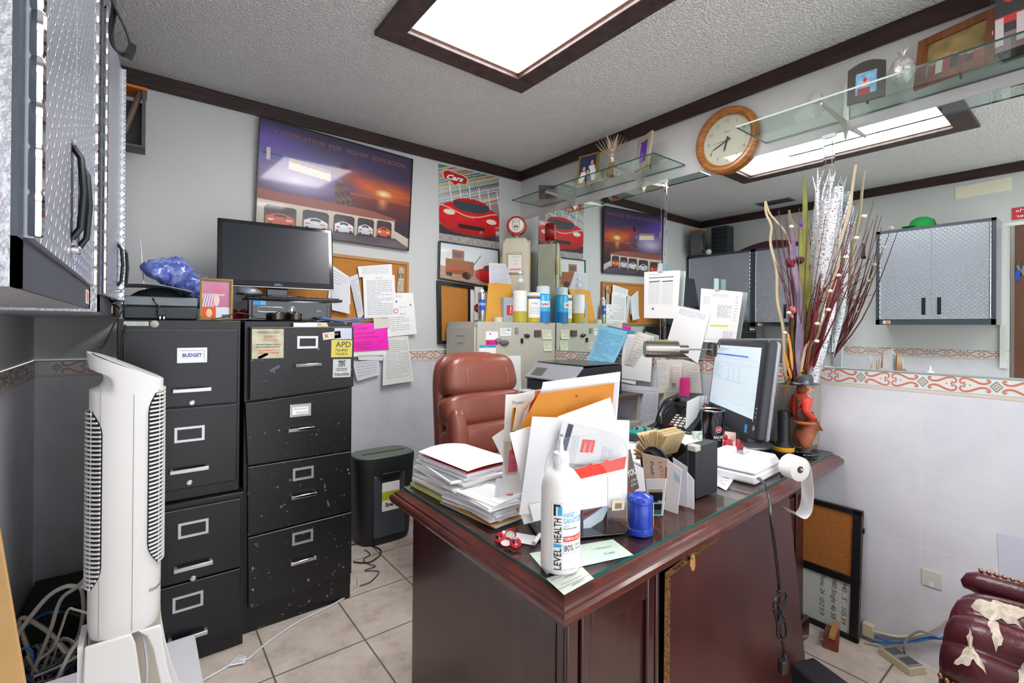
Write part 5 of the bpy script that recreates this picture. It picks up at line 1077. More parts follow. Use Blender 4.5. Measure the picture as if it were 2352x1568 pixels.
# ================================================================ GLASS SHELVES
GSH=glassm((.86,.93,.895),0,'shelf_glass',gl=1.3); GE=mat('#17463f',.2,spec=.7)
def gshelf(y0,y1,z,label,front=-.30):
    t=thing('glass_shelf',label,'shelf',(0,(y0+y1)/2,z))
    h=(y1-y0)/2; mb=MB(); mb.prism([(front,-h),(-.006,-h),(-.006,h),(front,h)],0,.007,'z',0,1); mb.build('glass',[GSH,GE],t,smooth=False); return t
BRM=mat('#b6b2a8',.4,.5,var=.1)
def bracket(t,y):
    mb=MB(); mb.prism([(-.285,-.002),(-.285,-.014),(-.05,-.034),(-.016,-.085),(-.006,-.105),(-.006,-.002)],y-.0025,y+.0025,'y'); mb.build('bracket',BRM,t)
    MB().box(-.008,-.001,y-.010,y+.010,-.12,.16).build('standard',mat('#cfccc4',.4,.3),t)
s1_=gshelf(-1.49,-.27,2.222,'shorter green glass shelf with photos and an eagle, above the mirror left of the clock'); cy=-.88
for y in (P(1320,470,x=-.01).y,P(1478,470,x=-.01).y): bracket(s1_,y-cy)
s2_=gshelf(-3.55,-1.93,2.215,'longer green glass shelf to the right of the clock'); cy=-2.74
for y in (P(1943,310,x=-.01).y,-3.05): bracket(s2_,y-cy)
ZG1,ZG2=2.2295,2.2225
def pframe(name,label,loc,w,h,fw,fm,fn,rz,lean=8,d=.012,arch=False,cat='picture frame'):
    t=thing(name,label,cat,loc,rz); X=Matrix.Rotation(R(-lean),4,'X')
    mb=MB(); mb.X=X
    if arch: mb.prism([(-w/2,0),(w/2,0),(w/2,h)]+[(w/2-w*k/10,h+.022*math.sin(math.pi*k/10)) for k in range(1,10)]+[(-w/2,h)],-.0,d,'y')
    else:
        for a in ((-w/2,w/2,0,fw),(-w/2,w/2,h-fw,h),(-w/2,-w/2+fw,fw,h-fw),(w/2-fw,w/2,fw,h-fw)): mb.box(a[0],a[1],-.002,d,a[2],a[3])
        mb.box(-w/2+fw,w/2-fw,d*.5,d,fw,h-fw)
    mb.build('frame',fm,t,bevel=.0015)
    yy=-.0015 if arch else d*.5-.001
    cs=[X@Vector(p) for p in ((-w/2+fw,yy,h-fw),(w/2-fw,yy,h-fw),(w/2-fw,yy,fw),(-w/2+fw,yy,fw))]
    printed('photo',cs,90,90,fn,.0004,t,coat=.4)
    mb=MB(); a=X@Vector((0,d,h*.6)); mb.tube([a,(0,d+h*.28,.004)],.004,6); mb.build('easel_leg',mat('#4a4440',.6),t)
    return t
def family(u,v):
    c=mixc(hx('#2a4a86'),hx('#16264a'),vn(u*6,v*6))
    for (x,y,cl) in ((.25,.45,'#f0eef0'),(.72,.25,'#eae8ec'),(.5,.60,'#22222c')):
        if v>y+.12 and abs(u-x)<.12+(v-y)*.35: c=hx(cl)
        if math.hypot((u-x),(v-y)*1.0)<.135 : c=hx('#3b241e')
        if math.hypot((u-x)*1.2,(v-y-.02))<.095: c=hx('#e0ac96')
    return c
rzB=R(90)
def onshelf(px,py,z,x): 
    p=P(px,py,x=x); return (x,p.y,z)
pframe('picture_frame','gold framed photo of three people on the left glass shelf',onshelf(1347,400,ZG1,-.17),.15,.20,.014,GOLD,family,R(-78))
pframe('picture_frame','small dark photo frame at the corner end of the left glass shelf',onshelf(1259,430,ZG1,-.12),.13,.10,.03,mat('#4a4c50',.45),lambda u,v:mixc(hx('#3a3a3c'),hx('#c8c4bc'),1 if abs(u-.5)<.3 and .3<v<.75 else .1),R(-32))
pframe('picture_frame','beige frame with a purple picture near the right end of the left glass shelf',onshelf(1472,352,ZG1,-.14),.15,.20,.035,mat('#b5a594',.5),lambda u,v:mixc(hx('#5a2ab0'),hx('#b8a8e8'),max(0,1-math.hypot(u-.3,v-.75)*3)),R(-112))
AMB=mat('#c87a1a',.15,.3,coat=.5)
t=thing('eagle_figurine','small clear and amber glass eagle with raised wings on the left glass shelf','figurine',onshelf(1406,375,ZG1,-.16),R(43))
MB().lathe([(.03,0),(.036,.02),(.03,.05),(.026,.062)],18).build('base',mat('#7d6a58',.5,var=.3,vs=40),t)
CG2=glassm((.9,.9,.9),.02,'crystal',gl=2)
MB().sphere((0,0,.11),.022,12,8,sc=(.8,.8,1.8)).sphere((-.012,0,.155),.013).build('body',mat('#c8c4c0',.1,.4),t)
MB().tube([(-.02,0,.155),(-.034,0,.150)],[.004,.001],6).build('beak',AMB,t)
MB().lathe([(.022,.062),(.014,.075),(.018,.08)],8).build('perch',AMB,t)
for s in (-1,1):
    w=MB()
    for k in range(6):
        a=R(35+k*13); w.tube([(0,s*.012,.12),(0,s*(.012+.07*math.cos(a)),.12+.10*math.sin(a)*.8),(0.0,s*(.03+.085*math.cos(a)),.135+.12*math.sin(a))],[.010,.011,.003],8,flat=.35)
    w.build('wing',mat('#c9b49a',.15,.4),t)
def santa(u,v):
    c=mixc(hx('#4f9ad4'),hx('#b8dcf0'),vn(u*5,v*5))
    if math.hypot((u-.45),(v-.55)*1.0)<.2: c=hx('#d8b8b4')
    if v>.72 and abs(u-.4)<.3: c=hx('#b8242c')
    if math.hypot(u-.45,v-.36)<.09: c=hx('#c8303a')
    return c
pframe('picture_frame','dark arched frame with a blue and red picture on the right glass shelf',onshelf(1988,200,ZG2,-.14),.125,.15,.028,mat('#57504a',.4,.3),santa,R(-82),arch=True)
t=thing('glass_pineapple','clear cut glass pineapple on the right glass shelf','ornament',onshelf(2073,165,ZG2,-.17)); t.scale=(.66,.66,.66)
MB().sphere((0,0,.085),.06,20,14,sc=(1,1,1.38)).build('body',mat('#d8d2cc',.06,.35,var=.5,vs=40,bump=.3,bs=80),t)
cr=MB()
for k in range(10):
    a=R(36*k); cr.tube([(0,0,.16),(.012*math.cos(a),.012*math.sin(a),.18),(.03*math.cos(a),.03*math.sin(a),.195+.008*(k%2))],[.006,.007,.001],5,flat=.4)
cr.build('crown',mat('#cfc8c4',.1,.5),t)
def people(u,v):
    c=mixc(hx('#6a5a3c'),hx('#b59a58'),vn(u*6,v*4))
    for k in range(7):
        x=.12+k*.13; y=.62-.10*math.sin(k*.9)
        if v>y+.06 and abs(u-x)<.07: c=[hx('#8c2420'),hx('#d8d4cc'),hx('#a02a28'),hx('#2a2c30'),hx('#7a2a22'),hx('#38302c'),hx('#a8442c')][k]
        if math.hypot(u-x,(v-y)*1)<.05: c=hx('#c08a6a')
    return c
pframe('picture_frame','large brown wooden frame with a group photo on the right glass shelf',onshelf(2185,110,ZG2,-.12),.235,.20,.032,mat('#8a4f24',.4,col2='#6e3c18',vs=6,stretch=(10,1,1)),people,R(-104),lean=10)
t=thing('drink_multipack','shrink wrapped black and red Coca-Cola pack at the right end of the right glass shelf','drink pack',(-.17,-2.875,ZG2),R(-95))
mb=MB().box(-.12,.12,-.03,.07,0,.26,0).box(-.121,.121,-.031,-.02,.09,.115,1).box(-.12,.121,-.0315,-.02,.0,.06,2)
for k in range(5): mb.box(-.12+k*.05,-.10+k*.05,-.0325,-.03,.02,.11,3)
mb.text('Coca-Cola',(-.10,-.032,.155),(1,.0,.0),(0,0,1),.06,1,w=.21,bold=.01,shear=.35)
mb.build('carton',[mat('#26262b',.3,coat=.5),RED,mat('#8c6e70',.4),mat('#d8c8c8',.4)],t,smooth=False)
MB().box(-.135,.14,-.034,.09,0,.29).build('clear_sleeve',glassm((.93,.93,.93),.03,'plastic_sleeve'),t,bevel=.01)
# ================================================================ CLOCK
t=thing('wall_clock','round wall clock with a golden oak rim showing about twenty to seven','clock',(-.006,-1.742,2.284))
OAK=mat('#b8742a',.3,col2='#8a4e16',vs=9,coat=.3,stretch=(2,2,10))
MB().ring((-.022,0,0),.150,.021,48,10,'x').build('rim',OAK,t)
mb=MB(); mb.lathe([(.0001,-.014),(.14,-.014),(.14,0)],48,(0,0,0),'x'); f=mb.build('dial',mat('#dedac8',.5),t)
nm=MB()
for k in range(12):
    a=R(90-30*(k+1)); r=.102; s=str(k+1); y=-(-r*math.cos(a)); 
    nm.text(s,(-.0155,-r*math.cos(a),r*math.sin(a)-.0085),(0,-1,0),(0,0,1),.018,0,align='c')
nm.text('Bulova',(-.0155,0,.045),(0,-1,0),(0,0,1),.008,0,align='c'); nm.build('numerals',mat('#8f8a78',.5),f)
def hand(ang,l,w,nm_):
    a=R(90-ang); d=Vector((0,-math.cos(a),math.sin(a))); q=Vector((0,math.sin(a),math.cos(a))); o=Vector((-.018,0,0)); MB().hull([o-d*.02-q*w,o+d*l*.6-q*w,o+d*l,o+d*l*.6+q*w,o-d*.02+q*w],[p+Vector((-.001,0,0)) for p in (o-d*.02-q*w,o+d*l*.6-q*w,o+d*l,o+d*l*.6+q*w,o-d*.02+q*w)]).build(nm_,mat('#3a3730',.4),t)
hand(196,.062,.0045,'hour_hand'); hand(247,.098,.0028,'minute_hand'); hand(270,.09,.0007,'second_hand')
MB().lathe([(.0001,-.021),(.006,-.021),(.006,-.015)],12,(0,0,0),'x').build('hub',mat('#3a3730',.4),t)
MB().lathe([(.0001,-.0215),(.138,-.0213),(.138,-.0205)],40,(0,0,0),'x').build('cover_glass',glassm((.97,.98,.97),0,'clear_cover'),t)
p=P(1840,250,x=-.02); solo(MB().lathe([(.026,0),(.026,-.008),(.02,-.012)],20,(0,0,0),'x'),'disc_hook',[mat('#cfd0cc',.4)],'round white disc on the wall behind the left end of the right glass shelf','hook',(-.001,-2.15,2.36))
# ================================================================ ON TOP OF THE BLACK CABINETS
ZK=1.319
# PC lying flat, keyboard on it, monitor on top
t=thing('computer_tower','glossy black desktop computer lying flat under the black monitor','computer',(-1.885,-.47,ZK))
GB=mat('#0b0e13',.12,coat=.6); MB().box(-.175,.185,-.18,.20,0,.098).build('case',GB,t,bevel=.006)
MB().box(-.16,.165,-.184,-.178,.01,.092).build('front_panel',GB,t,bevel=.003)
f=MB(); oval=[(-.075+.006*0+(.062 if i<9 else -.062)*.0,0) for i in range(2)]
def stadium(cx,cz,w,h,y,r,n=8):
    pts=[]
    for k in range(n+1): a=R(-90+180*k/n); pts.append((cx+w/2-h/2+math.cos(a)*h/2,y,cz+math.sin(a)*h/2))
    for k in range(n+1): a=R(90+180*k/n); pts.append((cx-w/2+h/2+math.cos(a)*h/2,y,cz+math.sin(a)*h/2))
    return pts+pts[:1]
MB().tube(stadium(-.085,.052,.105,.022,-.186,.002),.0018,6).build('card_slot_ring',ALU,t)
MB().tube(stadium(.005,.052,.029,.029,-.186,.002),.0018,6).build('power_ring',ALU,t); MB().box(-.001,.011,-.187,-.184,.044,.062).build('power_button',STEEL,t,bevel=.003)
MB().box(-.155,-.130,-.1865,-.184,.072,.09,0).box(-.128,-.104,-.1865,-.184,.072,.09,1).build('stickers',[mat('#2f8fd0',.4),mat('#4fa8e0',.4)],t,smooth=False)
m=MB(); m.text('DELL',(.115,-.187,.048),(1,0,0),(0,0,1),.006,0,w=.02); m.build('lettering',STEEL,t)
t=thing('keyboard','black computer keyboard lying on the flat desktop computer','keyboard',(-1.855,-.50,ZK+.1),R(-2))
mb=MB().prism([(-.20,-.10),(.225,-.10),(.235,-.07),(.235,.05),(-.20,.05)],0,.012,'z'); mb.build('base',BLACKP,t,bevel=.004)
k=MB()
for r in range(4):
    for c in range(15): k.box(-.19+c*.0275,-.168+c*.0275,-.075+r*.028,-.053+r*.028,.0122,.018)
o=k.build('keys',mat('#202228',.4),t)
t=thing('computer_mouse','grey and black computer mouse on the keyboard in front of the monitor','mouse',(P(575,665,y=-.60).x,-.575,ZK+.119))
mb=MB(); mb.grid(lambda u,v:(.052*math.cos(2*math.pi*u)*math.sin(math.pi/2*v)**.7,.032*math.sin(2*math.pi*u)*math.sin(math.pi/2*v)**.7,.006+.030*math.cos(math.pi/2*v)**.8*(1-.25*math.cos(2*math.pi*u)*math.sin(math.pi/2*v))),28,10); mb.build('shell',mat('#7d8088',.3,.4),t); MB().prism(ov(.052,.032,2.2),0,.0062).build('sole',BLACKP,t)
# Dell monitor
t=thing('computer_monitor','black widescreen monitor, switched off, standing on the black cabinets','monitor',(-1.882,-.381,1.44),-.109,rot=(0,0,-.109))
W,H=.53,.335; TI=Matrix.Translation((0,0,.216))@Matrix.Rotation(-.17,4,'X')
mb=MB(); mb.X=TI; mb.box(-W/2,W/2,-.0,.03,-H/2,H/2); mb.build('housing',GB,t,bevel=.006)
mb=MB(); mb.X=TI; mb.box(-W/2+.022,W/2-.022,-.0016,-.0004,-H/2+.03,H/2-.022); mb.build('screen',mat('#2a2e36',.25,var=.1,vs=3),t)
mb=MB(); mb.X=TI; mb.text('DELL',(-.018,-.0018,-H/2+.008),(1,0,0),(0,0,1),.010,0,w=.036,bold=.02); mb.build('lettering',mat('#7f9ad8',.3),t)
mb=MB(); mb.X=TI; mb.box(-W/2,W/2,-.001,.012,-H/2-.003,-H/2+.001); mb.build('chin_strip',mat('#b8bcc0',.3,.5),t)
MB().box(-.05,.05,.03,.06,0,.22).build('neck',GB,t,bevel=.004); MB().prism(ov(.13,.09,2.4),-.006,.008).build('foot',GB,t,bevel=.002)
# framed photo, radio, bag, etc.
def pinkphoto(u,v):
    c=mixc(hx('#c98aa6'),hx('#b56a86'),v)
    if math.hypot((u-.55)*1.0,(v-.22)*1.6)<.22: c=mixc(c,hx('#e06a8c'),.5)
    if u<.4 and .35<v<.7 and (u*22+v*6)%2<1: c=hx('#d8dcec')
    if math.hypot((u-.5)*1.5,v-.52)<.16: c=hx('#e8c8c0')
    if abs(v-.37)<.02 and .25<u<.8: c=hx('#d8c0c4')
    if v>.70 and u<.48: c=hx('#e2542c') if not math.hypot((u-.24)*1.2,(v-.86)*1.2)<.13 else hx('#e8c89a')
    if v>.70 and u>=.48: c=hx('#d8dce4') if v<.9 or u<.7 else hx('#5a6a98')
    return c
pframe('picture_frame','gold framed pink photo leaning in front of the black monitor',(-2.185,-.715,ZK),.118,.182,.010,mat('#a8905a',.35,.7),pinkphoto,R(-8),lean=14)
t=thing('radio','black box radio with a silver rounded top on the BUDGET cabinet','radio',(-2.372,-.50,ZK))
MB().box(-.112,.122,-.23,.10,0,.052).build('base',mat('#22232a',.4,var=.1),t,bevel=.006); MB().box(-.112,.122,-.232,-.10,.052,.088).build('clear_front',mat('#6d7478',.25,.3,var=.3,vs=10),t,bevel=.004)
MB().sphere((0,-.02,.05),.1,24,10,sc=(1.15,1.1,.85)).build('speaker_dome',mat('#4b5255',.4,.3,var=.3,vs=60),t)
MB().slab(lambda u,v:(-.16+.27*u,-.18+.26*v,.132+.018*math.sin(u*3)-.02*u),8,8,.002).build('grey_flap',mat('#b0b3b8',.5),t)
MB().tube([(-.045,.14,0.10),(-.062,.15,.36)],.0018,6).build('antenna',CHROME,t)
c=MB(); c.tube(smoothp([(-.03,-.20,.10),(-.02,-.236,.075),(.0,-.239,.045)]),.0035,6); c.build('power_cord',BLACKP,t)
MB().box(-.010,.018,-.252,-.236,.012,.046).build('plug',mat('#2d2f34',.5),t,bevel=.004)
for s in (0,.012): MB().box(-.002+s,.002+s,-.246,-.243,-.0+.002,.014).build('prong',CHROME,t)
pl=mat('#5566b8',.18,col2='#98a4dc',vs=18,thr=(.45,.7),bump=.5,bs=60,coat=.7)
ctr=[P(352,640,y=-.50),P(372,622,y=-.50),P(405,628,y=-.48),P(440,655,y=-.46),P(478,690,y=-.45),P(500,715,y=-.45)]
mb=MB(); q=smoothp(ctr,12); n_=len(q); rad=[.004 if i==0 else (.060+.010*math.sin(i*.35))*min(1,(i+1)/7)**.5*(1 if i<n_-12 else max(.35,(n_-i)/12)) for i in range(n_)]
mb.tube(q,rad,46); mb.v=[tuple(Vector(v)+Vector((vn(v[0]*70+9,v[2]*70)-.5,vn(v[1]*80,v[2]*60+5)-.5,vn(v[0]*90,v[1]*75+v[2]*60)-.5))*.019) for v in mb.v]
solo(mb,'plastic_bag',[pl],'crumpled blue plastic wrapped bundle lying on the radio','bag',angle=75)
mb=MB(); mb.grid(lambda u,v:(-.03+.09*u,-.02+.07*v,.012+.05*math.sin(math.pi*u)*math.sin(math.pi*v)),6,6); mb.box(-.03,.06,-.02,.05,0,.012)
solo(mb,'red_pouch',[mat('#b01820',.4,var=.5,vs=30)],'dark red pouch between the pink photo and the desktop computer','pouch',(-2.10,-.42,ZK))
t=thing('sunglasses','brown tinted sunglasses lying in front of the desktop computer','sunglasses',(P(658,725,y=-.70).x,-.705,ZK),0)
for s in (-1,1): MB().grid(lambda u,v:(s*(.012+.052*u),-.012*math.sin(math.pi*u),.004+.036*v*(.85+.15*math.sin(math.pi*u))),8,6).build('lens',mat('#2c1c14',.06,coat=1),t,solid=.0015)
MB().tube([(-.066,0,.03),(-.03,-.013,.043),(0,-.006,.036),(.03,-.013,.043),(.066,0,.03)],.0022,6).build('frame',BLACKP,t)
for s in (-1,1): MB().tube([(s*.066,0,.03),(s*.066,.035,.028)],.002,6).build('temple',BLACKP,t)
cl=mat('#7385c0',.85,var=.2,vs=60,bump=.2,bs=300)
mb=MB(); 
for k in range(3): mb.slab(lambda u,v:(-.09+.22*u+.01*k,-.03+.05*v-.004*k,.004+.006*k+.006*math.sin(u*7+k)-(.035*max(0,(u-.55))*math.sin(math.pi*min(1,(u-.4)/.6)) if k==0 and v<.5 and 0 else 0)),16,4,.004)
solo(mb,'cloth','x','x','x') if False else solo(mb,'cloth',[cl],'folded blue cleaning cloth on the right end of the black cabinet','cloth',(-1.70,-.700,ZK))
cable('thin black cable wandering along the front top edge of the black cabinets',[(-2.21,-.79,ZK+.003),(-2.17,-.785,ZK+.012),(-2.12,-.78,ZK+.03),(-2.08,-.77,ZK+.026),(-2.05,-.76,ZK+.012),(-2.10,-.775,ZK+.004),(-2.17,-.78,ZK+.004)],.0018,BLACKP,None)
# ================================================================ DESKTOP ITEMS
# hand sanitizer bottle
t=thing('sanitizer_bottle','large white HAND SANITIZER bottle with a nozzle at the near corner of the desk','bottle',(-1.688,-2.2485,ZT+.0004)); r=.0435
WB2=mat('#efefed',.35,var=.02)
MB().lathe([(r*.86,0),(r*.97,.005),(r,.014),(r,.159),(r*.992,.161),(r*.992,.163),(r,.165),(r,.176),(r*.965,.190),(r*.86,.204),(r*.68,.216),(r*.46,.222),(r*.40,.224),(r*.40,.232)],40).build('body',WB2,t,angle=50)
cp=MB(); cp.lathe([(r*.40,.232),(.0175,.233),(.0178,.250),(.0165,.2555),(.007,.257),(.0062,.262),(.0034,.285),(.0030,.289),(.0001,.290)],36); cp.build('cap',WHITE,t,angle=40)
for k in range(28): pass
rb=MB()
for k in range(30):
    a=2*math.pi*k/30; rb.tube([(.0178*math.cos(a),.0178*math.sin(a),.234),(.0178*math.cos(a),.0178*math.sin(a),.249)],.0009,4)
rb.build('cap_ribs',WHITE,t)['kind']='stuff'
VB=math.degrees(math.atan2(CAMP.y+2.2485,CAMP.x+1.688))   # direction from bottle to camera
def cyl(ang0,rr): return lambda a,b:(rr*math.cos(R(ang0)+a/rr),rr*math.sin(R(ang0)+a/rr),b)
CY=mat('#2aa6d8',.4); BK=mat('#17181c',.45); RD=mat('#d43c34',.4)
lab=MB(); rr=r*1.004; a_l=VB-52; a_r=VB+62
lab.slab(lambda u,v:(rr*math.cos(R(VB-95+190*u)),rr*math.sin(R(VB-95+190*u)),.010+.148*v),30,2,.0003); lb=lab.build('label',mat('#eeeeec',.4),t)
g=MB(); rt=r*1.010
def vt(s,aoff,z0,h,w,m,bold=0):   # vertical lettering climbing the bottle
    vs,fs,Wd=text_geo(s,bold,0); kx=w/Wd; ky=h/.7; g.add([(lambda X,Z:((rt+.0009)*math.cos(R(VB+aoff)+X/rt),(rt+.0009)*math.sin(R(VB+aoff)+X/rt),Z))(-v[1]*ky,z0+v[0]*kx) for v in vs],fs,m)
def ht(s,aoff,z,h,w,m,bold=0): 
    vs,fs,Wd=text_geo(s,bold,0); kx=w/Wd if w else h/.7; ky=h/.7; g.add([(rt*math.cos(R(VB+aoff)+v[0]*kx/rt),rt*math.sin(R(VB+aoff)+v[0]*kx/rt),z+v[1]*ky) for v in vs],fs,m)
def rec(a0,a1,z0,z1,m,n=8,ro=0): 
    q=rt+ro; g.grid(lambda u,v:(q*math.cos(R(VB+a0+(a1-a0)*u)),q*math.sin(R(VB+a0+(a1-a0)*u)),z0+(z1-z0)*v),n,1,m)
vt('LEVEL',2,.015,.0155,.046,0,.01); vt('1',2,.063,.0155,.007,1,.03); vt('HEALTH',2,.073,.0155,.052,0,.01)
rec(-20,0,.150,.1545,0); rec(-20,-13,.130,.150,0); ht('1',-8,.1315,.0185,.009,1,.04)
ht('HAND',9,.1265,.0115,.027,1,.01); ht('SANITIZER',9,.1135,.0115,.058,1,.01); ht('LIQUID',9,.1065,.004,.013,3); ht('Non-sterile Solution',9,.101,.004,.034,0,.01)
rec(8,75,.0745,.0865,2,10); ht('TOPICAL SOLUTION',11,.0775,.0062,.056,5,.01)
rec(8,75,.0715,.0719,0,8); rec(8,75,.0500,.0504,0,8); rec(8,8.7,.05,.0715,0,1); ht('80%',11,.0545,.0135,.022,0,.01); rec(43,43.7,.053,.069,3,1); ht('Alcohol',47,.063,.005,.017,0); ht('Antiseptic',47,.055,.005,.02,0)
for z in (.012,.158): rec(-27,5,z,z+.0004,1)
for a in (-27,4.6): rec(a,a+.6,.012,.158,1,1)
ht('32 FL OZ (946.4 mL)',9,.0135,.0035,.032,3)
g.build('lettering',[BK,CY,RD,mat('#77787c',.5),WB2,WHITE],lb,smooth=False)
# blue lantern
t=thing('lantern','small blue plastic camping lantern on the desk','lantern',(-1.398,-2.245,ZT+.0004)); BL=mat('#1c3fae',.28,coat=.3)
MB().lathe([(.028,0),(.033,.002),(.033,.014),(.029,.017),(.029,.02),(.030,.024),(.030,.052),(.0305,.055),(.030,.058),(.0305,.061),(.030,.064),(.030,.080),(.033,.083),(.033,.089),(.027,.098),(.014,.104),(.0001,.106)],36).build('body',BL,t,angle=30)
for k in range(16):
    a=2*math.pi*k/16; MB().box(.031,.0345,-.004,.004,.002,.013) if False else None
for k in range(8):
    a=R(45*k+10); MB().at((.0305*math.cos(a),.0305*math.sin(a),.0925),(0,0,a)).sphere((0,0,0),.0045,8,6).build('rivet',BL,t)
MB().tube([(-.034,0,.078),(-.034,0,.020),(-.030,-.016,.016),(0,-.034,.016),(.030,-.016,.016),(.034,0,.02),(.034,0,.078)],.001,6).build('wire_handle',CHROME,t).rotation_euler=(0,0,math.radians(-40))
# acrylic sorter with mail
TH=R(-25); O_=Vector((-1.6325,-2.133,ZT)); SU=Vector((math.cos(TH),math.sin(TH),0)); SN=Vector((-math.sin(TH),math.cos(TH),0))
def PP(px,py,d):
    q=O_+SN*d; dd=ray(px,py); tt=(q-CAMP).dot(SN)/dd.dot(SN); return CAMP+dd*tt
def c4(l): return [(1120+x/3.137,840+y/3.137) for x,y in l]
sr=thing('letter_sorter','clear acrylic letter sorter with arched dividers on a black tray, stuffed with mail','letter sorter',tuple(O_),TH)
AC=glassm((.955,.965,.965),.01,'acrylic',gl=1.6)
MB().box(-.01,.235,-.005,.23,.0005,.006).build('tray',mat('#14161c',.15,coat=.5),sr,bevel=.002)
def arch(y):
    w,h=.225,.262; out=[(0,.006),(0,.17)]+[(.055-.055*math.cos(R(90*k/8)),.17+.07*math.sin(R(90*k/8))+.002*k) for k in range(1,9)]+[(w-.055,h)]+[(w-.055+.055*math.sin(R(90*k/8)),h-.055+.055*math.cos(R(90*k/8))) for k in range(1,9)]+[(w,.006)]
    inn=[(w-.055,.006),(w-.055,.14)]+[(w-.095+.04*math.cos(R(90*k/6)),.14+.05*math.sin(R(90*k/6))) for k in range(1,7)]+[(w-.13,.19)]+[(.055+.04-.04*math.sin(R(90*k/6)),.14+.05*math.cos(R(90*k/6))) for k in range(1,7)]+[(.055,.006)]
    mb=MB(); mb.prism(out+inn,y,y+.003,'y',0,1); return mb
for k,y in enumerate((0,.075,.15,.225)): arch(y).build('divider',[AC,mat('#9aa0a4',.1,.2)],sr,smooth=False)
def mail(i,label,pts,d,mt=PAPERW,rows=0,ink=None,name='envelope',cat='envelope',th=.0015,bulge=.0,floor=True,**k):
    c=[PP(x,y,d) for x,y in c4(pts)]
    return page(name,label,c,mt,rows,ink,cat=cat,th=th,bulge=bulge,**k)
RB=mat('#e8301c',.5); DB=mat('#3a3858',.5); GR=mat('#dcdbdc',.6)
mail(0,'white envelope with a torn red band at the front of the acrylic sorter',[(622,745),(1000,650),(1004,985),(670,1038)],.010,PAPERW,extra=lambda mb,pt,c,n:mb.add([pt(0,0),pt(.25,-.0),pt(.3,-.06),pt(.36,.0),pt(.55,0),pt(.6,-.05),pt(.66,0),pt(1,.0),pt(.96,.26),pt(.1,.26)],[(0,1,2,3,4,5,6,7,8,9)],2),mats=[RB])
def flyer(mb,pt,c,n):
    mb.add([pt(.09,0),pt(.17,0),pt(.13,.98),pt(.05,.98)],[(0,1,2,3)],2); mb.add([pt(.34,.32),pt(.53,.28),pt(.53,.64),pt(.34,.68)],[(0,1,2,3)],3)
    D=(c[3]-c[0]); U_=(c[1]-c[0]); mb.text('Consumer',pt(.46,.36,.0012),D,U_,.007,0,w=.034); mb.text('Cellular',pt(.38,.38,.0012),D,U_,.007,0,w=.028)
    mb.text('EXCLUSIVE BENEFITS FOR',pt(.01,.30,.0012),D,U_,.007,4,w=.09,bold=.02)
    for a in (.20,.235,.27,.66,.69,.72,.76,.80): mb.text('Members save with no contract',pt(a,.2+a*.3,.0012),D,U_,.004,1,w=.07)
mail(1,'pale grey flyer printed sideways with a red square logo in the acrylic sorter',[(538,405),(1008,520),(960,735),(480,690)],.030,GR,extra=flyer,mats=[DB,RB,INKD],name='flyer',cat='flyer')
mail(2,'largest blank white envelope in the acrylic sorter',[(322,365),(1023,393),(1003,1010),(228,1072)],.050,mat('#e9e9ec',.6,var=.02))
mail(3,'white envelope tilting left beside the largest envelope in the sorter',[(158,485),(420,400),(420,1000),(262,905)],.072,PAPERW)
mail(4,'white envelope corner rising over the orange envelope in the sorter',[(505,366),(885,228),(925,392),(600,640)],.062,PAPERW)
mail(5,'big orange clasp envelope in the acrylic sorter',[(372,200),(915,123),(885,430),(240,445)],.095,mat('#d98c18',.55,col2='#c47a10',vs=3),th=.004,extra=lambda mb,pt,c,n:(mb.sphere(pt(.52,.2,.002),.004,10,6,2,sc=(1,1,.6)),mb.ring(pt(.45,.52,.001),.0025,.0005,12,4,'y',2)),mats=[mat('#9b5a3c',.5)])
gsh='white sheets standing behind the orange envelope'
for k,(a,d) in enumerate((([(398,118),(958,42),(930,400),(360,400)],.125),([(392,150),(955,85),(925,400),(350,400)],.118),([(382,185),(950,112),(915,400),(340,400)],.108))):
    mail(6+k,'white sheet standing directly behind the orange envelope in the sorter',a,d,[PAPERW,PAPER,mat('#cfcfd6',.6)][k],group=gsh,name='paper',cat='paper',bulge=.004)
mail(9,'tall white brochure reading Prominent at the back left of the sorter',[(130,207),(345,200),(300,1052),(95,1050)],.185,PAPERW,extra=lambda mb,pt,c,n:txt(mb,pt,'Prominent',.24,.085,.010,2,w=.05),mats=[mat('#77787c',.6)],name='brochure',cat='brochure')
mail(10,'white sheet top edge just above the Prominent brochure',[(200,205),(400,165),(400,420),(200,420)],.205,PAPERW,name='paper',cat='paper')
mail(11,'thin orange folder with a black edge beside the Prominent brochure',[(180,302),(215,300),(205,480),(165,475)],.150,ORANGE,extra=lambda mb,pt,c,n:mb.add([pt(.4,0),pt(.75,0),pt(.75,1),pt(.4,1)],[(0,1,2,3)],2),mats=[BLACKP],name='folder',cat='folder')
mail(12,'cream card beside the orange edged folder in the sorter',[(205,300),(300,248),(262,450),(178,470)],.140,mat('#e2d6bc',.6),name='card',cat='card')
mail(13,'red edged leaflet tucked left of the orange envelope in the sorter',[(262,330),(350,215),(345,400),(240,440)],.128,mat('#d8431c',.5),extra=lambda mb,pt,c,n:mb.add([pt(0,0),pt(.5,0),pt(.3,1),pt(0,1)],[(0,1,2,3)],2),mats=[PAPERW],name='leaflet',cat='leaflet')
mail(14,'orange tab poking up left of the white sheets in the sorter',[(342,180),(380,176),(372,290),(336,290)],.132,mat('#e8822c',.5),name='tab',cat='tab')
mail(15,'white envelope poking out at the far left of the sorter, beside the brochure',[(32,515),(118,455),(130,720),(104,660)],.215,PAPERW)
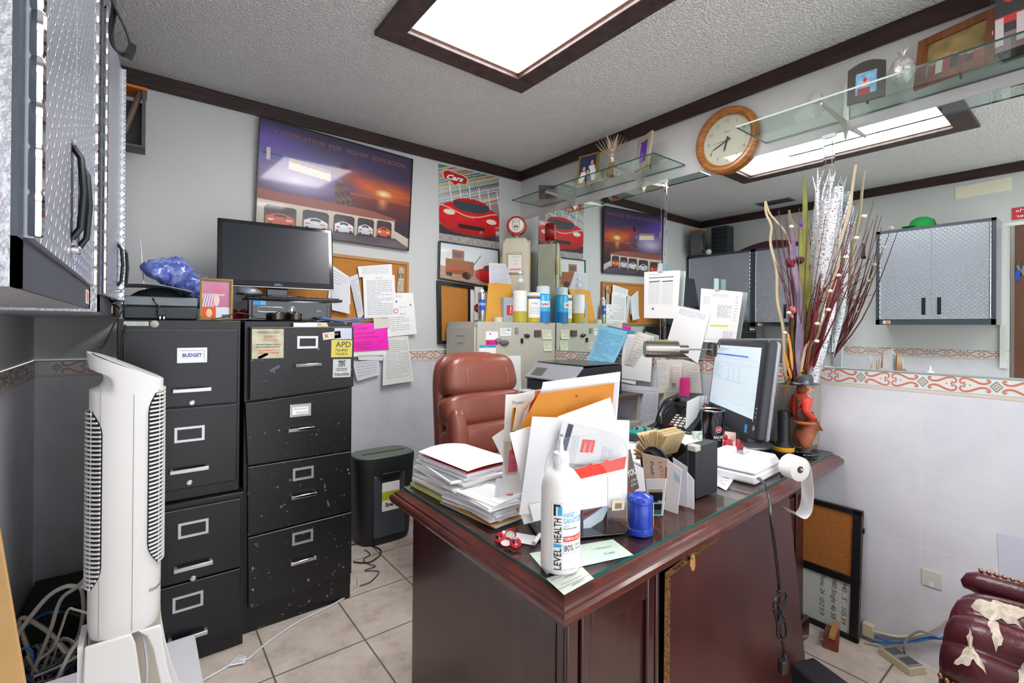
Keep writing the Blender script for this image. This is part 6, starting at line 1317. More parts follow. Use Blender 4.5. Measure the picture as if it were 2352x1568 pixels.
mail(16,'beige and pink leaflet low at the left of the sorter',[(118,540),(212,545),(212,780),(130,788)],.165,mat('#d8c8b4',.6),extra=lambda mb,pt,c,n:(mb.add([pt(.35,.3),pt(1,.1),pt(1,.92),pt(.2,.92)],[(0,1,2,3)],2),mb.add([pt(.5,0),pt(1,0),pt(1,.4),pt(.6,.4)],[(0,1,2,3)],3),lines_on(mb,pt,8,1,.05,.3,.05,.8,.4,3,2),lines_on(mb,pt,5,4,.4,.95,.6,.9,.3,4,3)),mats=[mat('#e0607c',.5),ORANGE,mat('#7a2030',.6)],name='leaflet',cat='leaflet')
mail(17,'orange envelope foot at the bottom left of the sorter',[(135,1020),(224,1020),(222,1112),(133,1122)],.150,ORANGE)
mail(18,'thin white card at the extreme bottom left of the sorter',[(62,812),(102,808),(92,1142),(32,1132)],.175,PAPER,name='card',cat='card')
mail(19,'small white envelope foot under the largest envelope in the sorter',[(228,1040),(390,1040),(386,1112),(262,1142)],.056,mat('#e3e2e0',.6))
mail(20,'white leaflet with a red edge under the largest envelope in the sorter',[(300,1000),(398,980),(390,1108),(330,1120)],.045,PAPERW,extra=lambda mb,pt,c,n:mb.add([pt(.88,0),pt(1,0),pt(1,.95),pt(.88,.95)],[(0,1,2,3)],2),mats=[RB],name='leaflet',cat='leaflet')
mail(21,'brown card reading YOU! at the right end of the sorter',[(960,615),(1030,600),(1092,880),(1015,925)],.190,mat('#6d5f58',.5,var=.2),extra=lambda mb,pt,c,n:(txt(mb,pt,'YOU!',.2,.62,.018,2,w=.034,bold=.03),txt(mb,pt,'-5761',.35,.78,.008,2,w=.022),txt(mb,pt,'5761',.35,.88,.008,2,w=.02),mb.add([pt(0,.6),pt(.12,.6),pt(.12,1),pt(0,1)],[(0,1,2,3)],3)),mats=[WHITE,RED],name='card',cat='card')
mail(22,'white envelope at the far right behind the YOU! card in the sorter',[(1025,690),(1128,738),(1142,905),(1060,905)],.215,mat('#e8e8ec',.6))
mail(23,'striped flyer and white slips slanting out of the bottom of the sorter',[(690,1040),(880,1000),(830,1110),(690,1200)],.040,mat('#cfdbe6',.5),extra=lambda mb,pt,c,n:(mb.add([pt(0,0),pt(.8,0),pt(.3,.35),pt(0,.45)],[(0,1,2,3)],2),mb.add([pt(0,.12),pt(.7,.08),pt(.5,.15),pt(0,.3)],[(0,1,2,3)],3)),mats=[mat('#8c5f6d',.5,var=.4,vs=80),RED],name='flyer',cat='flyer')
page('price_label','barcode price label on the front divider of the acrylic sorter',[PP(x,y,-.002) for x,y in c4([(898,965),(988,968),(985,1035),(895,1045)])],mat('#d8c8ac',.6),0,INKD,cat='label',th=.0003,extra=lambda mb,pt,c,n:[mb.add([pt(.25+k*.045,.3),pt(.25+k*.045+.02,.3),pt(.25+k*.045+.02,.85),pt(.25+k*.045,.85)],[(0,1,2,3)],1) for k in range(12)])
# paper stack, left back
rnd=random.Random(11); z=ZT+.0006
CX,CY_=-1.598,-1.690
def slabp(name,label,w,l,th,rz,dx,dy,mt,cat,group=None,mats=None,extra=None,bow=0):
    global z
    mb=MB(); mb.slab(lambda u,v:(-w/2+w*u,-l/2+l*v,th+bow*(math.sin(math.pi*u)*.5+.5*math.sin(math.pi*v))*1.0),8,8,th*.98)
    if extra: extra(mb)
    o=solo(mb,name,[mt]+(mats or []),label,cat,(CX+dx,CY_+dy,z),rz,group=group); z+=th+.0004; return o
slabp('folder','pale yellow folder at the bottom of the paper stack on the desk',.20,.28,.010,R(3),-.008,.005,mat('#d8d48c',.6,var=.1),'folder')
gst='white papers piled on the left of the desk'
for k in range(9):
    slabp('paper_bundle','white bundle of papers in the tall stack on the left of the desk',.19,.272,rnd.uniform(.005,.009),R(rnd.uniform(-7,9)),rnd.uniform(-.012,.012),rnd.uniform(-.012,.014),mat(['#e9e9ea','#dfe0e4','#e4e0d8'][k%3],.65,var=.04,vs=30),'paper',gst,bow=.0015)
slabp('folder','dark grey and white folder near the top of the paper stack',.20,.28,.006,R(-6),-.004,.0,PAPER,'folder',mats=[mat('#7a7d84',.5)],extra=lambda mb:mb.box(-.095,-.055,-.13,.13,.0058,.0064,1))
slabp('magazine','thin magazine with a red edge under the spiral notebook',.19,.27,.006,R(4),.004,.0,mat('#dedee2',.5),'magazine',mats=[mat('#9c3038',.5)],extra=lambda mb:mb.box(.03,.094,-.1352,-.130,.001,.003,1))
t=thing('spiral_notebook','spiral notebook with a blank white cover and red back on top of the paper stack','notebook',(CX+.006,CY_-.005,z),R(5))
MB().slab(lambda u,v:(-.09+.19*u,-.13+.26*v,.012),4,4,.011).build('pages',mat('#e6e6ec',.6),t)
MB().slab(lambda u,v:(-.088+.19*u,-.13+.26*v,.0145+.004*u),4,4,.0015).build('back_cover',mat('#cf1f2a',.4),t)
MB().slab(lambda u,v:(-.09+.195*u,-.134+.268*v,.019+.018*math.sin(math.pi*(.15+.8*u))*(.4+.6*v)),10,10,.001).build('cover',PAPERW,t)
w=MB()
for k in range(34): w.ring((-.092,-.125+k*.0075,.010),.0075,.0006,8,4,'y')
w.build('spiral_binding',mat('#c8cace',.3,.8),t)['kind']='stuff'
# envelope stack in front
ce=Vector((-1.640,-1.870,0)); z=ZT+.0006; CX,CY_=ce.x,ce.y
slabp('magazine','grey magazine at the bottom of the small envelope pile',.12,.25,.004,R(6),0,0,mat('#b9b8b4',.5),'magazine')
slabp('manila_envelope','orange envelope second from the bottom of the small envelope pile',.118,.24,.003,R(3),0,.004,mat('#cf8d2c',.6,var=.1),'envelope')
gev='envelopes in the small pile on the desk'
for k in range(10):
    slabp('envelope','white envelope in the small pile between the paper stack and the sorter',.105,.23,rnd.uniform(.003,.0055),R(rnd.uniform(-5,12)),rnd.uniform(-.006,.006),rnd.uniform(-.006,.012),mat(['#ececef','#e2e2e6','#efefef'][k%3],.6,var=.03),'envelope',gev,bow=.001)
slabp('envelope','envelope with a red seal lying on top of the small pile',.105,.22,.002,R(14),.004,.004,PAPERW,'envelope',mats=[RED,INKL],extra=lambda mb:(mb.lathe([(.011,.0021),(.011,.0026)],16,(.02,-.085,0),'z',1),[mb.box(-.04,.03,-.06+k*.012,-.057+k*.012,.0021,.0024,2) for k in range(8)]))
# bottle caps and folded receipt
mb=MB(); mb.prism([(-.026,-.05),(.026,-.05),(.026,.05),(-.026,.05)],.0006,.0016); mb.tube([(-.026,-.050,.006),(.026,-.050,.006)],.0055,10)
solo(mb,'folded_slip',[mat('#e4e2e6',.6)],'small folded white slip on the desk beside the bottle caps','paper',(-1.672,-2.078,ZT),R(32))
def bcap(loc,label,up,nv):
    t=thing('bottle_cap',label,'bottle cap',loc,rot=tuple(Vector((0,0,1)).rotation_difference(Vector(nv)).to_euler())); n=21; vs=[]; RR=[(.0001,.0065),(.0115,.0065),(.0132,.005),(.0145,.0)]
    m=MB(); k=42
    for r_,h_ in RR:
        for i in range(k): rr_=r_*(1+(.045 if (i%2) else -.02)*(h_<.005)); a=2*math.pi*i/k; vs.append((rr_*math.cos(a),rr_*math.sin(a),h_))
    m.add(vs,[(j*k+i,j*k+(i+1)%k,(j+1)*k+(i+1)%k,(j+1)*k+i) for j in range(3) for i in range(k)]); m.build('crown',mat('#c81e2e',.25,.3,coat=.4),t,solid=-.0007,angle=60)
    if up: 
        q=MB(); q.lathe([(.0001,.0068),(.0045,.0068)],16,(-.003,.004,0),'z',0); q.text('Coke',(-.001,-.006,.0068),(.3,.95,0),(-.95,.3,0),.004,1,w=.011); q.build('logo',[mat('#10131c',.3),WHITE],t)
    else: MB().lathe([(.0001,.0052),(.0125,.005)],24).build('liner',mat('#b9bab4',.4),t)
bcap(P(1149,1236,z=ZT+.009),'leftmost red bottle cap, leaning on its edge beside the folded slip',1,(-.62,-.25,.70))
bcap(P(1161,1243,z=ZT+.013)+Vector((.001,-.001,0)),'grey-lined bottle cap lying open side up, lower of the two',0,(.20,.28,-.92))
bcap(P(1173,1226,z=ZT+.016),'grey-lined bottle cap tilted open side up on the folded slip',0,(.28,.52,-.78))
bcap(P(1184,1248,z=ZT+.012),'red bottle cap nearest the desk edge, logo side up, tilted',1,(-.30,-.62,.70))
# papers under the glass
def flat(name,label,pts,z_,mt,rows=0,ink=None,**k): return page(name,label,[P(x,y,z=z_) for x,y in pts],mt,rows,ink,th=.0002,nu=2,nv=2,cat='slip',**k)
CH=mat('#bcd0cc',.5,col2='#c8d8c4',vs=20)
flat('bank_cheque','pale green cheque under the desk glass behind the sanitizer bottle',[(1216,1270),(1408,1238),(1455,1274),(1256,1318)],.7668,CH,0,INKL,extra=lambda mb,pt,c,n:(txt(mb,pt,'*1,300,000.00',.66,.40,.006,2,w=.05),txt(mb,pt,'A. Lopez',.72,.72,.009,2,w=.03,shear=.4),lines_on(mb,pt,5,1,.08,.5,.15,.9,.2,5)),mats=[mat('#55605e',.6)])
flat('business_card','pale green card with blue lines at the desk corner, under the sanitizer bottle',[(1254,1328),(1336,1300),(1364,1328),(1296,1366)],.7664,mat('#dfe4d6',.5),0,mat('#6f88b8',.6),extra=lambda mb,pt,c,n:(txt(mb,pt,'Spectrum',.05,.2,.006,2,w=.03),txt(mb,pt,'Hola Business',.36,.34,.006,2,w=.035),txt(mb,pt,'Call today to get your special offer',.16,.58,.004,2,w=.06),txt(mb,pt,'1-844-828-6122',.35,.84,.006,2,w=.04),mb.add([pt(0,.04),pt(1,.04),pt(1,.07),pt(0,.07)],[(0,1,2,3)],1),mb.add([pt(0,.68),pt(1,.68),pt(1,.7),pt(0,.7)],[(0,1,2,3)],1)),mats=[mat('#6a7078',.6)])
# ================================================================ DESKTOP, RIGHT HALF
# rotary card file with black housing
t=thing('rotary_card_file','black rotary card file with a round side knob, bursting with manila cards','card file',(-.995,-2.05,ZT+.0004))
BKH=mat('#26272f',.42,var=.15,vs=30)
MB().box(-.065,.065,-.15,-.112,0,.165).build('cover',BKH,t,bevel=.003)
pf=[(-.112,0),(-.112,.145),(-.06,.10),(-.042,.108)]+[(.048*math.cos(R(a)),.085+.048*math.sin(R(a))) for a in (130,90,60,30,0,-30)][::1]+[(.05,0)]
pf=[(-.125,0),(-.125,.150),(-.065,.095)]+[(.052*math.cos(R(a)),.085+.052*math.sin(R(a))) for a in (150,120,90,60,30,0)]+[(.052,0)]
for x in (-.069,.063): MB().prism(pf,x,x+.006,'x').build('side_plate',BKH,t,bevel=.002)
k=MB().lathe([(.040,-.069),(.041,-.088),(.038,-.094),(.0001,-.094)],28,(0,0,.085),'x'); k=k.build('knob',mat('#15161a',.3),t,angle=30)
for a in (20,110,200,290): MB().at((-.0945,.0,.085),(R(a),0,0)).box(-.0015,0,.0,.036,-.0012,.0012).build('knob_rib',mat('#3a3c44',.4),k)
MB().box(-.075,-.045,-.155,-.125,.150,.169).build('corner_tape',mat('#b9b9ae',.5),t,bevel=.003)
MB().lathe([(.005,-.0695),(.005,-.072)],14,(0,-.10,.07),'x').build('rivet',GOLD,t)
rnd=random.Random(9)
for i in range(46):
    a=R(-8+ i*2.9) if i<30 else R(80+(i-30)*2.2); l=rnd.uniform(.088,.104); w=.056; r0=.016; dx=rnd.uniform(-.003,.003)
    if 17<i<21: l+=.012
    mb=MB().at((dx,0,.085),(a,0,0)); mb.box(-w,w,r0,l,-.0007,.0007); mb.at()
    mb.build('card',[MANILA,mat('#e4cfa0',.6),mat('#e9e2cf',.6)][0 if i%7 else (1 if i%2 else 2)],t,smooth=False)
MB().at((0,0,.085),(R(52),0,0)).box(-.052,.052,.016,.088,.0008,.0016).build('index_card',PAPERW,t,smooth=False)
# cards and envelopes standing between lantern and card file
def px_(name,label,pts,x,mt,cat,rows=0,ink=None,**k): return page(name,label,[P(a,b,x=x) for a,b in pts],mt,rows,ink,cat=cat,th=.0015,**k)
px_('card','handwritten brown card reading Push LOVE standing behind the blue lantern',[(1474,1040),(1534,1054),(1529,1150),(1484,1140)],-1.245,mat('#d8c0aa',.6),'card',
  extra=lambda mb,pt,c,n:(mb.text('LOVE',pt(.66,.1,.001),(c[3]-c[0]),(c[1]-c[0]),.014,2,w=.06),mb.text('Push',pt(.32,.15,.001),(c[3]-c[0]),(c[1]-c[0]),.012,3,w=.038),mb.add([pt(.92,.2),pt(1,.2),pt(1,1),pt(.92,1)],[(0,1,2,3)],4)),mats=[mat('#c8686c',.6),INKD,mat('#9a6a3a',.6)])
t=thing('photo_card','white bordered photo of a dark car standing behind the blue lantern','photo',(0,0,0))
c=[P(a,b,x=-1.262) for a,b in ((1483,1100),(1530,1099),(1522,1184),(1492,1184))]; page('border','',c,PAPERW,parent=t,th=.002)
c2=[bil(c,u,v)+Vector((-.0012,0,0)) for u,v in ((.10,.28),(.9,.28),(.9,.96),(.1,.96))]
printed('photo',c2,24,30,lambda u,v: hx('#c8b09a') if v<.12 else (hx('#1b1d22') if v<.82 and not (abs(v-.55)<.03 and .1<u<.9) and not(.45<v<.6 and u>.7) else (hx('#3a7a7c') if v>.82 else hx('#c8ccd0'))),.0004,t)
px_('envelope','white envelope standing just right of the car photo',[(1533,1056),(1566,1078),(1556,1180),(1520,1168)],-1.205,mat('#e6e6ea',.6),'envelope',extra=lambda mb,pt,c,n:mb.add([pt(.5,.12),pt(.95,.2),pt(.95,.32),pt(.6,.3)],[(0,1,2,3)],2),mats=[mat('#a8d0ec',.5)])
px_('envelope','glassine windowed envelope standing behind the white one, left of the black card file',[(1545,1050),(1578,1072),(1580,1165),(1556,1158)],-1.155,mat('#cfcfd6',.45),'envelope')
px_('envelope','white envelope leaning closest to the black card file',[(1575,1080),(1594,1102),(1594,1170),(1570,1160)],-1.13,mat('#e9e9ee',.6),'envelope')
# loose papers
def zf(name,label,pts,z_,mt,cat='paper',rows=0,ink=None,**k): return page(name,label,[P(a,b,z=z_) for a,b in pts],mt,rows,ink,cat=cat,th=k.pop('th',.0008),nu=3,nv=3,**k)
zf('note','white handwritten note on the desk between the card file and the adding machine',[(1640,1062),(1699,1078),(1668,1126),(1642,1112)],ZT+.0022,PAPERW,rows=8,ink=mat('#9a8aa0',.6),u0=.1,u1=.8,v0=.2)
zf('paper','blank white sheet lying behind the sorter, left of the manila cards',[(1440,1015),(1520,1000),(1500,1075),(1445,1055)],ZT+.010,PAPERW,th=.008)
zf('paper','white sheet with a blue mark lying behind the manila cards',[(1490,1003),(1580,985),(1640,1012),(1560,1040)],ZT+.016,PAPERW,extra=lambda mb,pt,c,n:mb.add([pt(.05,.05),pt(.2,.05),pt(.2,.2),pt(.05,.2)],[(0,1,2,3)],2),mats=[mat('#3f8ad8',.5)],th=.003)
zf('paper','white sheet lying beside the mug, behind the manila cards',[(1560,985),(1600,978),(1625,1005),(1590,1020)],ZT+.012,PAPER,th=.002)
# tumbler
t=thing('tumbler','black steel tumbler with BACARDI printed on its side','tumbler',(-.545,-1.965,ZT+.0004)); r=.0455
MB().lathe([(.034,0),(.036,.004),(.0465,.188),(.0475,.193)],36).build('body',mat('#0c0d11',.18,coat=.5),t)
MB().lathe([(.0475,.193),(.0485,.197),(.0465,.199),(.044,.193),(.036,.03),(.0001,.03)],36).build('rim',STEEL,t)
g=MB(); VM=math.degrees(math.atan2(CAMP.y+1.965,CAMP.x+.545)); 
def tum(s,ao,z,h,w,m,b=0):
    vs,fs,Wd=text_geo(s,b,0); kx=w/Wd; ky=h/.7
    g.add([((.0375+.0575*(z+v[1]*ky)+.0008)*math.cos(R(VM+ao)+v[0]*kx/.045),(.0375+.0575*(z+v[1]*ky)+.0008)*math.sin(R(VM+ao)+v[0]*kx/.045),z+v[1]*ky) for v in vs],fs,m)
tum('BACARDI',8,.085,.011,.055,0,.02); tum('Premium',28,.077,.004,.018,0)
def emb(rad,m,o): g.add([((.0375+.0575*(.122+rad*math.sin(a))+o)*math.cos(R(VM+34)+rad*math.cos(a)/.045),(.0375+.0575*(.122+rad*math.sin(a))+o)*math.sin(R(VM+34)+rad*math.cos(a)/.045),.122+rad*math.sin(a)) for a in [2*math.pi*k/20 for k in range(20)]],[tuple(range(20))],m)
emb(.0135,0,.0006); emb(.012,1,.0009); tum('ww',26,.120,.006,.014,0,.03)
g.build('printing',[mat('#d8dade',.4),mat('#b8242c',.4)],t,smooth=False)
MB().tube([(.0,.03,.15),(.02,.05,.19),(.035,.06,.215)],.006,6,flat=.4).build('spoon_handle',CHROME,t) if False else None
# sweets bag
mb=MB(); rnd=random.Random(3)
mb.hull([(-.03,-.008,0),(.03,-.008,0),(.035,.0,.085),(-.01,.0,.09)],[(-.03,.012,0),(.03,.012,0),(.035,.004,.085),(-.01,.004,.09)],0)
mb.sphere((0,0,.03),.028,8,6,1,sc=(.9,.5,1.1)).sphere((.02,0,.062),.014,6,5,2,sc=(1,.5,1.4)).sphere((-.012,-.004,.066),.012,6,5,1,sc=(1,.5,1)).sphere((.0,-.006,.012),.012,6,5,3,sc=(1,.6,1))
solo(mb,'sweet_wrapper',[mat('#e4cfc8',.2,coat=.6),RED,mat('#e8b0a8',.3),mat('#5f8f8c',.4)],'small red and clear crumpled sweet wrapper between the tumbler and the monitor foot','wrapper',(-.42,-1.965,ZT),R(-40))
# monitor of the all in one computer
c_=Vector((-.232,-1.891,1.045)); yw=-2.309
t=thing('computer_monitor','black all-in-one computer with a bright document on its screen','monitor',(c_.x,c_.y,ZT+.0004),yw)
W,H=.60,.42; TI=Matrix.Translation((0,0,c_.z-ZT))@Matrix.Rotation(-.118,4,'X')@Matrix.Rotation(-.011,4,'Y')
DGR=mat('#2a2b33',.4,var=.1,vs=40)
def tb(f): mb=MB(); mb.X=TI; f(mb); return mb
tb(lambda m:m.box(-W/2,W/2,0,.045,-H/2,H/2)).build('housing',DGR,t,bevel=.014,bseg=4)
tb(lambda m:m.box(-W/2+.004,W/2-.004,.038,.062,-H/2+.004,H/2-.004)).build('rear_shell',mat('#a9abb2',.4,.3),t,bevel=.012)
SCN=mat('#c9d8e2',.25,emit=.30,name='lit_screen'); 
x0,x1,z0,z1=-W/2+.022,W/2-.045,-H/2+.075,H/2-.035
sc=tb(lambda m:m.box(x0,x1,-.0012,-.0002,z0,z1)).build('screen',SCN,t,smooth=False)
ui=MB(); ui.X=TI; y=-.0016
def bar(a,b,c,d,m): ui.add([(x0+(x1-x0)*a,y,z1-(z1-z0)*c),(x0+(x1-x0)*b,y,z1-(z1-z0)*c),(x0+(x1-x0)*b,y,z1-(z1-z0)*d),(x0+(x1-x0)*a,y,z1-(z1-z0)*d)],[(3,2,1,0)],m)
bar(.0,.78,.135,.158,0); bar(.28,.45,.135,.158,1); bar(0,1,.972,1,2); 
for k in range(9): bar(.03+k*.035,.045+k*.035,.978,.993,[3,0,4,5][k%4])
for k,w in enumerate((.5,.3)): bar(.03,.03+w*.6,.05+k*.03,.062+k*.03,6)
for r in range(9):
    for q in range(7 if r in (0,) else 3): bar(.35+q*.07 if r==0 else .38+q*.12,.38+q*.07 if r==0 else .41+q*.12,.30+r*.025,.307+r*.025,6)
    bar(.03,.13+(r%3)*.05,.30+r*.025,.306+r*.025,6)
bar(.03,.72,.525,.545,7); bar(0,1,.27,.273,6); bar(0,1,.84,.843,6); bar(0,1,.19,.192,6)
for r in range(4): bar(.05,.2,.87+r*.02,.875+r*.02,6)
ui.build('screen_interface',[mat('#3a72c8',.4,emit=.4),mat('#4a38b8',.4,emit=.4),mat('#1c2a3c',.4),mat('#3fb0d8',.4,emit=.4),mat('#d89a3a',.4),mat('#c84a4a',.4),mat('#8fa0b4',.5,emit=.3),mat('#a8bccf',.5,emit=.4)],sc,smooth=False)
tb(lambda m:m.lathe([(.004,-.0015),(.004,0)],10,(0,0,H/2-.018),'y')).build('webcam',BLACKP,t)
tb(lambda m:m.box(W/2-.115,W/2-.09,-.001,0,-H/2+.018,-H/2+.052)).build('blue_sticker',mat('#3f9fe0',.4),t)
tb(lambda m:m.lathe([(.011,-.0012),(.011,0)],20,(W/2-.03,0,-H/2+.05),'y')).build('hp_badge',mat('#b9bcc2',.3,.6),t)
for k in range(3): tb(lambda m:m.box(W/2-.026,W/2-.022,-.0012,0,-H/2+.095+k*.018,-H/2+.10+k*.018)).build('indicator',WHITE,t)
tb(lambda m:m.box(-.10,-.075,-.001,0,-H/2+.052,-H/2+.062)).build('white_label',PAPERW,t)
MB().prism([(-.045,.05),(.045,.05),(.035,.12),(-.035,.12)],.008,.26,'z').build('neck',mat('#85868e',.4,.5),t,bevel=.006)
MB().prism([(x,y+.06) for x,y in ov(.14,.10,2.6)],0,.010,'z').build('foot',mat('#b4b5ba',.35,.5),t,bevel=.004)
# flashlight standing on its head
t=thing('flashlight','black and yellow flashlight standing on its head beside the figurine','flashlight',(-.262,-2.128,ZT+.0004))
RU=mat('#14161b',.5,bump=.1,bs=200)
MB().lathe([(.038,0),(.040,.004),(.040,.018)],28).build('lens_ring',RU,t); MB().lathe([(.0405,.018),(.0415,.020),(.0415,.034),(.0395,.036)],28).build('yellow_band',mat('#d8a01c',.4),t)
MB().lathe([(.0395,.036),(.036,.042),(.026,.052),(.0235,.06),(.0235,.176),(.022,.186),(.018,.189),(.0001,.189)],28).build('grip',RU,t,angle=30)
MB().at((.0255,-.004,.088),(0,0,0)).box(-.004,.004,-.009,.009,-.022,.022).build('switch',mat('#dca81c',.4),t,bevel=.004)
# vase with dried flowers
VX,VY=-.095,-2.115
t=thing('vase','tall square grey stone vase holding the dried flowers at the wall end of the desk','vase',(VX,VY,ZT+.0004),R(0))
STN=mat('#a49c93',.6,col2='#8b8379',vs=6,stretch=(6,6,1),bump=.08,bs=60)
mb=MB().box(-.085,.085,-.062,.062,.018,.288); mb.build('body',STN,t,bevel=.005); MB().box(-.075,.078,-.055,.055,0,.018).build('base',mat('#6d675f',.6),t)
MB().box(-.078,.078,-.055,.055,.2882,.2892).build('mouth',mat('#3a342e',.8),t)
fl=thing('dried_flower_arrangement','tall arrangement of dried twigs, purple flowers and silver birch tubes in the grey vase','dried flowers',(VX,VY,ZT+.290))
base=Vector((VX,VY,ZT+.290))
def fx(px,py,x): q=P(px,py,x=x); return q-base
BUR=mat('#5a1a22',.55,var=.4,vs=30); OLV=mat('#6f7434',.55,col2='#8a8a3c',vs=10); PUR=mat('#6a4a78',.5,col2='#8c6a86',vs=9); TAN=mat('#cbb694',.6,var=.1); SIL=mat('#d3d3d8',.3,.3,col2='#4a4240',vs=120,thr=(.55,.62),stretch=(1,1,2.2),bump=.3,bs=50); BRN2=mat('#6b5648',.6,var=.3)
def stem(pts,r,m,nm='twig',seg=6): 
    mb=MB(); q=smoothp(pts,5); n=len(q); mb.tube(q,[ (r[0]+(r[1]-r[0])*i/(n-1)) for i in range(n)],seg); return mb.build(nm,m,fl)
b0=lambda dx=0,dy=0:Vector((dx,dy,-.0))
# silver birch tubes leaning right
for (pts,r,x) in ((((1862,860),(1880,700),(1896,560),(1908,460)),(.028,.038),-.10),(((1875,860),(1905,720),(1915,600),(1925,430)),(.02,.022),-.07),(((1850,860),(1868,640),(1878,500),(1886,440)),(.016,.02),-.05)):
    q=[fx(a,b,x) for a,b in pts]; q[0]=Vector((q[0].x*.3+.03,q[0].y,.002)); q[0].y=max(-.05,min(.04,q[0].y)); stem(q,r,SIL,'birch_tube',12)
rnd=random.Random(21)
for k in range(14):
    a=rnd.uniform(1862,1935); top=rnd.uniform(385,470); x=-.08; q=[fx(1888+(a-1898)*.3,560,x),fx(a,top+60,x),fx(a+rnd.uniform(-14,22),top,x)]; stem(q,(.012,.0015),SIL,'birch_sprig',6)
# pale curly willow
stem([b0(-.03,.03),fx(1802,845,-.16),fx(1800,760,-.16),fx(1786,690,-.16),fx(1784,620,-.15),fx(1770,560,-.14),fx(1772,520,-.14),fx(1760,490,-.14),fx(1758,462,-.14)],(.008,.005),TAN,'curly_willow',8)
stem([fx(1758,462,-.14),fx(1768,490,-.13),fx(1785,510,-.13),fx(1805,535,-.13),fx(1820,580,-.13)],(.005,.003),TAN,'curly_willow',8)
stem([b0(.0,.0),fx(1840,845,-.14),fx(1850,800,-.14),fx(1875,760,-.13),fx(1890,700,-.12),fx(1922,620,-.10),fx(1930,560,-.09),fx(1950,480,-.08),fx(1962,400,-.07),fx(1966,378,-.07)],(.008,.005),TAN,'curly_willow',8)
# burgundy grasses and twigs fanning out
for k in range(34):
    tx=rnd.uniform(1765,1990); ty=rnd.uniform(420,700) if tx>1850 else rnd.uniform(470,640); x=rnd.uniform(-.20,-.05)
    m=fx(1838+(tx-1838)*.42,690+rnd.uniform(-30,30),x); e=fx(tx,ty,x); s=Vector((rnd.uniform(-.05,.05),rnd.uniform(-.035,.035),0)); stem([s,s*.5+m*.5+Vector((0,0,-.02)),m,e],(.0034,.0010),[BUR,BUR,BRN2,mat('#7d2a2c',.5)][k%4],'twig',5)
for k in range(9):
    a=rnd.uniform(1935,2010); b=rnd.uniform(440,640); x=rnd.uniform(-.2,-.12); e=fx(a,b,x); m=fx(1870+(a-1870)*.35,730,x); stem([b0(.03,rnd.uniform(-.04,0)),m,e],(.0045,.0012),mat('#6a1c22',.5,var=.3),'twig',5)
for k in range(16):
    tx=rnd.uniform(1815,1905); ty=rnd.uniform(600,760); x=rnd.uniform(-.17,-.09); s=Vector((rnd.uniform(-.05,.04),rnd.uniform(-.03,.03),0)); stem([s,(s+fx(tx,ty,x))*.5,fx(tx,ty,x)],(.006,.002),[mat('#7d6a3a',.6),mat('#8a3a28',.6),OLV,BUR][k%4],'dry_stalk',5)
# leaves
def leaf(pts,w,m,nm='leaf'):
    q=smoothp(pts,6); n=len(q); mb=MB(); ww=[w*math.sin(math.pi*min(1,(.06+.94*i/(n-1))))**.6 if i<n-1 else w*.05 for i in range(n)]; ax=(_r*.8+Vector((0,0,.1))).normalized()
    ribbon(mb,q,ww,ax,.0016); return mb.build(nm,m,fl)
leaf([b0(-.01,0),fx(1862,760,-.13),fx(1852,620,-.13),fx(1850,520,-.13),fx(1848,395,-.13)],.034,OLV)
leaf([b0(-.01,.02),fx(1842,780,-.15),fx(1842,660,-.15),fx(1838,520,-.15)],.026,OLV)
leaf([b0(-.03,0),fx(1838,780,-.17),fx(1828,640,-.17),fx(1818,515,-.17)],.030,PUR)
leaf([b0(-.02,-.02),fx(1832,800,-.18),fx(1838,700,-.18),fx(1822,600,-.18),fx(1815,560,-.18)],.026,mat('#a08a94',.5,col2='#6d5a78',vs=8))
leaf([b0(.0,-.02),fx(1868,760,-.16),fx(1885,640,-.15)],.018,mat('#7d1f24',.5))
leaf([b0(.0,-.02),fx(1890,770,-.14),fx(1903,690,-.14),fx(1935,600,-.12)],.014,mat('#8a1f24',.5))
# flowers
def bloom(c,s,m,nm,n=6):
    mb=MB(); rn=random.Random(int(c.z*1e4)); mb.sphere(c,s*.45,8,6)
    for k in range(n):
        a=2*math.pi*k/n; d=Vector((math.cos(a)*.5,math.sin(a)*.7,rn.uniform(-.3,.9))); mb.sphere(c+d*s*.6,s*.55,8,6,sc=(.8,.6,1.1))
    mb.build(nm,m,fl)
bloom(fx(1816,605,-.18),.026,mat('#7a1838',.5,var=.4,vs=60),'burgundy_flower'); bloom(fx(1838,600,-.16),.022,mat('#5e1430',.5,var=.4,vs=60),'burgundy_flower')
bloom(fx(1839,516,-.17),.013,mat('#8a2ab0',.5),'purple_flower'); bloom(fx(1822,712,-.19),.02,mat('#c86a72',.5,var=.3,vs=60),'pink_flower'); bloom(fx(1818,726,-.19),.012,mat('#d8868a',.5),'pink_flower')
WPD=mat('#e6ddc8',.5)
for x,y in ((1985,496),(1967,546),(1927,632),(1907,668),(1903,711),(1877,743),(1876,783),(1943,590),(1803,764),(1812,718),(1818,520)):
    p=fx(x,y,-.19 if x>1850 else -.2); MB().sphere(p,.009,10,8,sc=(1.1,1.1,.8)).build('seed_pod',WPD,fl)
stem([b0(.02,-.03),fx(1862,800,-.19),fx(1878,770,-.19),fx(1903,705,-.19),fx(1930,630,-.19),fx(1967,548,-.19),fx(1985,496,-.19)],(.003,.0015),mat('#7a6a3a',.6),'pod_stem',5)
ORF=mat('#d8902c',.55,var=.3,vs=30)
for a,b in (((1798,800),(1812,845)),((1815,790),(1820,850)),((1806,830),(1818,870)),((1790,862),(1815,868)),((1845,850),(1828,872)),((1800,905),(1815,872)),((1810,765),(1817,810))):
    leaf([fx(a[0],a[1],-.20),(fx(a[0],a[1],-.2)+fx(b[0],b[1],-.2))*.5+Vector((0,0,.004)),fx(b[0],b[1],-.2)],.012,ORF,'orange_leaf')
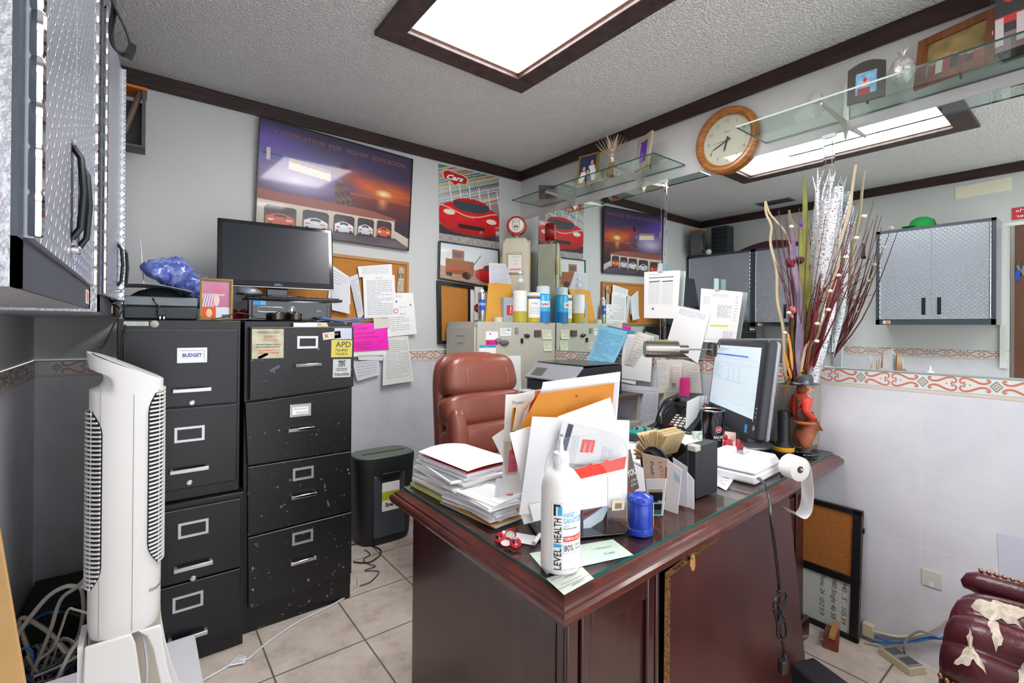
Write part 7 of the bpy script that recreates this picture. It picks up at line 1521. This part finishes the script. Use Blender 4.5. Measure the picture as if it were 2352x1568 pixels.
# cowboy figurine standing by the vase
fg=thing('cowboy_figurine','carved figurine of an old cowboy in a hat, red shirt and baggy brown trousers','figurine',(-.225,-2.185,ZT+.0004),R(-90))
# local +x... figure faces -y(local) after the turn it looks to the photo's right
def skin(name,verts,edges,rad,m,parent,sub=2):
    me=bpy.data.meshes.new(name); me.from_pydata(verts,edges,[]); o=bpy.data.objects.new(name,me); COL.objects.link(o); o.parent=parent
    me.materials.append(m); s=o.modifiers.new('skin','SKIN'); 
    for i,sv in enumerate(me.skin_vertices[0].data): sv.radius=rad[i] if hasattr(rad[i],'__len__') else (rad[i],rad[i])
    me.skin_vertices[0].data[0].use_root=True; s.use_smooth_shade=True
    b=o.modifiers.new('sub','SUBSURF'); b.levels=sub; b.render_levels=sub; return o
fg.rotation_euler=(0,0,R(-38)); fg.scale=(1.5,1.5,1.5)
# in local frame the figure faces +x, its left is +y
JEAN=mat('#9a5636',.6,col2='#7a3f26',vs=30,bump=.2,bs=60); REDS=mat('#d23a2c',.5,var=.15,vs=30); VST=mat('#4a3526',.6,var=.2); SKN=mat('#c89a78',.55,var=.1)
skin('trousers',[(0,0,.088),(.004,0,.07),(.002,.016,.05),(.0,.018,.02),(.002,-.016,.05),(.002,-.018,.02),(.018,0,.098)],[(0,1),(1,2),(2,3),(1,4),(4,5),(0,6)],[.030,.026,.017,.015,.017,.015,.024],JEAN,fg)
MB().ring((.012,0,.096),.026,.005,28,8,'z',sx=1.15).build('belt',mat('#b0663c',.6,var=.2),fg)
skin('body',[(-.004,0,.095),(-.010,0,.125),(-.008,0,.155),(.002,0,.178),(-.004,.028,.160),(-.012,.036,.130),(.018,.026,.108),(-.004,-.028,.160),(-.012,-.036,.130),(.018,-.026,.108)],[(0,1),(1,2),(2,3),(2,4),(4,5),(5,6),(2,7),(7,8),(8,9)],[.019,.018,.018,.009,.0115,.0105,.0095,.0115,.0105,.0095],REDS,fg)
MB().grid(lambda u,v:(-.006+.0225*math.cos(R(-150+300*u)),.0235*math.sin(R(-150+300*u)),.106+.062*v),18,5).build('vest',VST,fg,solid=.002)
MB().sphere((.012,0,.160),.012,10,8,sc=(.9,1,1.4)).build('neckerchief',mat('#8fb4c4',.6),fg)
h=MB(); h.sphere((.010,0,.190),.017,16,12,sc=(1,.85,1.15)).sphere((.028,0,.187),.005,8,6,sc=(1.2,.7,1)).sphere((.010,.015,.188),.004,6,5).sphere((.010,-.015,.188),.004,6,5).sphere((.022,0,.176),.006,8,6,sc=(.8,1,.8)); h=h.build('head',SKN,fg)
for s in (-1,1): MB().sphere((.0245,s*.006,.193),.0022,6,5).build('eye',INKD,h)
MB().sphere((.026,0,.181),.006,8,6,sc=(.6,1.4,.5)).build('moustache',mat('#b9b0a4',.7),fg); MB().sphere((-.001,0,.188),.0165,12,8,sc=(.8,1.02,1)).build('hair',mat('#7a3f22',.7),fg)
HT=mat('#3f4650',.55,col2='#9aa6a8',vs=30,thr=(.5,.6))
ht_=MB(); ht_.lathe([(.040,.203),(.041,.205),(.020,.206),(.0185,.222),(.016,.228),(.0001,.227)],26,(.010,0,0),sy=.85); ht_.build('hat',HT,fg,angle=30)
for s in (-1,1): MB().sphere((.014,s*.018,.007),.012,12,8,sc=(2.0,.8,.55)).build('boot',mat('#1a1a1c',.25,coat=.4),fg)
for s in (-1,1):
    skin('hand',[(.024,s*.022,.104),(.030,s*.017,.100),(.034,s*.014,.098),(.034,s*.018,.096),(.033,s*.021,.095),(.029,s*.012,.104)],[(0,1),(1,2),(1,3),(1,4),(0,5)],[.005,.0045,.002,.002,.002,.0022],SKN,fg,1)
# adding machine
A=[P(1725,1070,z=.834),P(1782,1050,z=.834),P(1712,1026,z=.834),P(1648,1033,z=.834)]
am=thing('adding_machine','white desktop adding machine seen from behind, its cord plugged in','adding machine',(-.665,-2.145,ZT+.0004),R(4))
AW=mat('#e6e6ea',.4,var=.02)
mb=MB(); mb.prism([(-.118,-.098),(.118,-.098),(.118,.115),(-.118,.115)],.0,.034); mb.build('lower_case',AW,am,bevel=.010,bseg=3)
mb=MB(); q0=[(-.120,-.100),(.120,-.100),(.120,.12),(-.120,.12)]; q1=[(-.100,-.085),(.102,-.085),(.102,.10),(-.100,.10)]; mb.hull([(x,y,.036) for x,y in q0],[(x,y,.070) for x,y in q1]); mb.build('upper_case',AW,am,bevel=.008,bseg=3)
MB().box(.0,.055,-.01,.02,.070,.078).build('paper_slot',mat('#d0d0d2',.4),am,bevel=.003); MB().box(.03,.10,-.098,-.094,.04,.043).build('vent_line',mat('#f4f4f4',.3),am)
MB().lathe([(.008,0),(.008,-.004)],14,(-.085,-.098,.018),'y').build('cord_socket',mat('#c8c8cc',.4),am)
# its paper roll
rl=thing('paper_roll','white receipt paper roll with a long curl hanging off the desk edge','paper roll',(-.612,-2.306,.814),R(-24))
MB().lathe([(.040,-.026),(.040,.026)],36,(0,0,0),'y').build('roll',PAPERW,rl,angle=30)
MB().lathe([(.0395,-.0275),(.041,-.0265),(.041,-.0255)],36,(0,0,0),'y').build('cheek',mat('#dcd8d0',.5),rl)
MB().lathe([(.012,-.029),(.012,-.028)],20,(0,0,0),'y').build('core_hole',BLACKP,rl); MB().lathe([(.004,-.035),(.004,-.028)],12,(0,0,.002),'y').build('spindle',mat('#c8ccc4',.3,.5),rl)
mb=MB(); cu=smoothp([(-.03,0,.028),(0,0,.0415),(.03,0,.032),(.048,0,.0),(.056,0,-.05),(.060,0,-.10),(.052,0,-.15),(.030,0,-.172),(.005,0,-.166),(-.016,0,-.150),(-.022,0,-.144)],6); ribbon(mb,cu,.052,(0,1,0),.0006); mb.build('paper_curl',PAPERW,rl)
# staple remover lying on the adding machine
t=thing('staple_remover','red and steel staple remover lying on the adding machine','staple remover',(-.655,-2.135,ZT+.0720),R(35)); SR=mat('#9c2430',.35,.2)
MB().sphere((0,0,.008),.010,10,8,sc=(1,1,.8)).build('spring',STEEL,t)
for s in (-1,1): MB().hull([(0,-.009,.004),(s*.030,-.009,.026),(s*.036,-.006,.040),(s*.024,-.006,.026),(s*.006,-.009,.012)],[(0,.009,.004),(s*.030,.009,.026),(s*.036,.006,.040),(s*.024,.006,.026),(s*.006,.009,.012)]).build('jaw',SR,t)
# cord of the adding machine down the desk front
t=thing('power_cable','black power cable hanging down the desk front in a bundled loop','cable',(0,0,0)); yf=-2.395
L1=[P(1743,1098,y=-2.25),P(1757,1112,y=-2.33),P(1768,1150,y=-2.37),P(1772,1200,y=yf),P(1780,1260,y=yf),P(1787,1320,y=yf),P(1790,1360,y=yf),P(1788,1420,y=yf),P(1795,1460,y=yf),P(1802,1500,y=yf),P(1801,1512,y=yf)]
MB().tube(smoothp(L1),.0042,7).build('cord',BLACKP,t)
for pts in ([(1790,1362),(1780,1380),(1778,1400),(1788,1440),(1800,1465),(1806,1450),(1800,1420),(1792,1400),(1785,1380)],[(1786,1358),(1800,1356),(1806,1368),(1800,1390),(1790,1420),(1785,1450),(1790,1466),(1800,1470)],[(1795,1410),(1803,1418),(1800,1424),(1792,1418)]):
    MB().tube(smoothp([P(a,b,y=yf-.004) for a,b in pts]),.0036,6).build('loop',BLACKP,t)
MB().tube(smoothp([P(a,b,y=yf-.006) for a,b in ((1771,1398),(1780,1398),(1790,1405))]),.0012,5).build('twist_tie',BLACKP,t)
p=P(1798,1530,y=yf); MB().at(p,(R(10),R(-8),R(-20))).box(-.012,.012,-.010,.010,-.022,.022).build('plug',mat('#26201e',.4),t,bevel=.004); p=P(1802,1507,y=yf); MB().at(p).lathe([(.009,-.01),(.006,.012)],10).build('plug_collar',BLACKP,t)
# telephone
ph=thing('telephone','black office telephone with white keys by the mirror wall','telephone',(-.215,-1.615,ZT+.0004),R(-84)); 
PB=mat('#17181c',.3,coat=.2); X=Matrix.Translation((0,0,.035))@Matrix.Rotation(R(22),4,'X')
mb=MB(); mb.prism([(-.10,0),(.10,0),(.10,.04),(-.10,.11)],0,.001) if False else None
mb=MB(); mb.prism([(-.11,0),(.11,0),(.11,.105),(-.11,.03)],-.10,.10,'y') if False else mb.add([(-.10,-.11,0),(.10,-.11,0),(.10,.11,0),(-.10,.11,0),(-.10,-.11,.025),(.10,-.11,.025),(.10,.11,.145),(-.10,.11,.145)],[(3,2,1,0),(4,5,6,7),(0,1,5,4),(1,2,6,5),(2,3,7,6),(3,0,4,7)])
mb.build('base',PB,ph,bevel=.006)
sl=math.atan2(.12,.22); F=Matrix.Translation((0,0,.085))@Matrix.Rotation(sl,4,'X')
def fb(nm,x0,x1,y0,y1,h,m,bev=.001): mb=MB(); mb.X=F; mb.box(x0,x1,y0,y1,0,h); return mb.build(nm,m,ph,bevel=bev)
for r in range(4):
    for c in range(3): fb('key',-.005+c*.026,.014+c*.026,-.095+r*.020,-.083+r*.020,.006,mat('#d8d5cc',.4))
for r in range(5): fb('line_key',-.030,-.012,-.095+r*.020,-.085+r*.020,.006,RED if r==0 else mat('#cfcabc',.4))
for r in range(4):
    for c in range(4): fb('feature_key',-.028+c*.030,-.014+c*.030,.010+r*.018,.020+r*.018,.005,mat('#0c0d10',.25))
fb('display',-.01,.085,.088,.105,.004,mat('#3a3c42',.2)); fb('message_light',.07,.09,.090,.102,.007,RED)
hs=MB(); hs.X=F@Matrix.Translation((-.072,0,.0)); hs.tube(smoothp([(0,-.105,.018),(0,-.085,.045),(0,-.03,.060),(0,.03,.060),(0,.085,.045),(0,.105,.018)]),[.020+.004*math.cos(i*.4) for i in range(31)],12,flat=.75); hs.build('handset',PB,ph)
cc=MB(); q=[]
for k in range(90): a=k*.9; s=k/90; q.append((-.09-.09*s+.008*math.cos(a),-.13-.05*s,.012+.008*math.sin(a)))
cc.tube(q,.0018,5); cc.build('coiled_cord',PB,ph)
# green desk calculator, keyboard, envelopes by the phone
gc=thing('desk_calculator','turquoise desk calculator with rows of keys in front of the telephone','calculator',(-.405,-1.545,ZT+.0004),R(-76)); TQ=mat('#17a088',.4)
MB().box(-.09,.09,-.07,.07,0,.014).build('body',TQ,gc,bevel=.004)
for r in range(3):
    for c in range(8): MB().box(-.082+c*.0145,-.070+c*.0145,-.0+r*.022,.016+r*.022,.014,.022).build('key',[mat('#5fc4b0',.4),mat('#4a4f58',.4),mat('#a8adb4',.4)][(r+c)%3],gc)
kb=thing('keyboard','black computer keyboard behind the sorter beside the turquoise calculator','keyboard',(-.60,-1.63,ZT+.0004),R(-80)); MB().box(-.19,.19,-.065,.065,0,.016).build('base',mat('#9aa0aa',.4),kb,bevel=.004)
m=MB(); 
for r in range(5):
    for c in range(16): m.box(-.18+c*.0226,-.162+c*.0226,-.055+r*.022,-.037+r*.022,.016,.023)
m.build('keys',mat('#2a2d34',.4),kb)
gn='white envelopes standing between phone and monitor'
for k in range(7): 
    page('envelope','white envelope standing upright between the telephone and the monitor',[P(1578+k*4,922-k*1.2,y=-1.69+k*.004),P(1606+k*3,908,y=-1.69+k*.004),P(1600+k*3,975,y=-1.69+k*.004),P(1574+k*3,985-k*2,y=-1.69+k*.004)],[PAPERW,PAPER,mat('#cdcdd8',.5)][k%3],cat='envelope',group=gn,bulge=.004)
solo(MB().box(-.03,.03,-.02,.02,0,.05),'small_box',[mat('#9ec4b0',.5,col2='#e4e6e0',vs=60,thr=(.45,.55))],'small green and white box behind the tumbler','box',(-.36,-1.80,ZT+.0004),R(-30))
# snack carton behind the sorter
sb=thing('snack_carton','white carton with orange and red lettering behind the right end of the sorter','carton',(-1.02,-1.72,ZT+.0004),R(-38))
MB().box(-.05,.05,-.04,.04,0,.115).build('tray',PAPERW,sb,bevel=.002)
mb=MB().box(-.045,.045,.0,.006,.115,.20,0).box(-.045,.005,-.0012,0,.155,.195,1).box(-.04,.0,-.0014,-.0002,.188,.200,2)
mb.tube(smoothp([(-.04,-.002,.12),(-.03,-.002,.15),(-.015,-.002,.125),(-.005,-.002,.15),(.01,-.002,.125),(.03,-.002,.12),(.035,-.002,.14),(.02,-.002,.145)]),.005,6,3); mb.text('1',(-.03,-.002,.162),(1,0,0),(0,0,1),.022,4,bold=.05)
mb.build('flap',[mat('#e8ddc8',.5),mat('#e0601c',.4),INKD,RED,WHITE],sb,smooth=False)
# printer and its stand by the mirror
pr=thing('printer','black and silver inkjet printer between the beige cabinet and the mirror','printer',(-.365,-.975,.905))
PG=mat('#a3a8b0',.35,.2,var=.05); PD=mat('#23262c',.4)
MB().box(-.205,.215,-.195,.195,0,.085).build('lower_body',PD,pr,bevel=.006)
MB().prism([(-.212,.085),(-.212,.095),(-.120,.168),(.215,.176),(.215,.085)],-.195,.195,'y').build('side_body',PD,pr,bevel=.004)
mb=MB(); mb.hull([(-.219,-.198,.098),(-.219,.198,.098),(-.125,.198,.178),(-.125,-.198,.178)],[(-.212,-.198,.090),(-.212,.198,.090),(-.118,.198,.170),(-.118,-.198,.170)]); mb.build('control_panel',PG,pr,bevel=.002)
mb=MB(); mb.hull([(-.206,.06,.1115),(-.206,.155,.1115),(-.158,.155,.1525),(-.158,.06,.1525)],[(-.203,.06,.109),(-.203,.155,.109),(-.155,.155,.150),(-.155,.06,.150)]); mb.build('display',mat('#5d625f',.2),pr)
MB().box(-.118,.212,-.196,.196,.178,.186).build('scanner_lid',mat('#3b3c3d',.3,coat=.3),pr,bevel=.003)
MB().box(-.30,-.16,-.15,.17,.018,.024).build('output_tray',mat('#dcdde0',.4),pr); MB().box(-.218,-.2,-.14,.15,.03,.078).build('paper_slot',BLACKP,pr)
st=thing('printer_stand','beige stand stacked with papers under the printer','stand',(-.355,-.98,0)); MB().box(-.225,.325,-.24,.23,.0,.74).build('cabinet',BEIGE,st,bevel=.004); MB().box(-.235,.33,-.25,.235,.89,.9045).build('shelf',mat('#5a4a44',.5),st)
for x in (-.22,.31):
    for y in (-.23,.215): MB().box(x,x+.015,y,y+.015,.74,.89).build('post',BEIGE,st)
rnd=random.Random(8)
for k in range(6): MB().at((-.06,0,.741+k*.012),(0,0,R(rnd.uniform(-9,9)))).box(-.14,.14,-.2,.18,0,.0115).build('paper_bundle',[PAPER,mat('#b08a84',.6),mat('#dcdce2',.6)][k%3],st)
# ================================================================ RIGHT FOREGROUND
t=thing('leaning_board','black framed board, cork above whiteboard, leaning on the tiles beside the desk','board',(0,0,0))
A=[(-2.345,.537),(-1.95,.537),(-1.95,-.0),(-2.347,-.0)]
def xb(y,z): return -.028-.045*(1-z/.54)
c=[Vector((xb(0,z),y,max(z,.002))) for y,z in ((-1.9,.537),(-2.347,.537),(-2.347,.002),(-1.9,.002))]
n=Vector((-1,0,.08)).normalized(); mm=lambda u,v:bil(c,u,v)
MB().hull([p for p in c],[p-n*.012 for p in c]).build('backing',mat('#2a2228',.6),t)
sp=.55; MB().add([mm(0,0)+n*.0005,mm(1,0)+n*.0005,mm(1,sp)+n*.0005,mm(0,sp)+n*.0005],[(0,1,2,3)]).build('cork_panel',mat('#b87434',.8,col2='#a5642a',vs=160,thr=(.4,.6),bump=.15,bs=200),t,smooth=False)
mb=MB(); mb.add([mm(0,sp)+n*.0005,mm(1,sp)+n*.0005,mm(1,1)+n*.0005,mm(0,1)+n*.0005],[(0,1,2,3)],0)
U_=(c[3]-c[0]).normalized(); V_=(c[1]-c[0]).normalized()
for s,u,v,w in (('940 . 5\' . 105.59',.875,.59,.17),('980 Single 46 50',.79,.59,.165),('Phone  24  1012 519',.69,.58,.175)): mb.text(s,mm(u-.02,v)+n*.001,U_,V_,.019,1,w=w,shear=.15)
mb.build('whiteboard_panel',[mat('#d6dad6',.25,coat=.3),INKD],t,smooth=False)
w=.045
for a,b,c2,d in ((0,0,1,w*.9),(0,1-w*.9,1,1),(0,sp-.03,1,sp+.03),(1-w*1.6,0,1,1),(0,0,.02,1)):
    q=[mm(a,b),mm(c2,b),mm(c2,d),mm(a,d)]; MB().hull([p+n*.001 for p in q],[p+n*.011 for p in q]).build('frame_bar',mat('#16151a',.4),t,bevel=.002)
MB().box(xb(0,.46)-.0,xb(0,.46)+.012,-2.353,-2.346,.445,.465).build('clip',BLACKP,t)
solo(MB().box(-.05,.05,-.025,.025,0,.05),'brick',[mat('#7d3a28',.7,col2='#a58a54',vs=12,thr=(.5,.62))],'half brick on the floor at the foot of the leaning board','brick',(-.165,-2.28,0),R(15),bevel=.003)
solo(MB().box(-.065,.065,-.010,.010,0,.012),'wood_strip',[mat('#c28a4c',.6,var=.2)],'small strip of light wood lying on the half brick','wood',(-.155,-2.285,.0505),R(10))
t=thing('junction_box','cream cable box on the floor against the right wall, labels on its lid','cable box',(-.082,-2.49,0),R(-28)); JB=mat('#c9bd9c',.5)
MB().box(-.036,.036,-.062,.062,0,.030).build('body',JB,t,bevel=.003); MB().box(-.031,.031,-.057,.057,.030,.0325).build('lid',mat('#8f9290',.5,var=.2,vs=60),t)
m=MB(); 
for k in range(7):
    for j in (-1,1): m.box(-.026+k*.0075,-.022+k*.0075,j*.028-.02,j*.028+.02,.0326,.0332)
m.build('printed_labels',[INKD],t,smooth=False)
t=thing('wall_box','small cream junction box low on the tiled wall beside the leaning board','junction box',(-.005,-2.366,.045)); MB().box(-.028,0,-.02,.02,-.025,.028).build('body',JB,t,bevel=.003)
x=-.012
def wc(label,pts,r,m,xx=-.014,g=None): cable(label,[P(a,b,x=xx) for a,b in pts],r,m,g)
wc('thick cream cable curving up the tiled wall from the floor to the grout corner',[(2000,1450),(2060,1460),(2110,1458),(2150,1440),(2200,1400),(2250,1350),(2290,1312)],.0048,CGL)
wc('cream cable strand running low along the tiles to the curved cable',[(1985,1445),(2020,1452),(2060,1462),(2100,1460)],.003,mat('#d8cdb0',.5),-.03)
wc('upper blue network cable along the foot of the tiled wall',[(2002,1460),(2040,1472),(2070,1476),(2120,1466),(2150,1462),(2200,1470)],.0032,CBL,-.02,'blue cables along the foot of the tiled wall')
wc('lower blue network cable along the foot of the tiled wall',[(2003,1472),(2050,1476),(2100,1472),(2150,1466),(2195,1475)],.0032,CBL,-.028,'blue cables along the foot of the tiled wall')
cable('grey lead looping up from the cable box to the blue cables',[P(2078,1500,z=.034),P(2076,1485,x=-.07),P(2085,1465,x=-.05),P(2110,1450,x=-.035),P(2135,1455,x=-.035),P(2160,1465,x=-.035)],.004,mat('#7d7a70',.5),None)
cable('thin grey cable on the floor from the wall box to the cable box',[P(1985,1475,z=.008),P(2010,1480,z=.008),P(2035,1488,z=.01),P(2046,1500,z=.012)],.003,mat('#a8a79c',.5),None)
cable('thin clear cord trailing from the plug over the floor to the brick',[P(1815,1500,z=.09),P(1825,1480,z=.11),P(1850,1460,z=.10),P(1880,1465,z=.05),P(1893,1468,z=.03),P(1897,1440,z=.05)],.0018,mat('#9c8f8c',.3),None)
t=thing('blank_outlet_cover','square cream cover plate on the tiled wall right of the leaning board','cover plate',(-.0045,-2.563,.338)); MB().box(-.0035,0,-.029,.029,-.032,.032).build('plate',mat('#c9c9c0',.4,var=.1),t,bevel=.001); MB().box(-.0045,-.0035,-.008,.006,-.03,-.01).build('tab',mat('#dcdcd8',.3),t)
solo(MB().add([(-.0052,-2.742,.578),(-.0052,-3.2,.578),(-.0052,-3.2,.0),(-.0052,-2.765,0)],[(0,1,2,3)]).add([(-.0045,-2.742,.578),(-.0045,-3.2,.578),(-.0045,-3.2,.0),(-.0045,-2.765,0)],[(3,2,1,0)]),'clear_panel',[mat('#c6c9d6',.2,var=.03)],'pale smooth panel flat against the tiles at the right edge','panel')
solo(MB().box(-.055,.055,-.08,.08,0,.13),'black_box',[mat('#26272b',.55,var=.15)],'dark box on the floor in front of the desk by the hanging plug','box',(-.600,-2.395,0),R(-20),bevel=.008)
# tufted burgundy armchair arm
ac=thing('tufted_armchair','burgundy tufted leather armchair with torn patches and brass nails, cut off at the right edge','armchair',(0,0,0))
BUL=mat('#561b26',.34,col2='#3d121b',vs=7,coat=.12,bump=.12,bs=120)
SEC=smoothp([(-.80,0,.20),(-.845,0,.30),(-.868,0,.40),(-.86,0,.50),(-.81,0,.565),(-.73,0,.602),(-.66,0,.60),(-.60,0,.565),(-.58,0,.52)],8)
def arm(u,v,off=0):
    f=u*(len(SEC)-1); i=min(int(f),len(SEC)-2); p=SEC[i].lerp(SEC[i+1],f-i); c=Vector((-.69,0,.42)); d=(p-c)
    ch=abs(math.sin(math.pi*(max(u,.30)-.30)*7.2))**.6 if u>.30 else .15; k=1+.13*(ch-.6)+.010*math.sin(v*31+u*9)
    e=1 if v>.16 else .70+.30*math.sqrt(max(0,1-(1-v/.16)**2)); q=c+d*k*e; q+=d.normalized()*off
    return Vector((q.x,-2.725-.62*v-(.02*u),q.z))
mb=MB(); mb.grid(lambda u,v:arm(u,v),110,60); mb.add([arm(k/30,0) for k in range(31)],[tuple(range(30,-1,-1))]); mb.build('rolled_arm',BUL,ac,angle=180)
MB().box(-.80,-.60,-3.35,-2.75,.06,.30).build('arm_panel',BUL,ac,bevel=.02)
MB().box(-.60,-.12,-3.35,-2.78,.10,.40).build('seat',BUL,ac,bevel=.03)
MB().tube([(-.575,-2.742,.570),(-.574,-2.746,.578),(-.573,-2.757,.588),(-.572,-2.78,.595),(-.57,-2.9,.598),(-.57,-3.3,.600)],[.004,.016,.027,.033,.035,.035],18).build('back_roll',BUL,ac,angle=180)
for x in (-.76,-.16):
    for y in (-2.80,-3.30): MB().lathe([(.018,0),(.025,.07)],12,(x,y,0)).build('foot',mat('#2a1712',.4),ac)
BRS=mat('#a8805a',.3,.9)
for k in range(34):
    p=arm(.29,k/44+.012); MB().sphere((p.x-.004,p.y,p.z),.0068,8,6).build('nail_head',BRS,ac)
for k in range(18):
    t_=k/17; MB().sphere((-.572,-2.775-.26*t_,.6315),.0055,8,6).build('nail_head',BRS,ac)
TORN=mat('#cfc4b4',.8,col2='#a89a88',vs=60)
def torn(pts): 
    rr_=random.Random(int(pts[0][1]*1e3)); out=[]
    for i,p in enumerate(pts):
        q=pts[(i+1)%len(pts)]
        for k in range(3): f=k/3; j=.006 if k else 0; out.append((p[0]+(q[0]-p[0])*f+rr_.uniform(-j,j),p[1]+(q[1]-p[1])*f+rr_.uniform(-j,j)*.6))
    pts=out
    rn=random.Random(len(pts)); mb=MB(); cu=sum(p[0] for p in pts)/len(pts); cv=sum(p[1] for p in pts)/len(pts); n=len(pts)
    vs=[arm(cu,cv,.0035)]; 
    for ring in (.5,1.0):
        vs+= [arm(cu+(u-cu)*ring,cv+(v-cv)*ring,.0035 if ring<1 else .0025) for u,v in pts]
    fs=[(0,1+i,1+(i+1)%n) for i in range(n)]+[(1+i,1+n+i,1+n+(i+1)%n,1+(i+1)%n) for i in range(n)]
    mb.add(vs,fs); mb.build('torn_patch',TORN,ac,smooth=False)
torn([(.60,.07),(.64,.09),(.63,.12),(.68,.13),(.66,.16),(.71,.19),(.66,.20),(.64,.25),(.60,.20),(.58,.22),(.59,.16),(.55,.14),(.58,.11)])
torn([(.55,.13),(.57,.15),(.53,.165),(.50,.18),(.45,.165),(.49,.15),(.52,.14)])
torn([(.50,.085),(.47,.10),(.45,.095),(.42,.12),(.37,.15),(.40,.11),(.37,.095),(.36,.055),(.40,.075),(.44,.085),(.47,.08)])
torn([(.46,.24),(.44,.27),(.37,.26),(.33,.24),(.38,.23),(.42,.225)])
solo(MB().box(-.004,.02,-.10,.0,0,.11),'laptop',[mat('#4a525c',.35,.3)],'corner of a dark grey slab standing on the tufted armchair arm at the right edge','slab',(-.86,-2.90,.53),bevel=.004)
